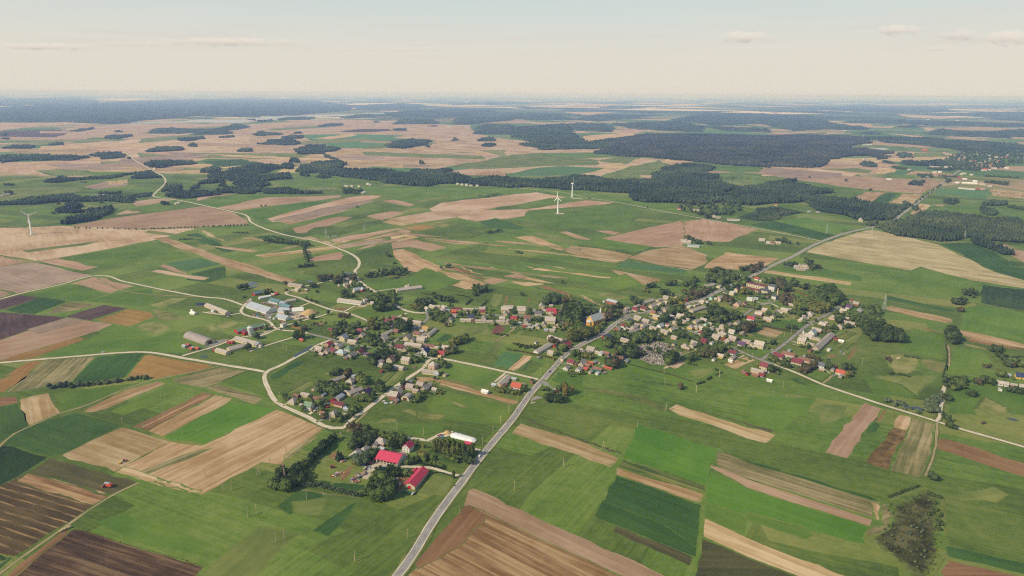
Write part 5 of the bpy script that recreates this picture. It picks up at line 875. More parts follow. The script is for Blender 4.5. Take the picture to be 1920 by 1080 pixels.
trees('J', zJ, '''bd 8 56 530,370 700,330 850,390 870,450 760,480 650,470 540,430;yb 9 10 1010,260 1110,270 1120,340 1020,340;d 9 8 720,240 860,235;yr 10 5 905,240;bd 11 10 1270,390 1310,440;b 7 30 960,490 1220,500 1180,550 990,530;bd 7 34 800,650 1070,600 1000,690 860,790 790,770;bd 7 18 180,590 420,640 420,690 290,640;db 8 12 560,590 690,540;rt 7 5 640,715;b 8 2 1540,320;b 6 20 1640,480 1770,490 1700,555 1600,555;d 11 24 1160,80 1360,25 1370,60 1200,140;d 9 9 1310,160 1400,190;yg 6 2 425,665;yg 6 2 490,665;bd 7 10 200,500 250,560;b 7 12 350,560 420,590;bd 6 8 470,500 520,560;d 9 8 980,260 1060,270;rb 9 7 1650,100;s 4 12 500,600 700,540;bd 8 8 1500,300 1540,360;bd 6 10 880,740 940,770;bd 8 8 700,410 880,440;s 4 12 960,560 1050,620;y 6 4 980,650''')
zN = 'in the shelter belt around the red-roofed farm'
trees('N', zN, '''dc 8 46 600,150 250,440;dc 8 24 570,170 370,370;d 8 18 250,440 330,400 380,440 330,500 270,520;db 9 14 110,490 190,420 240,430 240,540 120,530;rt 7 16 665,75 790,85;rt 6 6 680,100 780,110;d 9 40 760,140 880,110 890,185 740,270 690,300 700,230;d 7 14 810,100 910,105;bd 8 28 900,130 1110,160 1100,225 1000,225 970,160;c 9 4 635,300;w 8 16 720,310 840,315 830,345 740,345;bd 11 22 850,520 950,480 1030,500 1035,560 960,610 860,590;bd 10 14 850,540 1020,520 1000,600 880,610;d 8 18 890,420 1000,405 1085,400 1075,430 960,455 890,455;d 9 10 850,240 930,260 880,300;p 13 26 1330,225 1570,260;p 12 20 1340,240 1570,270;b 7 12 1340,240 1560,270;p 13 14 1580,260 1690,300;bd 9 24 1570,300 1690,300 1640,370 1560,410;py 11 34 1370,350 1580,420 1540,440 1380,370;d 8 16 1400,380 1560,430;s 4 14 1210,360 1400,400;y 8 2 1250,300;b 4.5 9 1275,300 1340,325;b 4.5 9 1300,345 1400,375;b 4.5 10 1400,270 1540,315;bd 5 12 1420,300 1520,345;d 7 10 1690,250 1640,400;yb 6 8 1210,260 1260,330;bd 6 12 1100,370 1220,320;p 8 1 1480,445;p 8 1 1520,440;s 3 6 1440,560 1520,480;b 6 6 1090,430 1170,440;s 4 20 1040,160 1180,190;s 4 8 1200,210 1290,230;d 7 8 780,290 880,310''')
zR = 'beside the pond near the right-hand road'
trees('S', zR, '''d 11 14 955,165 1070,190 1040,215 950,205;d 10 10 870,245 960,245 950,270 880,265;rd 8 6 925,310;d 15 12 840,480 900,460 910,530 850,540;d 9 10 1140,580 1230,590 1215,620 1150,605;bd 9 24 1190,630 1389,680 1389,715 1250,670;rd 8 7 1270,710;t 6 6 1120,715;yb 9 10 1240,780;rd 8 7 1050,825;d 10 8 1115,815;d 7 4 1170,840;bd 8 40 800,810 960,800 970,870 880,890 820,870;w 7 44 690,970 790,930 780,1050 680,1040;d 7 9 840,950;d 7 9 1010,920;d 7 14 1280,890 1389,910;w 5 20 380,970 450,960 640,1050 600,1065;d 5 3 420,765;u 4 8 480,770 560,790;bd 6 8 1300,700 1389,720;w 5 14 780,900 850,960;t 4 14 350,650 420,640 440,700;u 4 8 520,640 640,660''')
trees('S', 'in the plantation belt at the right village end', '''d 14 40 215,430 300,470 500,500 500,530 300,515;d 13 30 225,440 490,495;bd 13 24 270,370 330,360 400,440 300,440;bd 9 18 240,280 370,285 350,330 270,340;bd 9 28 100,350 270,360 250,400 130,385;d 12 10 430,460 490,480''')
trees('R', 'around the boggy hollow', '''d 7 12 1150,100 1240,190;d 8 8 1160,150 1220,190;d 7 9 1100,480;u 4 10 1080,580 1160,610;u 4 14 1130,620 1180,760 1150,800 1080,700;ssuw 2.4 80 880,640 1100,620 1170,900 1100,1060 960,1040 780,880;t 2 40 860,650 1120,640 1170,960 1000,1060 800,900 760,860;d 6 1 1240,195;t 4 4 1410,165;u 3 16 840,610 1030,540''')
trees('B', 'scattered over the middle fields', '''d 10 2 92,712;d 9 7 820,860 905,845;u 6 8 980,965 1020,972;u 6 34 750,650 870,635 930,640 830,655;rd 8 4 265,985;u 6 3 300,1028;d 9 7 200,1075 370,1070;u 5 4 1160,632 1180,640;u 5 3 1390,662 1400,664;d 7 2 1725,718;d 11 20 1885,720 1920,715;d 12 5 450,468;d 12 40 0,625 30,612 120,620 110,635 20,638;d 10 3 590,1050''')
trees('A', 'scattered over the far left fields', '''d 10 3 325,695;d 9 3 295,748;d 12 10 920,695;d 12 26 1480,900 1740,925;u 6 8 1310,855 1395,858;u 6 14 1540,880 1640,905;d 9 10 1680,920 1715,940;d 10 12 1712,950 1728,1020;d 8 10 1680,1050 1760,1040;u 5 10 1010,895 1090,892;u 6 30 840,835 1400,812;u 6 14 400,828 840,838;d 12 14 60,635;d 11 24 560,640 680,635;d 12 16 910,625 1030,610;d 12 10 1100,600;d 12 12 725,440;u 7 6 450,572 490,575;d 12 6 1090,370;d 10 12 20,590 80,590;d 9 2 570,690;d 8 5 1330,730 1520,703''')
trees('C', 'scattered around the far right farms', '''d 12 5 50,890;d 11 8 85,910;d 9 4 140,915;d 12 5 555,900;d 10 5 590,910;d 7 2 650,918;d 10 14 600,1040 640,1040;d 13 3 705,1030;rd 9 8 735,1050;rd 10 12 345,1060 440,1045;d 10 20 160,1075 230,1070;d 13 4 150,770;d 14 60 0,690 340,700 340,745 160,760 0,740;d 10 3 713,545;d 10 4 920,565;d 10 2 1055,617;d 9 30 1170,790 1480,570;d 9 12 1700,700 1800,695;d 10 24 1830,710 1920,725;d 8 12 180,550 380,555;u 7 9 1270,510 1300,512;d 10 40 1700,575 1830,580;d 9 24 1700,540 1890,550;d 10 14 1440,540 1560,545;u 8 12 1430,825 1500,830;d 12 40 1180,490 1260,500''')
trees('V', 'among the houses of the far village', '''d 14 400 900,100 1200,20 1900,60 1900,170 1600,250 1300,260 1100,210 900,210;d 12 100 1000,200 1500,250 1300,270 900,240;d 12 70 680,245 1000,255 960,262;d 10 40 900,350 980,400 920,430;d 12 40 1490,420 1700,450''')
zz = {o.name: zone for o, desc, zone, px in PENDING}
for o in [o for o in COL.objects if o.name.split('.')[0] == 'house' and o.parent is None]:      # orchard and garden trees round each house
    x, y, _ = o.location
    if math.hypot(x, y) > 1700: continue
    for k in range(int(RNG.integers(3, 8))):
        th = RNG.uniform(0, 2 * PI); rr_ = RNG.uniform(8, 24); cx, cy = x + rr_ * math.cos(th), y + rr_ * math.sin(th); kk = 'bbdyssbu'[RNG.integers(8)]; hh = RNG.uniform(3, 6.5) * (.5 if kk in 'su' else 1)
        if clear(cx, cy, 2.5): TREES.append((cx, cy, hh, RNG.uniform(.9, 1.3), kk, zz[o.name]))
TREES.sort(key=lambda a: -a[2] * FPX / math.hypot(math.hypot(a[0], a[1]), H) * (1.15 if a[4] not in 'stu' else 1))
GROUPT = {}
for i, (x, y, h, wf, k, zone) in enumerate(TREES[:300]):
    o = empty(NAMEK[k], (x, y, 0), RNG.uniform(0, 6.28)); c = link('crown', NEAR[k][i % 3], o); c.scale = (h * wf, h * wf, h)
    if k not in 'stu': tr = link('trunk', TRUNK, o); tr.scale = (h, h, h)
    lab = DESCK[k] + ' ' + zone
    tag(o, lab, 'shrub' if k in 'stu' else 'tree', lab.replace('tree ', 'trees ', 1) if 'tree ' in lab else lab.replace(' ', 's ', 1) if False else 'group of ' + lab)
def merge(items, name):
    """items: x, y, height, width factor, kind -> one mesh of many crowns"""
    V = []; Q = []; T = []; MQ = []; MT = []; n = 0; mats = list(LEAF); 
    for i, (x, y, h, wf, k) in enumerate(items):
        a, b_, c_ = FARV[k][i % 4]; t = i * 2.4; R = np.array([[math.cos(t), -math.sin(t)], [math.sin(t), math.cos(t)]])
        v = a.copy(); v[:, :2] = (a[:, :2] * h * wf) @ R.T; v[:, 2] *= h; v[:, 0] += x; v[:, 1] += y
        V.append(v); Q.append(b_ + n); T.append(c_ + n); mi = mats.index(MATK.get(k, k)); MQ.append(np.full(len(b_), mi)); MT.append(np.full(len(c_), mi)); n += len(v)
    return mesh_np(name, np.concatenate(V), np.concatenate(Q), np.concatenate(T), [LEAF[m] for m in mats], np.concatenate(MQ + MT))
if len(TREES) > 300:
    o = link('village_trees', merge([t[:5] for t in TREES[300:]], 'village_trees')); tag(o, 'many small leafy trees and bushes spread through the village and fields', 'trees', kind='stuff')
print('TREES', len(TREES))
# ---- woods ---------------------------------------------------------------
def woodmat(name, c1, c2, c3):
    m, q, b = newmat(name, .9, .1); w = q.new('ShaderNodeNewGeometry').outputs['Position']
    t = q.math('ADD', q.noise(w, .05, 3, .7), q.math('MULTIPLY', q.math('SUBTRACT', q.noise(w, .004, 3, .6), .5), 1.3)); t = q.math('ADD', t, q.math('MULTIPLY', q.math('SUBTRACT', q.noise(w, .25, 2), .5), .5))
    q.l.new(q.ramp(t, [(.2, lin(c1)), (.5, lin(c2)), (.85, lin(c3))]), b.inputs['Base Color']); return m
WM = [woodmat('wood_canopy', '#222e22', '#37452f', '#56623e'), woodmat('mixed_canopy', '#2a3826', '#434f32', '#666b42'), woodmat('forest_canopy', '#262e29', '#3b4239', '#575542')]
LV, LT = I1
keep = LV[:, 2] > -.75; LVn = LV
def wood(t, txt, desc, zone, h=15, mat=0, dens=1.0):
    P = ptsw(t, txt); c = P.mean(0); dist = math.hypot(*c); lo, hi = P.min(0), P.max(0)
    dmin = max(500, min(math.hypot(*p) for p in P))
    if dist < 6500 or float(np.min(hi - lo)) < 260:
        s = max(5.5, min(dist, dmin * 1.2) * .0025) / math.sqrt(dens)
        nx = int((hi[0] - lo[0]) / s) + 2; ny = int((hi[1] - lo[1]) / s) + 2
        X, Y = np.meshgrid(np.arange(nx), np.arange(ny)); X = (lo[0] + (X.ravel() + RNG.uniform(-.45, .45, nx * ny)) * s); Y = (lo[1] + (Y.ravel() + RNG.uniform(-.45, .45, nx * ny)) * s)
        A_ = min(20, .06 * float(np.min(hi - lo)) + 3); w1, w2 = 40 + A_ * 2, 17 + A_
        m = inpoly(P, X + A_ * (np.sin(X / w1 + Y / w2 * .6 + c[0]) + .6 * np.sin(X / w2 - Y / w2 * 1.3)), Y + A_ * (np.sin(Y / w1 * 1.2 - X / w2 * .5 + c[1]) + .6 * np.sin(X / w2 * 1.4 + Y / w1))) & (RNG.random(len(X)) < .97); X, Y = X[m], Y[m]
        if len(ROADS) and dist < 3500:
            ok = np.ones(len(X), bool)
            for C, w in ROADS:
                if C[:, 1].max() < lo[1] - 50 or C[:, 1].min() > hi[1] + 50: continue
                D = np.hypot(X[:, None] - C[None, :, 0], Y[:, None] - C[None, :, 1]).min(1); ok &= D > w / 2 + 4
            for fx, fy, fr in FOOT:
                if lo[0] - 20 < fx < hi[0] + 20 and lo[1] - 20 < fy < hi[1] + 20: ok &= np.hypot(X - fx, Y - fy) > fr + 4
            X, Y = X[ok], Y[ok]
        n = len(X)
        if not n: return
        hh = h * .82 * RNG.uniform(.5, 1.3, n); r = s * RNG.uniform(.55, 1.0, n)
        J = RNG.uniform(.75, 1.2, (n, len(LV), 1)); V = LV[None] * J
        Z = V[:, :, 2] * .5 + .5
        pt = RNG.uniform(.0, .55, (n, 1))                                   # some crowns pointed, some round
        V[:, :, :2] *= (r[:, None] * (1 - pt * Z))[:, :, None]; V[:, :, 0] += X[:, None]; V[:, :, 1] += Y[:, None]; V[:, :, 2] = Z * hh[:, None] * .97 + .3
        T = (LT[None] + (np.arange(n) * len(LV))[:, None, None]).reshape(-1, 3)
        me = mesh_np('woodland', V.reshape(-1, 3), None, T, [WM[mat]])
    else:
        sx = max(22, dmin * .004); sy = sx * 3.0
        nx = min(900, int((hi[0] - lo[0]) / sx) + 3); ny = min(900, int((hi[1] - lo[1]) / sy) + 3); sx = (hi[0] - lo[0]) / (nx - 3); sy = (hi[1] - lo[1]) / (ny - 3)
        gx_, gy_ = np.meshgrid(np.arange(nx), np.arange(ny)); X = lo[0] + (gx_ - 1 + RNG.uniform(-.35, .35, gx_.shape)) * sx; Y = lo[1] + (gy_ - 1 + RNG.uniform(-.35, .35, gx_.shape)) * sy
        m = inpoly(P, X.ravel(), Y.ravel()).reshape(X.shape); Z = np.where(m, h * RNG.uniform(.55, 1.35, X.shape), 0)
        idx = np.arange(nx * ny).reshape(ny, nx); any_ = m[:-1, :-1] | m[1:, :-1] | m[:-1, 1:] | m[1:, 1:]
        Q = np.stack([idx[:-1, :-1], idx[:-1, 1:], idx[1:, 1:], idx[1:, :-1]], -1)[any_]
        V = np.stack([X, Y, Z], -1).reshape(-1, 3); u, inv = np.unique(Q, return_inverse=True); V = V[u]; Q = inv.reshape(-1, 4); V[:, 2] = np.where(V[:, 2] == 0, .6, V[:, 2])
        me = mesh_np('woodland', V, Q, None, [WM[mat]]); n = len(V)
    v0 = np.array([c[0], c[1], 0], np.float32); co = np.empty(len(me.vertices) * 3, np.float32); me.vertices.foreach_get('co', co); me.vertices.foreach_set('co', (co.reshape(-1, 3) - v0).ravel()); me.update()
    o = link('woodland', me, loc=(c[0], c[1], 0)); o['kind'] = 'stuff'; tagz(o, desc, zone, 'woodland'); return o
def woods(t, desc, zone, txt, **k):
    for row in txt.strip().split(';'):
        if row.strip(): wood(t, row, desc, zone, **k)
SW = 'small dark wood'
woods('A', SW, 'among the far left fields', '''0,432 200,425 430,430 500,440 380,452 100,457 0,467;495,432 540,415 700,412 706,432 600,447;838,406 880,382 1010,386 1010,398 870,406;820,490 860,462 950,455 1090,466 1060,478 900,496;1115,522 1200,493 1250,505 1180,527;908,620 960,590 1030,600 1000,632;0,697 160,675 370,655 480,660 700,665 745,690 600,690 430,685 0,706;345,747 385,690 420,692 440,735 540,737 400,750;355,812 500,738 640,722 660,735 520,790 390,817;240,580 330,550 420,560 320,582;735,552 800,530 910,540 900,556 760,556;1590,482 1640,475 1645,500 1600,502;25,386 60,372 180,372 170,386;1350,402 1370,390 1415,392 1412,405;1060,375 1080,362 1110,365 1105,378;1785,545 1850,535 1870,548 1800,556;1690,540 1750,538 1740,545;1235,600 1250,575 1262,605;1095,620 1100,580 1112,618''', h=14)
woods('A', 'thin dark tree line', 'among the far left fields', '330,566 600,545 850,514 860,524 560,556 400,568;730,655 860,635 870,655 770,662;1830,418 1870,440 1900,458 1880,458 1840,432', h=9)
woods('A', 'large ragged dark wood', 'in the middle of the far left plain', '1190,545 1260,510 1480,475 1570,490 1560,512 1450,522 1400,545 1620,530 1605,555 1530,562 1520,600 1440,610 1440,637 1230,642 1240,625 1330,602 1290,560', h=14)
woods('A', 'lower strip of dark wood', 'below the ragged left wood', '960,655 1000,632 1130,630 1240,640 1100,668 1000,668;1440,622 1640,615 1780,640 1840,645 1640,642 1480,637;1110,580 1190,560 1255,565 1240,580 1130,588', h=13)
woods('A', 'dark wood', 'at the upper edge of the far left plain', '1660,512 1800,465 1920,470 1920,540 1780,527 1680,522', h=15)
woods('B', 'long dark tree belt', 'across the middle of the plain left of the turbines', '0,505 250,515 360,530 420,515 590,505 610,535 700,540 735,575 660,582 480,602 300,588 180,567 0,542', h=16)
woods('B', 'long dark tree belt', 'across the middle of the plain behind the turbines', '730,572 850,550 1140,572 1300,545 1550,570 1780,565 1810,580 1810,625 1640,640 1350,627 1190,605 950,610 740,587', h=16)
woods('B', 'broad dark wood', 'right of the turbines', '1640,615 1780,580 1760,530 1900,478 1925,520 1925,690 1840,690 1650,682', h=17)
woods('B', 'oval dark wood', 'standing alone on the tan plain', '255,383 290,352 400,335 490,345 480,367 350,387', h=17)
woods('X', SW, 'on the distant tan plain', '300,560 330,510 420,490 540,500 630,515 510,555;40,485 110,455 240,450 350,475 260,490;195,442 250,418 340,425 340,442;455,350 520,335 620,328 655,340 500,352;240,620 280,592 328,598 320,620;200,665 210,640 250,630 275,650 260,672;1470,460 1490,440 1510,455;1660,460 1740,430 1790,445 1790,460;1700,500 1710,480 1790,482 1785,502;1020,380 1060,367 1120,368 1120,382;0,420 0,395 60,390 190,408 60,422;285,405 320,392 355,400;1270,505 1285,492 1295,505;1230,635 1240,612 1260,632', h=15)
woods('X', 'thin dark tree line', 'on the distant tan plain', '510,560 600,600 620,610 600,610 520,568;880,322 900,310 930,318;1280,348 1350,342 1360,350', h=9)
woods('X', 'wood', 'running along the tan plain', '290,690 420,625 640,615 670,635 520,670 420,700 340,700', h=15)
woods('W', SW, 'on the distant left plain', '775,440 800,425 960,415 975,430 860,445;380,490 400,478 460,474 460,488;1145,398 1180,370 1330,365 1430,375 1600,372 1720,350 1780,332 1860,355 1740,378 1600,388 1340,400;1315,460 1340,442 1500,433 1540,445 1400,460;1110,542 1150,530 1160,510 1350,508 1355,528 1200,540;1420,500 1440,483 1480,490;1800,540 1810,520 1880,522 1885,540;0,445 60,435 50,450;850,393 900,382 920,392;1440,410 1600,390 1730,395 1700,408;1630,435 1740,422 1740,432;520,385 640,370 690,360 690,375 560,388;0,420 40,400 40,415', h=15)
woods('Y', 'great dark forest', 'spread across the right distance', '620,550 700,520 880,430 1000,410 1480,410 1920,425 1920,660 1600,640 1400,620 1060,580 800,570', h=17, mat=2)
woods('Y', 'ragged forest', 'left of the great forest', '0,360 400,330 480,430 500,440 570,468 700,450 880,430 700,520 360,520 250,525 150,505 60,490 170,470 0,430', h=15)
woods('Y', SW, 'behind the great forest', '400,335 700,330 760,360 730,390 500,380;750,330 1240,310 1440,350 1400,390 1200,380 900,365;1200,300 1440,250 1920,255 1920,330 1740,330 1500,340 1300,310;0,270 300,255 480,300 200,300 0,290;470,300 600,270 830,290 640,310;830,235 1140,240 1000,252;1440,350 1920,370 1920,395 1600,380;1060,715 1160,670 1260,632 1400,645 1510,660 1480,680 1300,720', h=15)
woods('Z', 'dark forest', 'reaching in from the right distance', '0,420 300,415 700,430 760,470 620,490 620,520 720,520 910,550 840,580 700,570 500,590 420,640 280,660 0,650', h=17, mat=2)
woods('Z', 'dark forest', 'behind the far village', '700,430 1100,435 1500,460 1920,490 1920,545 1650,550 1500,540 1380,520 1150,490 900,475', h=16)
woods('Z', SW, 'in the far right distance', '0,260 300,270 500,330 740,360 700,375 400,370 200,380 0,340;560,320 900,300 1920,330 1920,355 1600,350 1100,335 800,325;1200,410 1290,370 1500,395 1780,395 1790,435 1500,425;1780,380 1920,375 1920,430 1820,425;700,410 760,392 850,405;1000,355 1080,340 1150,355;970,570 1000,550 1080,565 1040,590;1010,630 1040,610 1130,620 1120,640;1140,615 1400,610 1480,630 1480,645 1180,640;700,640 730,618 815,640 740,652;850,615 920,620 925,633;790,600 920,580 910,595', h=15)
FR = 'far blue forest'
woods('W', FR, 'along the left horizon', '0,318 0,210 300,190 700,175 1300,150 1920,140 1920,280 1480,270 1350,280 1000,310 900,330 760,325 540,315', h=18)
woods('W', FR, 'at the left end of the horizon', '0,195 0,140 400,138 700,150 700,170 300,185', h=18)
woods('X', FR, 'beyond the lake', '0,270 0,140 400,150 700,190 700,230 300,262;700,195 1100,175 1260,190 1200,215 800,220;960,255 1200,225 1500,235 1660,262 1300,280 1000,270;1040,330 1100,295 1320,300 1370,330;480,200 1000,185 980,200;1650,405 1640,370 1720,335 1920,340 1920,410;1480,330 1500,290 1920,280 1920,300 1560,335;1440,180 1900,165 1900,175 1500,188', h=16)
woods('X', 'narrow dark wood', 'on the lake shore', '180,300 200,285 420,280 400,298;0,315 20,305 130,300 100,312;640,282 740,265 860,262 860,280 700,290', h=14)
woods('Z', FR, 'at the right end of the horizon', '300,225 600,195 900,210 1300,215 1400,240 900,245 500,230;700,160 1300,145 1920,155 1920,185 1500,180;1300,200 1920,190 1920,210;1400,250 1920,240 1920,275 1500,265', h=16)
woods('C', 'dark wood', 'right of the turbines along the stream', '''0,480 170,490 100,520 170,545 280,610 300,640 200,700 0,700;280,640 420,600 620,570 680,600 800,632 740,652 930,690 1000,680 1050,710 1180,722 1200,770 1150,795 980,790 720,712 690,690 400,702 260,695''', h=17)
woods('C', 'dark wood', 'right of the main road', '1050,820 1160,805 1200,800 1430,860 1500,860 1640,900 1480,915 1400,905 1200,870;1200,780 1260,760 1500,752 1720,790 1920,790 1920,920 1640,900 1500,860 1430,845 1280,800', h=16, mat=1)
woods('C', 'dark row of dense trees', 'between the two right-hand fields', '1630,905 1700,905 1840,970 1835,987 1790,983 1700,945', h=15)
woods('C', SW, 'among the right-hand fields', '1687,755 1690,725 1730,722 1752,745 1748,768 1700,765;1320,548 1330,535 1400,537 1395,550;1285,592 1290,575 1365,575 1362,597;1455,690 1470,675 1540,685 1535,702 1500,700;1700,708 1730,685 1805,692 1800,712;1010,488 1020,470 1090,478 1085,490;1210,425 1250,415 1290,425 1280,440;1240,478 1250,460 1330,465 1330,482;1340,485 1350,465 1550,465 1560,480;680,625 790,630 800,642 700,640', h=13)
woods('C', 'brownish young plantation', 'below the stream wood', '300,770 500,712 680,745 420,792', h=6, mat=1, dens=1.2)
woods('C', 'scrubby dark wood', 'beside the main road bridge', '700,705 960,695 1180,715 1290,690 1290,710 1190,780 980,785', h=12, mat=1, dens=.6)
woods('O', 'dark hedgerow', 'below the dark green crop', '205,280 220,266 540,235 850,215 845,224 560,247 300,278', h=6, mat=1)
# ---------------------------------------------------------------- yards: beds and drives beside the houses
SHEETS.clear(); ZBASE[:] = [ZL[0] + .006, .003]
def plots():
    roadpts = [(C, w) for C, w in ROADS]
    for o in [o for o in COL.objects if o.name.split('.')[0] == 'house' and o.parent is None]:
        x, y, _ = o.location; dist = math.hypot(x, y)
        if dist > 1700: continue
        best = None
        for C, w in roadpts:
            D = np.hypot(C[:, 0] - x, C[:, 1] - y); i = int(np.argmin(D))
            if best is None or D[i] < best[0]: best = (D[i], C[i], w)
        a = o.rotation_euler[2]; ca, sa = math.cos(a), math.sin(a)
        if 9 < best[0] < 48:
            d = best[1] - np.array([x, y]); d /= np.linalg.norm(d); p = np.array([x, y]) + d * 5; q = best[1]; n = np.array([-d[1], d[0]]) * RNG.uniform(1.1, 2.0)
            m = (p + q) / 2 + n * RNG.normal(0, .8)
            sheet('driveway', np.array([p - n * 2, p + n * 2, m + n, q + n, q - n, m - n]), FM['gr' if RNG.random() < .6 else 'pv'], nextz(), None, .12)
        for k in range(2):
            th = RNG.uniform(0, 2 * PI); r = RNG.uniform(11, 22); cx, cy = x + r * math.cos(th), y + r * math.sin(th)
            if not clear(cx, cy, 9): continue
            L, W = RNG.uniform(5, 12), RNG.uniform(2.5, 6); ty = ['rw', 'br', 'gd', 'rw', 'gy', 'sg', 'gb'][RNG.integers(7)]
            P = np.array([(cx + ca * u - sa * v, cy + sa * u + ca * v) for u, v in ((-W, -L), (W, -L), (W, L), (-W, L))])
            sheet('garden', P, FM[ty], nextz(), P[2] - P[1], .1)
plots()

ZTOP = ZL[0] + .004
# ---------------------------------------------------------------- machines, poles, graves and the rest
M_WHITE = plain('turbine_white', '#f0eee6', .4, .04); M_REDTIP = plain('red_blade_tip', '#c0472f', .5); M_STEEL = plain('lattice_steel', '#c6c5bc', .5, .1, spec=.5); M_WOOD = plain('pole_wood', '#b7a684', .9)
def turbine(t, x, y, hub, bl, yaw, ph, tips, label):
    X, Y = U(*tp(t, x, y)); r = empty('wind_turbine', (X, Y, 0), math.atan2(-X, Y) + yaw)
    MB().lathe([(2.6, 0), (2.6, .5)], 18).build('foundation', M_CONC, r)
    MB().lathe([(2.4, .5), (2.0, hub * .4), (1.35, hub - 1)], 18).build('tower', M_WHITE, r)
    MB().box(-1.3, 1.3, -1.6, 4.2, hub - 1.2, hub + 1.3).box(-1.0, 1.0, 4.2, 5.2, hub - .8, hub + .9).build('nacelle', M_WHITE, r)
    hb = MB(); hb.bar((0, -1.6, hub), (0, -3.4, hub), 1.25, .9, 12).bar((0, -3.4, hub), (0, -4.1, hub), .9, .2, 12); hb.build('hub', M_WHITE, r)
    for k in range(3):
        b = MB(); sec = [(0.0, .55, .5), (.12, 1.15, .32), (.3, 1.05, .22), (.86, .5, .09)] ; secs = sec + [(1.0, .22, .04)]
        vs = []
        for s, c_, th in secs: c_ *= 1.25; vs += [(-c_ * .7, -th, 1 + s * bl), (c_ * .9, -th * .2, 1 + s * bl), (c_ * .5, th, 1 + s * bl), (-c_ * .7, th * .7, 1 + s * bl)]
        fs = []; ms = []
        for i in range(len(secs) - 1):
            for j in range(4): fs.append((4 * i + j, 4 * i + (j + 1) % 4, 4 * i + 4 + (j + 1) % 4, 4 * i + 4 + j)); ms.append(1 if tips and i == len(secs) - 2 else 0)
        n = len(secs) * 4; fs += [(3, 2, 1, 0), (n - 4, n - 3, n - 2, n - 1)]; ms += [0, 1 if tips else 0]
        b.v = vs; b.f = fs; b.m = ms
        o = b.build('blade', [M_WHITE, M_REDTIP], r, (0, -2.7, hub)); o.rotation_euler = (0, PI / 2 - math.radians(ph + 120 * k), 0)
    tag(r, label, 'wind turbine', 'wind turbines'); return r
turbine('0', 59.5, 439.2, 49, 23.5, 0, 21, True, 'white wind turbine with red blade tips at the far left')
turbine('0', 1046, 400, 48, 23, math.radians(-50), 97, True, 'nearer white wind turbine of the pair by the tree belt')
turbine('0', 1072.7, 370.4, 50, 22.5, math.radians(68), 92, False, 'farther white wind turbine close against the tree belt')
sheet('gravel_yard', ptsw('0', '50,438 66,438 66,441 50,441'), FM['gr'], nextz()); sheet('gravel_yard', ptsw('0', '1040,399 1056,399 1060,402 1042,402'), FM['gr'], nextz()); sheet('gravel_yard', ptsw('0', '1070,370 1092,371 1092,373 1072,372.5'), FM['gr'], nextz())
# utility poles
POLE = MB().bar((0, 0, 0), (0, 0, 9), .24, .17, 7).mesh('shaft', M_WOOD); ARM = MB().box(-1.1, 1.1, -.08, .08, 8.3, 8.5).box(-.95, -.85, -.05, .05, 8.5, 8.75).box(.85, .95, -.05, .05, 8.5, 8.75).box(-.05, .05, -.05, .05, 9, 9.25).mesh('crossarm', M_WOOD)
APOLE = MB().bar((-1.6, 0, 0), (0, 0, 9), .25, .19, 7).bar((1.6, 0, 0), (0, 0, 9), .25, .19, 7).box(-.9, .9, -.09, .09, 4.2, 4.4).mesh('shaft', M_WOOD)
def poles(t, zone, txt, a=False):
    for x, y in nums(txt):
        X, Y = U(*tp(t, x, y)); o = empty('utility_pole', (X, Y, 0), RNG.uniform(0, 3)); link('shaft', APOLE if a else POLE, o); link('crossarm', ARM, o)
        tagz(o, 'two-legged wooden utility pole' if a else 'wooden utility pole', zone, 'pole', 'utility poles')
poles('N', 'in the meadow around the nearest farm', '150,950 212,920 380,625 520,380 640,180 1060,110 1258,145 1778,130 1700,220 1138,918 1530,740 107,385 232,290 460,105')
poles('N', 'in the meadow below the nearest farm', '20,445 742,1085 562,38', True)
poles('P', 'in the big stubble field', '1675,420 1740,395 1860,600 1540,290')
poles('O', 'among the left-hand fields', '880,320 905,318 928,330 690,468 925,415 980,530 1028,518 1520,705 1610,640 1410,125 1430,132 1240,185 1395,985 1443,968 758,82')
poles('Q', 'in the meadows right of the main road', '250,40 198,112 150,175 85,250 287,535 1064,140 1243,35'); poles('Q', 'in the meadows right of the main road', '597,390 848,277', True)
poles('K', 'beside the side lane and main road', '1048,920 1145,800 1480,430 1400,485 955,1040'); poles('J', 'around the looping gravel road', '575,700 1467,880 1767,930 150,525 565,885 835,985 870,900'); poles('J', 'around the looping gravel road', '715,780', True)
poles('L', 'in the green fields below the cemetery', '1595,815 1252,1025 1855,645 1230,610 1240,725'); poles('M', 'beside the right-hand streets', '290,890 30,1050 960,520 1020,440 1100,400 1900,735 660,680 1010,1000')
poles('E', 'around the left farm compound', '485,105 570,122 950,250 1070,292 1092,300 1650,620 1210,800 1265,1062 1305,1062 1250,375 1090,990 1580,930 200,1060'); poles('F', 'in the left village', '210,500 280,605 375,662 290,752 995,497 1155,410 1195,400 1050,810 910,962 700,600 1210,510')
poles('G', 'along the village street', '1120,540 580,545 850,552 330,525 1260,560'); poles('H', 'in the village centre', '1310,480 840,640 410,700 500,900 350,990')
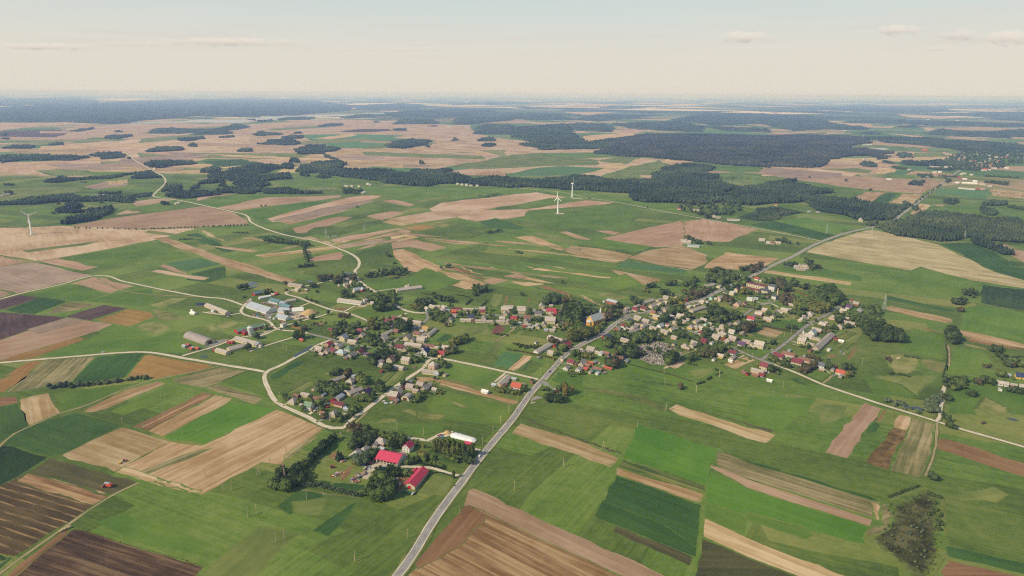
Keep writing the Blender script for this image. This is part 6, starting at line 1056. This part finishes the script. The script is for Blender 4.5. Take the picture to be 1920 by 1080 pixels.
def pylon(t, x, y, h, label):
    X, Y = U(*tp(t, x, y)); o = empty('lattice_pylon', (X, Y, 0), .6); m = MB(); a, b = h * .09, h * .025; L = [(-1, -1), (1, -1), (1, 1), (-1, 1)]
    for sx, sy in L: m.bar((sx * a, sy * a, 0), (sx * b, sy * b, h * .8), .15, .11, 4).bar((sx * b, sy * b, h * .8), (0, 0, h), .1, .07, 4)
    for k in range(5):
        z0, z1 = h * .8 * k / 5, h * .8 * (k + 1) / 5; r0, r1 = a + (b - a) * k / 5, a + (b - a) * (k + 1) / 5
        for i in range(4):
            p, q_ = L[i], L[(i + 1) % 4]; m.bar((p[0] * r0, p[1] * r0, z0), (q_[0] * r1, q_[1] * r1, z1), .06, n=3).bar((q_[0] * r0, q_[1] * r0, z0), (p[0] * r1, p[1] * r1, z1), .06, n=3)
    m.build('lattice_body', M_STEEL, o)
    for z, w in ((.68, .17), (.8, .13), (.9, .09)): MB().bar((-w * h, 0, z * h), (w * h, 0, z * h), .18, n=4).build('crossarm', M_STEEL, o)
    tag(o, label, 'pylon', 'lattice pylons')
pylon('C', 808, 862, 26, 'lattice pylon in the bright green field left of the main road'); pylon('C', 1062, 876, 24, 'lattice pylon at the tip of the big pale stubble field'); pylon('C', 1585, 892, 24, 'lattice pylon against the dark wood right of the road'); pylon('S', 376, 312, 28, 'lattice pylon right of the plantation belt')
pylon('A', 1835, 888, 28, 'slim lattice mast beside a little fenced compound'); pylon('B', 131, 850, 22, 'lattice mast alone in the tan and green fields')
for x, y in ((1850, 886), (1875, 884), (1890, 883)): X, Y = U(*tp('A', x, y)); house_core('shed', X, Y, 6, 4, .3, 'w', 'g', 2.6, 1, chim=0, win=False, desc='tiny white equipment shed', zone='beside the slim lattice mast', cat='shed', group='equipment sheds')
# vehicles
M_TYRE = plain('tyre_rubber', '#25241f'); PAINT = {k: plain('paint_' + k, h, .35, .05, spec=.5) for k, h in dict(white='#d8d8d4', blue='#24325a', green='#2f7a5a', silver='#a9adb0', red='#b5271f', yellow='#d0a52c', black='#26272a', paleblue='#8aa7c4', orange='#d4532c').items()}
WHEEL = MB().bar((0, -.11, 0), (0, .11, 0), .33, n=12).mesh('wheel', M_TYRE); GL = plain('car_glass', '#20272d', .15, .05, spec=.6)
CARS = {}
def car(t, x, y, col, desc, zone, rz=None, van=False):
    X, Y = U(*tp(t, x, y)); d = [(np.hypot(C[:, 0] - X, C[:, 1] - Y).min(), C) for C, w in ROADS]; C = min(d, key=lambda a: a[0])[1]; i = int(np.argmin(np.hypot(C[:, 0] - X, C[:, 1] - Y))); i = min(max(i, 1), len(C) - 2); v = C[i + 1] - C[i - 1]
    o = empty('van' if van else 'car', (X, Y, ZTOP), math.atan2(v[1], v[0]) if rz is None else rz)
    if van: prof = [(-2.4, .35), (2.4, .35), (2.45, 1.0), (1.7, 1.35), (1.2, 2.1), (-2.35, 2.15), (-2.4, 1)]; cab = [(1.05, 1.35), (1.75, 1.37), (1.28, 2.0), (1.05, 2.0)]
    else: prof = [(-2.1, .32), (2.1, .32), (2.15, .75), (1.1, .95), (.4, 1.42), (-1.1, 1.45), (-1.8, 1.0), (-2.15, .9)]; cab = [(-1.6, .98), (1.0, .98), (.38, 1.36), (-1.05, 1.39)]
    MB().prism(prof, -.86, .86).build('body', PAINT[col], o)
    MB().prism(cab, -.875, .875).build('window', GL, o)
    for sx in (-1.35, 1.35):
        for sy in (-.8, .8): link('wheel', WHEEL, o, (sx, sy, .33))
    tagz(o, desc, zone, 'van' if van else 'car', 'vehicles')
car('D', 772, 846, 'white', 'white car', 'on the pale road to the left edge'); car('K', 1505, 462, 'blue', 'dark blue car', 'driving on the main road junction'); car('T', 957, 803, 'green', 'green car', 'parked at the farm fence', .5); car('T', 992, 810, 'silver', 'silver car', 'parked at the farm fence', 1.0); car('T', 888, 787, 'green', 'greenish car', 'parked nearest the big tree', .2)
car('J', 692, 626, 'red', 'red car', 'by the pink-roofed barn', .7); car('J', 662, 624, 'black', 'black car', 'by the pink-roofed barn', .7); car('J', 748, 607, 'yellow', 'yellow van', 'by the pink-roofed barn', 0, True); car('J', 892, 632, 'paleblue', 'pale blue van', 'by the pink-roofed barn', .3, True); car('J', 1345, 587, 'white', 'white van', 'on the grass below the brick house', .1, True)
car('N', 1678, 303, 'white', 'white car', 'at the main road verge'); car('M', 1238, 378, 'white', 'white van', 'parked at the pale blue house', 1, True); car('H', 700, 770, 'silver', 'silver car', 'on the main road below the church'); car('L', 520, 372, 'white', 'white van', 'parked among the yards by the road bend', .2, True); car('L', 600, 385, 'black', 'black car', 'parked among the yards by the road bend', .4)
car('T', 850, 425, 'white', 'white car', 'at the corner of the big red barn', 1.0); car('T', 915, 520, 'blue', 'blue car', 'between the two red barns', .1); car('E', 1120, 700, 'white', 'white van', 'on the compound driveway', None, True); car('E', 700, 965, 'red', 'red car', 'in the yard of the cream sheds', .4); car('G', 1470, 560, 'black', 'black car', 'by the big red-roofed building', .3); car('T', 640, 505, 'paleblue', 'pale blue van', 'behind the big dark tree', .4, True); car('T', 735, 508, 'paleblue', 'second pale blue van', 'behind the big dark tree', .4, True)
def tractor(t, x, y, col, label, rz, trailer=False):
    X, Y = U(*tp(t, x, y)); o = empty('tractor', (X, Y, ZTOP), rz)
    MB().prism([(-.3, .8), (2.2, .8), (2.2, 1.6), (.2, 1.8), (-.3, 1.8)], -.45, .45).build('bonnet', PAINT[col], o); MB().prism([(-1.7, .9), (-.3, .9), (-.4, 2.7), (-1.6, 2.7)], -.75, .75).build('cab', GL, o); MB().box(-1.75, -.25, -.85, .85, 2.7, 2.85).build('cab_roof', PAINT[col], o)
    for sx, r_, w in ((-1.2, .85, .25), (1.6, .5, .18)):
        for sy in (-.95, .95): MB().bar((sx, sy - w, r_), (sx, sy + w, r_), r_, n=14).build('wheel', M_TYRE, o)
    tag(o, label, 'tractor', 'farm machines'); return o
tractor('P', 940, 182, 'red', 'red tractor pulling an implement on the pale stubble', .5); tractor('T', 540, 425, 'red', 'red tractor right of the scrap row by the big barn', .3); tractor('T', 472, 456, 'red', 'red tractor left end of the yard machines', .6); tractor('T', 25, 495, 'red', 'red tractor in the grass left of the white tent', .2)
X, Y = U(*tp('P', 908, 194)); o = empty('implement', (X, Y, ZTOP), .5); MB().bar((0, 0, .8), (3.6, 0, .8), .12).build('drawbar', M_STEEL, o); MB().box(-2.2, 0, -1.9, 1.9, .5, 1.1).build('frame', PAINT['yellow'], o)
for s in (-1.5, -.5, .5, 1.5): MB().bar((-1.8, s - .1, .4), (-1.8, s + .1, .4), .4, n=10).build('disc', M_STEEL, o)
tag(o, 'yellowish field implement hitched behind the red tractor', 'implement', 'farm machines')
X, Y = U(*tp('P', 815, 372)); o = empty('combine_harvester', (X, Y, ZTOP), 2.9); R_ = PAINT['orange']
MB().prism([(-3.6, 1.1), (2.2, 1.1), (2.2, 3.0), (1.2, 3.4), (-2.6, 3.4), (-3.8, 2.4)], -1.45, 1.45).build('body', R_, o); MB().prism([(2.25, 1.5), (3.7, 1.5), (3.5, 3.5), (2.25, 3.6)], -1.1, 1.1).build('cab', GL, o); MB().box(2.1, 3.75, -1.2, 1.2, 3.62, 3.8).build('cab_roof', PAINT['white'], o); MB().box(-1.2, 1.2, -1.2, 1.2, 3.43, 3.95).build('grain_tank', PAINT['silver'], o)
MB().box(4.0, 5.4, -2.9, 2.9, .25, 1.1).prism([(2.6, .9), (4.1, .5), (4.1, 1.0), (2.6, 1.6)], -.7, .7).build('header', R_, o); MB().bar((4.7, -2.7, 1.35), (4.7, 2.7, 1.35), .45, n=8).build('reel', PAINT['silver'], o); MB().bar((-1.5, 1.3, 3.2), (-4.2, 2.0, 3.7), .2, n=8).build('unloading_pipe', R_, o)
for sx, r_, w in ((2.2, .95, .35), (-2.6, .6, .22)):
    for sy in (-1.65, 1.65): MB().bar((sx, sy - w, r_), (sx, sy + w, r_), r_, n=14).build('wheel', M_TYRE, o)
tag(o, 'red-orange combine harvester working alone in the dark stubble', 'combine', 'farm machines')
BALE = MB().bar((0, -.75, .85), (0, .75, .85), .85, n=18).mesh('straw_bale', plain('bale_straw', '#c9b48a', .95, .2))
for k in range(7):
    X, Y = U(*tp('P', 452 + 12.5 * k, 711 - 5.5 * k)); b = link('straw_bale', BALE, None, (X, Y, ZTOP), RNG.uniform(0, 3)); tagz(b, 'pale round straw bale', 'at the dark ploughed field corner', 'straw bale', 'straw bales')
# white sheeted silage heap
c, L, rz = axis('T', 1450, 88, 1745, 165, 1); n = 40; V = []; F = []
for i in range(n + 1):
    s = i / n; w = 5.2 * (1 - .18 * s) * (.55 + .45 * min(1, 7 * min(s + .03, 1.03 - s))); hh = 3.0 * min(1, 6 * min(s + .05, 1.05 - s)) * (1 - .2 * s)
    for j in range(9):
        a = PI * j / 8; V.append((w * math.cos(a) + RNG.normal(0, .18), (s - .5) * L + RNG.normal(0, .15), max(0, hh * math.sin(a) ** .8 + RNG.normal(0, .16)) if 0 < j < 8 else 0))
for i in range(n):
    for j in range(8): k = i * 9 + j; F.append((k, k + 1, k + 10, k + 9))
o = link('silage_heap', mesh_np('silage_heap', V, F, mats=[plain('white_sheeting', '#e4e2dc', .4, .06, 1.2, .4)]), None, (c[0], c[1], 0), rz); tag(o, 'long white plastic-sheeted silage heap beside the farm lane', 'silage heap')
X, Y = U(*tp('T', 1400, 75)); mb = MB().lathe([(4, 0), (3.2, 1.3), (1.4, 2.5), (.2, 2.9)], 12); o = mb.build('straw_heap', plain('heap_straw', '#bfa06a'), None, (X, Y, 0)); tag(o, 'straw heap at the left end of the white silage heap', 'heap')
X, Y = U(*tp('E', 1565, 648)); o = MB().lathe([(14, 0), (11.5, 3), (6, 6.2), (1, 7.6)], 18).build('grain_heap', plain('heap_grain', '#b99b68', .95, .15, .3), None, (X, Y, 0)); tag(o, 'big tan heap at the right end of the farm compound', 'heap'); FOOT.append((X, Y, 14))
X, Y = U(*tp('N', 218, 486)); o = empty('dead_tree', (X, Y, 0)); MB().bar((0, 0, 0), (.2, 0, 9), 1.0, .75, 9).bar((.2, 0, 9), (-.4, .1, 15.5), .75, .6, 9).bar((0, 0, 11), (1.4, .6, 13.5), .3, .1, 5).build('trunk', plain('dead_bark', '#9b7f66'), o); MB().lathe([(.8, 15.5), (1.5, 16.2), (1.55, 16.8), (1.0, 17.1)], 12, (-.4, .1)).build('stork_nest', plain('nest_sticks', '#7d6650'), o); tag(o, 'tall bare trunk topped by a stork nest beside the shelter belt', 'dead tree')
# scrap and timber piles in the yards
SCR = [plain('scrap_' + k, h, .8, .2) for k, h in dict(rust='#8a5540', grey='#8d8880', pale='#c4b9a6', dark='#3c3833', wood='#a8845c', red='#a23b30', blue='#5b7fa5', white='#d5d2c9').items()]
def pile(t, x, y, r, n, desc, zone, rz=0, hgt=1.2):
    X, Y = U(*tp(t, x, y)); m = MB()
    for k in range(n):
        a, b, c_ = RNG.uniform(.4, 1.8), RNG.uniform(.3, 1.1), RNG.uniform(.3, hgt); px_, py_ = RNG.normal(0, r * .5), RNG.normal(0, r * .32); th = RNG.uniform(0, PI); ca, sa = math.cos(th), math.sin(th)
        vs = [(px_ + ca * u - sa * v, py_ + sa * u + ca * v, z + RNG.uniform(-.1, .1) if z else 0) for z in (0, c_) for u, v in ((-a, -b), (a, -b), (a, b), (-a, b))]
        m.add(vs, [(3, 2, 1, 0), (4, 5, 6, 7), (0, 1, 5, 4), (1, 2, 6, 5), (2, 3, 7, 6), (3, 0, 4, 7)], int(RNG.integers(8)))
    o = m.build('scrap_pile', SCR, None, (X, Y, 0), rz); tagz(o, desc, zone, 'scrap pile', 'yard clutter')
SP = 'jumbled pile of scrap and timber'
for t, zone, r, n, tx in (('T', 'in the nearest farmyard', 5, 26, '150,415 60,585 110,560 270,640 320,660 345,590 400,565 375,450 590,505 800,690 1300,110 1330,125 440,500 780,640'), ('E', 'in the left farm compound', 7, 30, '960,655 1000,680 930,665 1440,685 1480,675 1350,645 1400,660 1500,700 850,520 890,500 700,960 240,1030 290,1035 1050,530 1010,630 1260,740 1120,800'), ('L', 'in the yards by the road bend', 6, 26, '360,500 400,520 430,480 480,480 550,515 590,520 500,375 560,385 640,395 680,420 760,430 340,540 560,590 690,400'), ('F', 'in the yards of the left village', 4, 14, '230,970 300,985 420,985 560,1000 650,1005 720,975 780,980 530,1020 340,700 420,690 640,440 700,430'), ('M', 'in the yards by the crossroads', 4, 16, '620,840 680,850 740,870 770,880 560,810 830,830 1520,580 1660,600 1690,620'), ('K', 'in the yard by the side lane', 4, 18, '900,610 960,580 870,600 340,500 1000,620 1560,670 1400,310 1375,305'), ('J', 'in the yards inside the road loop', 3, 14, '320,490 350,500 400,505 1310,560 1400,570 1450,580 1570,190 1660,180 780,350'), ('G', 'in the yards along the street', 3, 10, '960,690 1090,650 1180,655 1230,660 1340,720 430,625 1100,675 980,690')):
    for x, y in nums(tx): pile(t, x, y, r * .55, n, SP, zone, RNG.uniform(0, 3))
# hedges
def hedge(t, txt, h, w, mat, label, n_per=9):
    C = smooth_line(ptsw(t, txt), 4); V = []; Q = []; k = 0; seg = np.linalg.norm(np.diff(C, axis=0), axis=1); tot = seg.sum(); s = np.concatenate([[0], np.cumsum(seg)]); m = int(tot * n_per * h * .5)
    u_ = RNG.uniform(0, tot, m); P = np.stack([np.interp(u_, s, C[:, 0]), np.interp(u_, s, C[:, 1])], 1); bump = .75 + .25 * np.sin(u_ * .9) * np.sin(u_ * .37 + 1)
    p = np.concatenate([P + RNG.normal(0, w * .3, (m, 2)), (RNG.uniform(.05, 1, (m, 1)) ** .7) * h * bump[:, None]], 1); nr = RNG.normal(size=(m, 3)); nr[:, 2] = np.abs(nr[:, 2]); nr /= np.linalg.norm(nr, axis=1, keepdims=True)
    a = np.cross(nr, RNG.normal(size=(m, 3))); a /= np.linalg.norm(a, axis=1, keepdims=True); b = np.cross(nr, a); z = RNG.uniform(.3, .6, (m, 1)) * min(1.3, .5 + h * .2); a = a * z; b = b * z * .8
    V = np.stack([p - a - b, p + a - b, p + a + b, p - a + b], 1).reshape(-1, 3); Q = np.arange(m * 4).reshape(-1, 4); o0 = C[0]; V[:, 0] -= o0[0]; V[:, 1] -= o0[1]
    o = link('hedge', mesh_np('hedge', V, Q, None, [LEAF[mat]]), None, (o0[0], o0[1], 0)); tag(o, label, 'hedge', 'hedges')
hedge('N', '300,500 330,512 420,530 440,525 560,552 700,588 800,604', 4.5, 3, 'w', 'long pale hedge along the lower edge of the nearest farm', 16); hedge('N', '1205,352 1340,382 1420,402', 2.2, 2, 'd', 'short dark hedge below the poplar garden'); hedge('T', '1000,826 1060,745 1150,640 1215,567 1280,552 1350,562 1460,595', 1.4, 1.2, 'd', 'low dark hedge curving round the long red-roofed cowshed', 14)
hedge('L', '790,484 1000,542 1250,602 1550,694', 1.3, 1.6, 'r', 'thin brownish hedge running straight below the cemetery', 12); hedge('K', '1020,215 1130,232 1250,250 1400,285 1560,318', 2.6, 2.6, 'y', 'yellowish hedge left of the main road', 14); hedge('K', '1090,150 1180,165 1300,185', 2.5, 3, 'd', 'dark garden hedge above the yellowish hedge', 12); hedge('G', '770,755 910,768', 2, 2, 'd', 'dark hedge below the reddish garden plot', 12)
hedge('P', '610,695 1000,818 1440,940 1530,975', .5, .5, 'y', 'thin weedy strip along the dark ploughed field', 10); hedge('F', '1780,320 1850,330 1920,350', 2, 2, 'd', 'short dark hedge above the village street', 12); hedge('R', '835,612 900,585 1030,540', 1.3, 2, 'd', 'dark ditch hedge along the upper bog edge', 10); hedge('S', '820,560 835,640 830,690 800,800', 1.5, 1.5, 'd', 'narrow hedge beside the grassy lane on the right', 10); hedge('M', '1290,840 1340,790 1385,735', 3, 2.5, 'r', 'russet hedge beside the white gabled house', 14)
# cemetery
sheet('cemetery_ground', ptsw('L', '920,300 1110,232 1300,275 1440,380 1350,430 1240,510 1090,500 960,445 900,380'), plain('trodden_cemetery_ground', '#8b8069', .95, .25, .2), nextz())
sheet('cemetery_ground', ptsw('L', '670,320 760,265 900,250 930,300 880,345 760,345'), plain('darker_cemetery_ground', '#7d745c', .95, .25, .2), nextz())  # second plot, ground a little darker than the first
GM = [plain('stone_' + k, h, .5, .12, spec=.5) for k, h in dict(pale='#aba69d', grey='#85817b', dark='#454142', pink='#9a8078', white='#c2beb6').items()]
GR_ = []
for m in GM:
    for v in range(2): GR_.append((MB().box(-.55, .55, -1.1, 1.1, 0, .28).mesh('kerb', GM[(GM.index(m) + 1 + v) % 5]), (MB().prism([(-.5, 0), (.5, 0), (.5, 1.0), (.3, 1.3), (-.3, 1.3), (-.5, 1.0)], .75, .97) if v else MB().box(-.6, .6, .75, 1.0, 0, 1.05)).mesh('headstone', m)))
PA = ptsw('L', '930,305 1110,240 1290,280 1425,382 1340,425 1235,500 1095,490 965,440 910,380'); PB = ptsw('L', '680,320 760,275 895,258 915,300 870,335 760,335'); GRV = []
q0 = ptsw('L', '960,440 1240,505'); ga = math.atan2(*(q0[1] - q0[0])[::-1]); ca, sa = math.cos(ga), math.sin(ga)
for P in (PA, PB):
    Rm = np.array([[ca, sa], [-sa, ca]]); Pl = P @ Rm.T; lo, hi = Pl.min(0), Pl.max(0); yy = lo[1]; row = 0
    while yy < hi[1]:
        xx = lo[0]
        while xx < hi[0]:
            p = np.array([[xx + RNG.normal(0, .25), yy + RNG.normal(0, .3)]])
            if RNG.random() < .86 and inpoly(Pl, p[:, 0], p[:, 1])[0]: w_ = Rm.T @ p[0]; GRV.append((w_[0], w_[1]))
            xx += 2.3 * RNG.uniform(.85, 1.5)
        yy += 3.4 if row % 4 else 4.8; row += 1
GRV.sort(key=lambda p: math.hypot(*p)); sv = []; sf = []; sm = []; mb = MB()
for i, (x, y) in enumerate(GRV):
    k = int(RNG.integers(len(GR_))); sc = RNG.uniform(.85, 1.35)
    if i < 300:
        o = empty('grave', (x, y, ZTOP), ga + PI * 0); o.scale = (sc, sc, sc); link('kerb', GR_[k][0], o); link('headstone', GR_[k][1], o); tag(o, 'stone grave in the front rows of the cemetery', 'grave', 'graves in the front rows of the cemetery')
    else:
        n = len(mb.v); mb.box(-.55, .55, -1.1, 1.1, 0, .28, (k // 2 + 1) % 5).box(-.55, .55, .75, .98, .28, 1.15, k // 2)
        for j in range(n, n + 16): a, b, c_ = mb.v[j]; mb.v[j] = (x + sc * (a * ca - b * sa), y + sc * (a * sa + b * ca), c_ * sc + ZTOP)
if mb.v: o = mb.build('graves', GM); tag(o, 'dense rows of small stone graves at the back of the cemetery', 'graves', kind='stuff')
print('GRAVES', len(GRV))
HAZE = 7.2e-5; SUN_E = 4.0; SKY_S = .1; EXPO = 0.08
VEIL = [lin('#e3dcd0'), lin('#e2ddd2'), lin('#cddbdb'), lin('#d9cfc9')]; VS = 9.3
CLOUDS = [(1395, 69, 120, 24, .9), (1683, 56, 100, 22, 1), (1890, 70, 110, 30, .9), (1800, 64, 80, 26, .7), (1765, 91, 80, 12, .6), (420, 78, 320, 18, .9), (85, 87, 230, 15, .85), (250, 82, 200, 12, .35), (1620, 61, 60, 8, .3), (720, 92, 260, 12, .3)]
# ---------------------------------------------------------------- air, sky, sun
hz = bpy.data.materials.new('haze_air'); hz.use_nodes = True; q = NT(hz); q.n.clear()
vo = q.new('ShaderNodeVolumePrincipled'); ou = q.new('ShaderNodeOutputMaterial'); q.l.new(vo.outputs[0], ou.inputs['Volume'])
vo.inputs['Color'].default_value = (.35, .51, 1, 1); vo.inputs['Absorption Color'].default_value = (1, 1, 1, 1)
vo.inputs['Density'].default_value = HAZE; vo.inputs['Anisotropy'].default_value = .0
h = MB().box(-gx - 20, gx + 20, gy0 - 20, gy1 + 20, -1, 380).build('haze', hz); h['kind'] = 'stuff'; h['label'] = 'pale bluish haze over the far plain'; h['category'] = 'haze'
EL = math.radians(37); AZ = math.radians(242)
sd = Vector((math.sin(AZ) * math.cos(EL), math.cos(AZ) * math.cos(EL), math.sin(EL)))
sun = bpy.data.lights.new('sun', 'SUN'); sun.energy = SUN_E; sun.angle = math.radians(.55); sun.color = (1, .87, .70)
so = bpy.data.objects.new('sun', sun); COL.objects.link(so); so.rotation_euler = sd.to_track_quat('Z', 'Y').to_euler(); so.location = sd * 900
W = bpy.data.worlds.new('World'); S.world = W; W.use_nodes = True; q = NT(W); q.n.clear()
sky = q.new('ShaderNodeTexSky', sky_type='NISHITA'); sky.sun_disc = False; sky.sun_elevation = EL; sky.sun_rotation = AZ
sky.altitude = 300; sky.air_density = 1.6; sky.dust_density = .6; sky.ozone_density = 1.0
bg = q.new('ShaderNodeBackground'); bg.inputs[1].default_value = SKY_S; wo = q.new('ShaderNodeOutputWorld')
# thin pale veil of cloud low over the plain, drifting into streaks
d = q.new('ShaderNodeTexCoord').outputs['Generated']; sx = q.new('ShaderNodeSeparateXYZ'); q.l.new(d, sx.inputs[0]); ez = sx.outputs[2]
veil = q.ramp(ez, [(0, VEIL[0]), (.055, VEIL[1]), (.13, VEIL[2])])
st = q.noise(q.vmul(d, (5, 5, 90)), 1.0, 5, .6)
band = q.math('MULTIPLY', q.mr(ez, .02, .06, 0, 1), q.mr(ez, .075, .12, 1, .35))
veil = q.mix(q.math('MULTIPLY', band, q.mr(st, .48, .68, 0, .35)), veil, VEIL[3])
# faint little clouds, each a soft patch of sky at its own bearing and height
uv = q.new('ShaderNodeCombineXYZ'); q.put(uv.inputs[0], q.math('DIVIDE', sx.outputs[0], sx.outputs[1])); q.put(uv.inputs[1], q.math('DIVIDE', sx.outputs[2], sx.outputs[1]))
cn = q.noise(q.vmul(uv.outputs[0], (55, 110, 0)), 1.0, 5, .65); lit = None
for px, py, pw, ph, amt in CLOUDS:
    dv = R3 @ np.array([(px - 960) / FPX, (540 - py) / FPX, -1.0]); cu, cv = dv[0] / dv[1], dv[2] / dv[1]; ru, rv = pw / 2 / FPX, ph / 2 / FPX
    s1 = q.new('ShaderNodeVectorMath', operation='SUBTRACT'); q.l.new(uv.outputs[0], s1.inputs[0]); s1.inputs[1].default_value = (cu, cv, 0)
    ln = q.new('ShaderNodeVectorMath', operation='LENGTH'); q.l.new(q.vmul(s1.outputs[0], (1 / ru, 1 / rv, 0)), ln.inputs[0])
    body = q.math('ADD', q.math('SUBTRACT', 1.0, ln.outputs['Value']), q.math('MULTIPLY', q.math('SUBTRACT', cn, .5), 2.2))
    sp = q.new('ShaderNodeSeparateXYZ'); q.l.new(s1.outputs[0], sp.inputs[0])
    tint = q.ramp(q.mr(sp.outputs[1], -rv * .7, rv * .6, 0, 1), [(0, lin('#c3bdbb')), (.45, lin('#e6dacf')), (1, lin('#f3eadd'))])
    veil = q.mix(q.mr(body, .1, .8, 0, amt), veil, tint)
sc = q.new('ShaderNodeVectorMath', operation='SCALE'); q.l.new(veil, sc.inputs[0]); sc.inputs[3].default_value = VS
f = q.mr(ez, .1, .42, .96, .08)
q.l.new(q.mix(f, sky.outputs[0], sc.outputs[0]), bg.inputs[0]); q.l.new(bg.outputs[0], wo.inputs[0])
S.view_settings.view_transform = 'Standard'; S.view_settings.look = 'None'; S.view_settings.exposure = EXPO; S.view_settings.gamma = 1
S.render.engine = 'CYCLES'; cy = S.cycles
cy.max_bounces = 5; cy.diffuse_bounces = 2; cy.glossy_bounces = 2; cy.transmission_bounces = 2; cy.volume_bounces = 3; cy.transparent_max_bounces = 32
cy.use_denoising = False; cy.filter_width = 1.15; cy.sample_clamp_indirect = 2.0; cy.sample_clamp_direct = 6.0; cy.caustics_reflective = False; cy.caustics_refractive = False; cy.use_adaptive_sampling = True; cy.adaptive_threshold = .02
finish_labels()
for o in COL.objects:
    if o.parent is None and len(str(o.get('label', '')).split()) > 16: print('LONG', o['label'])
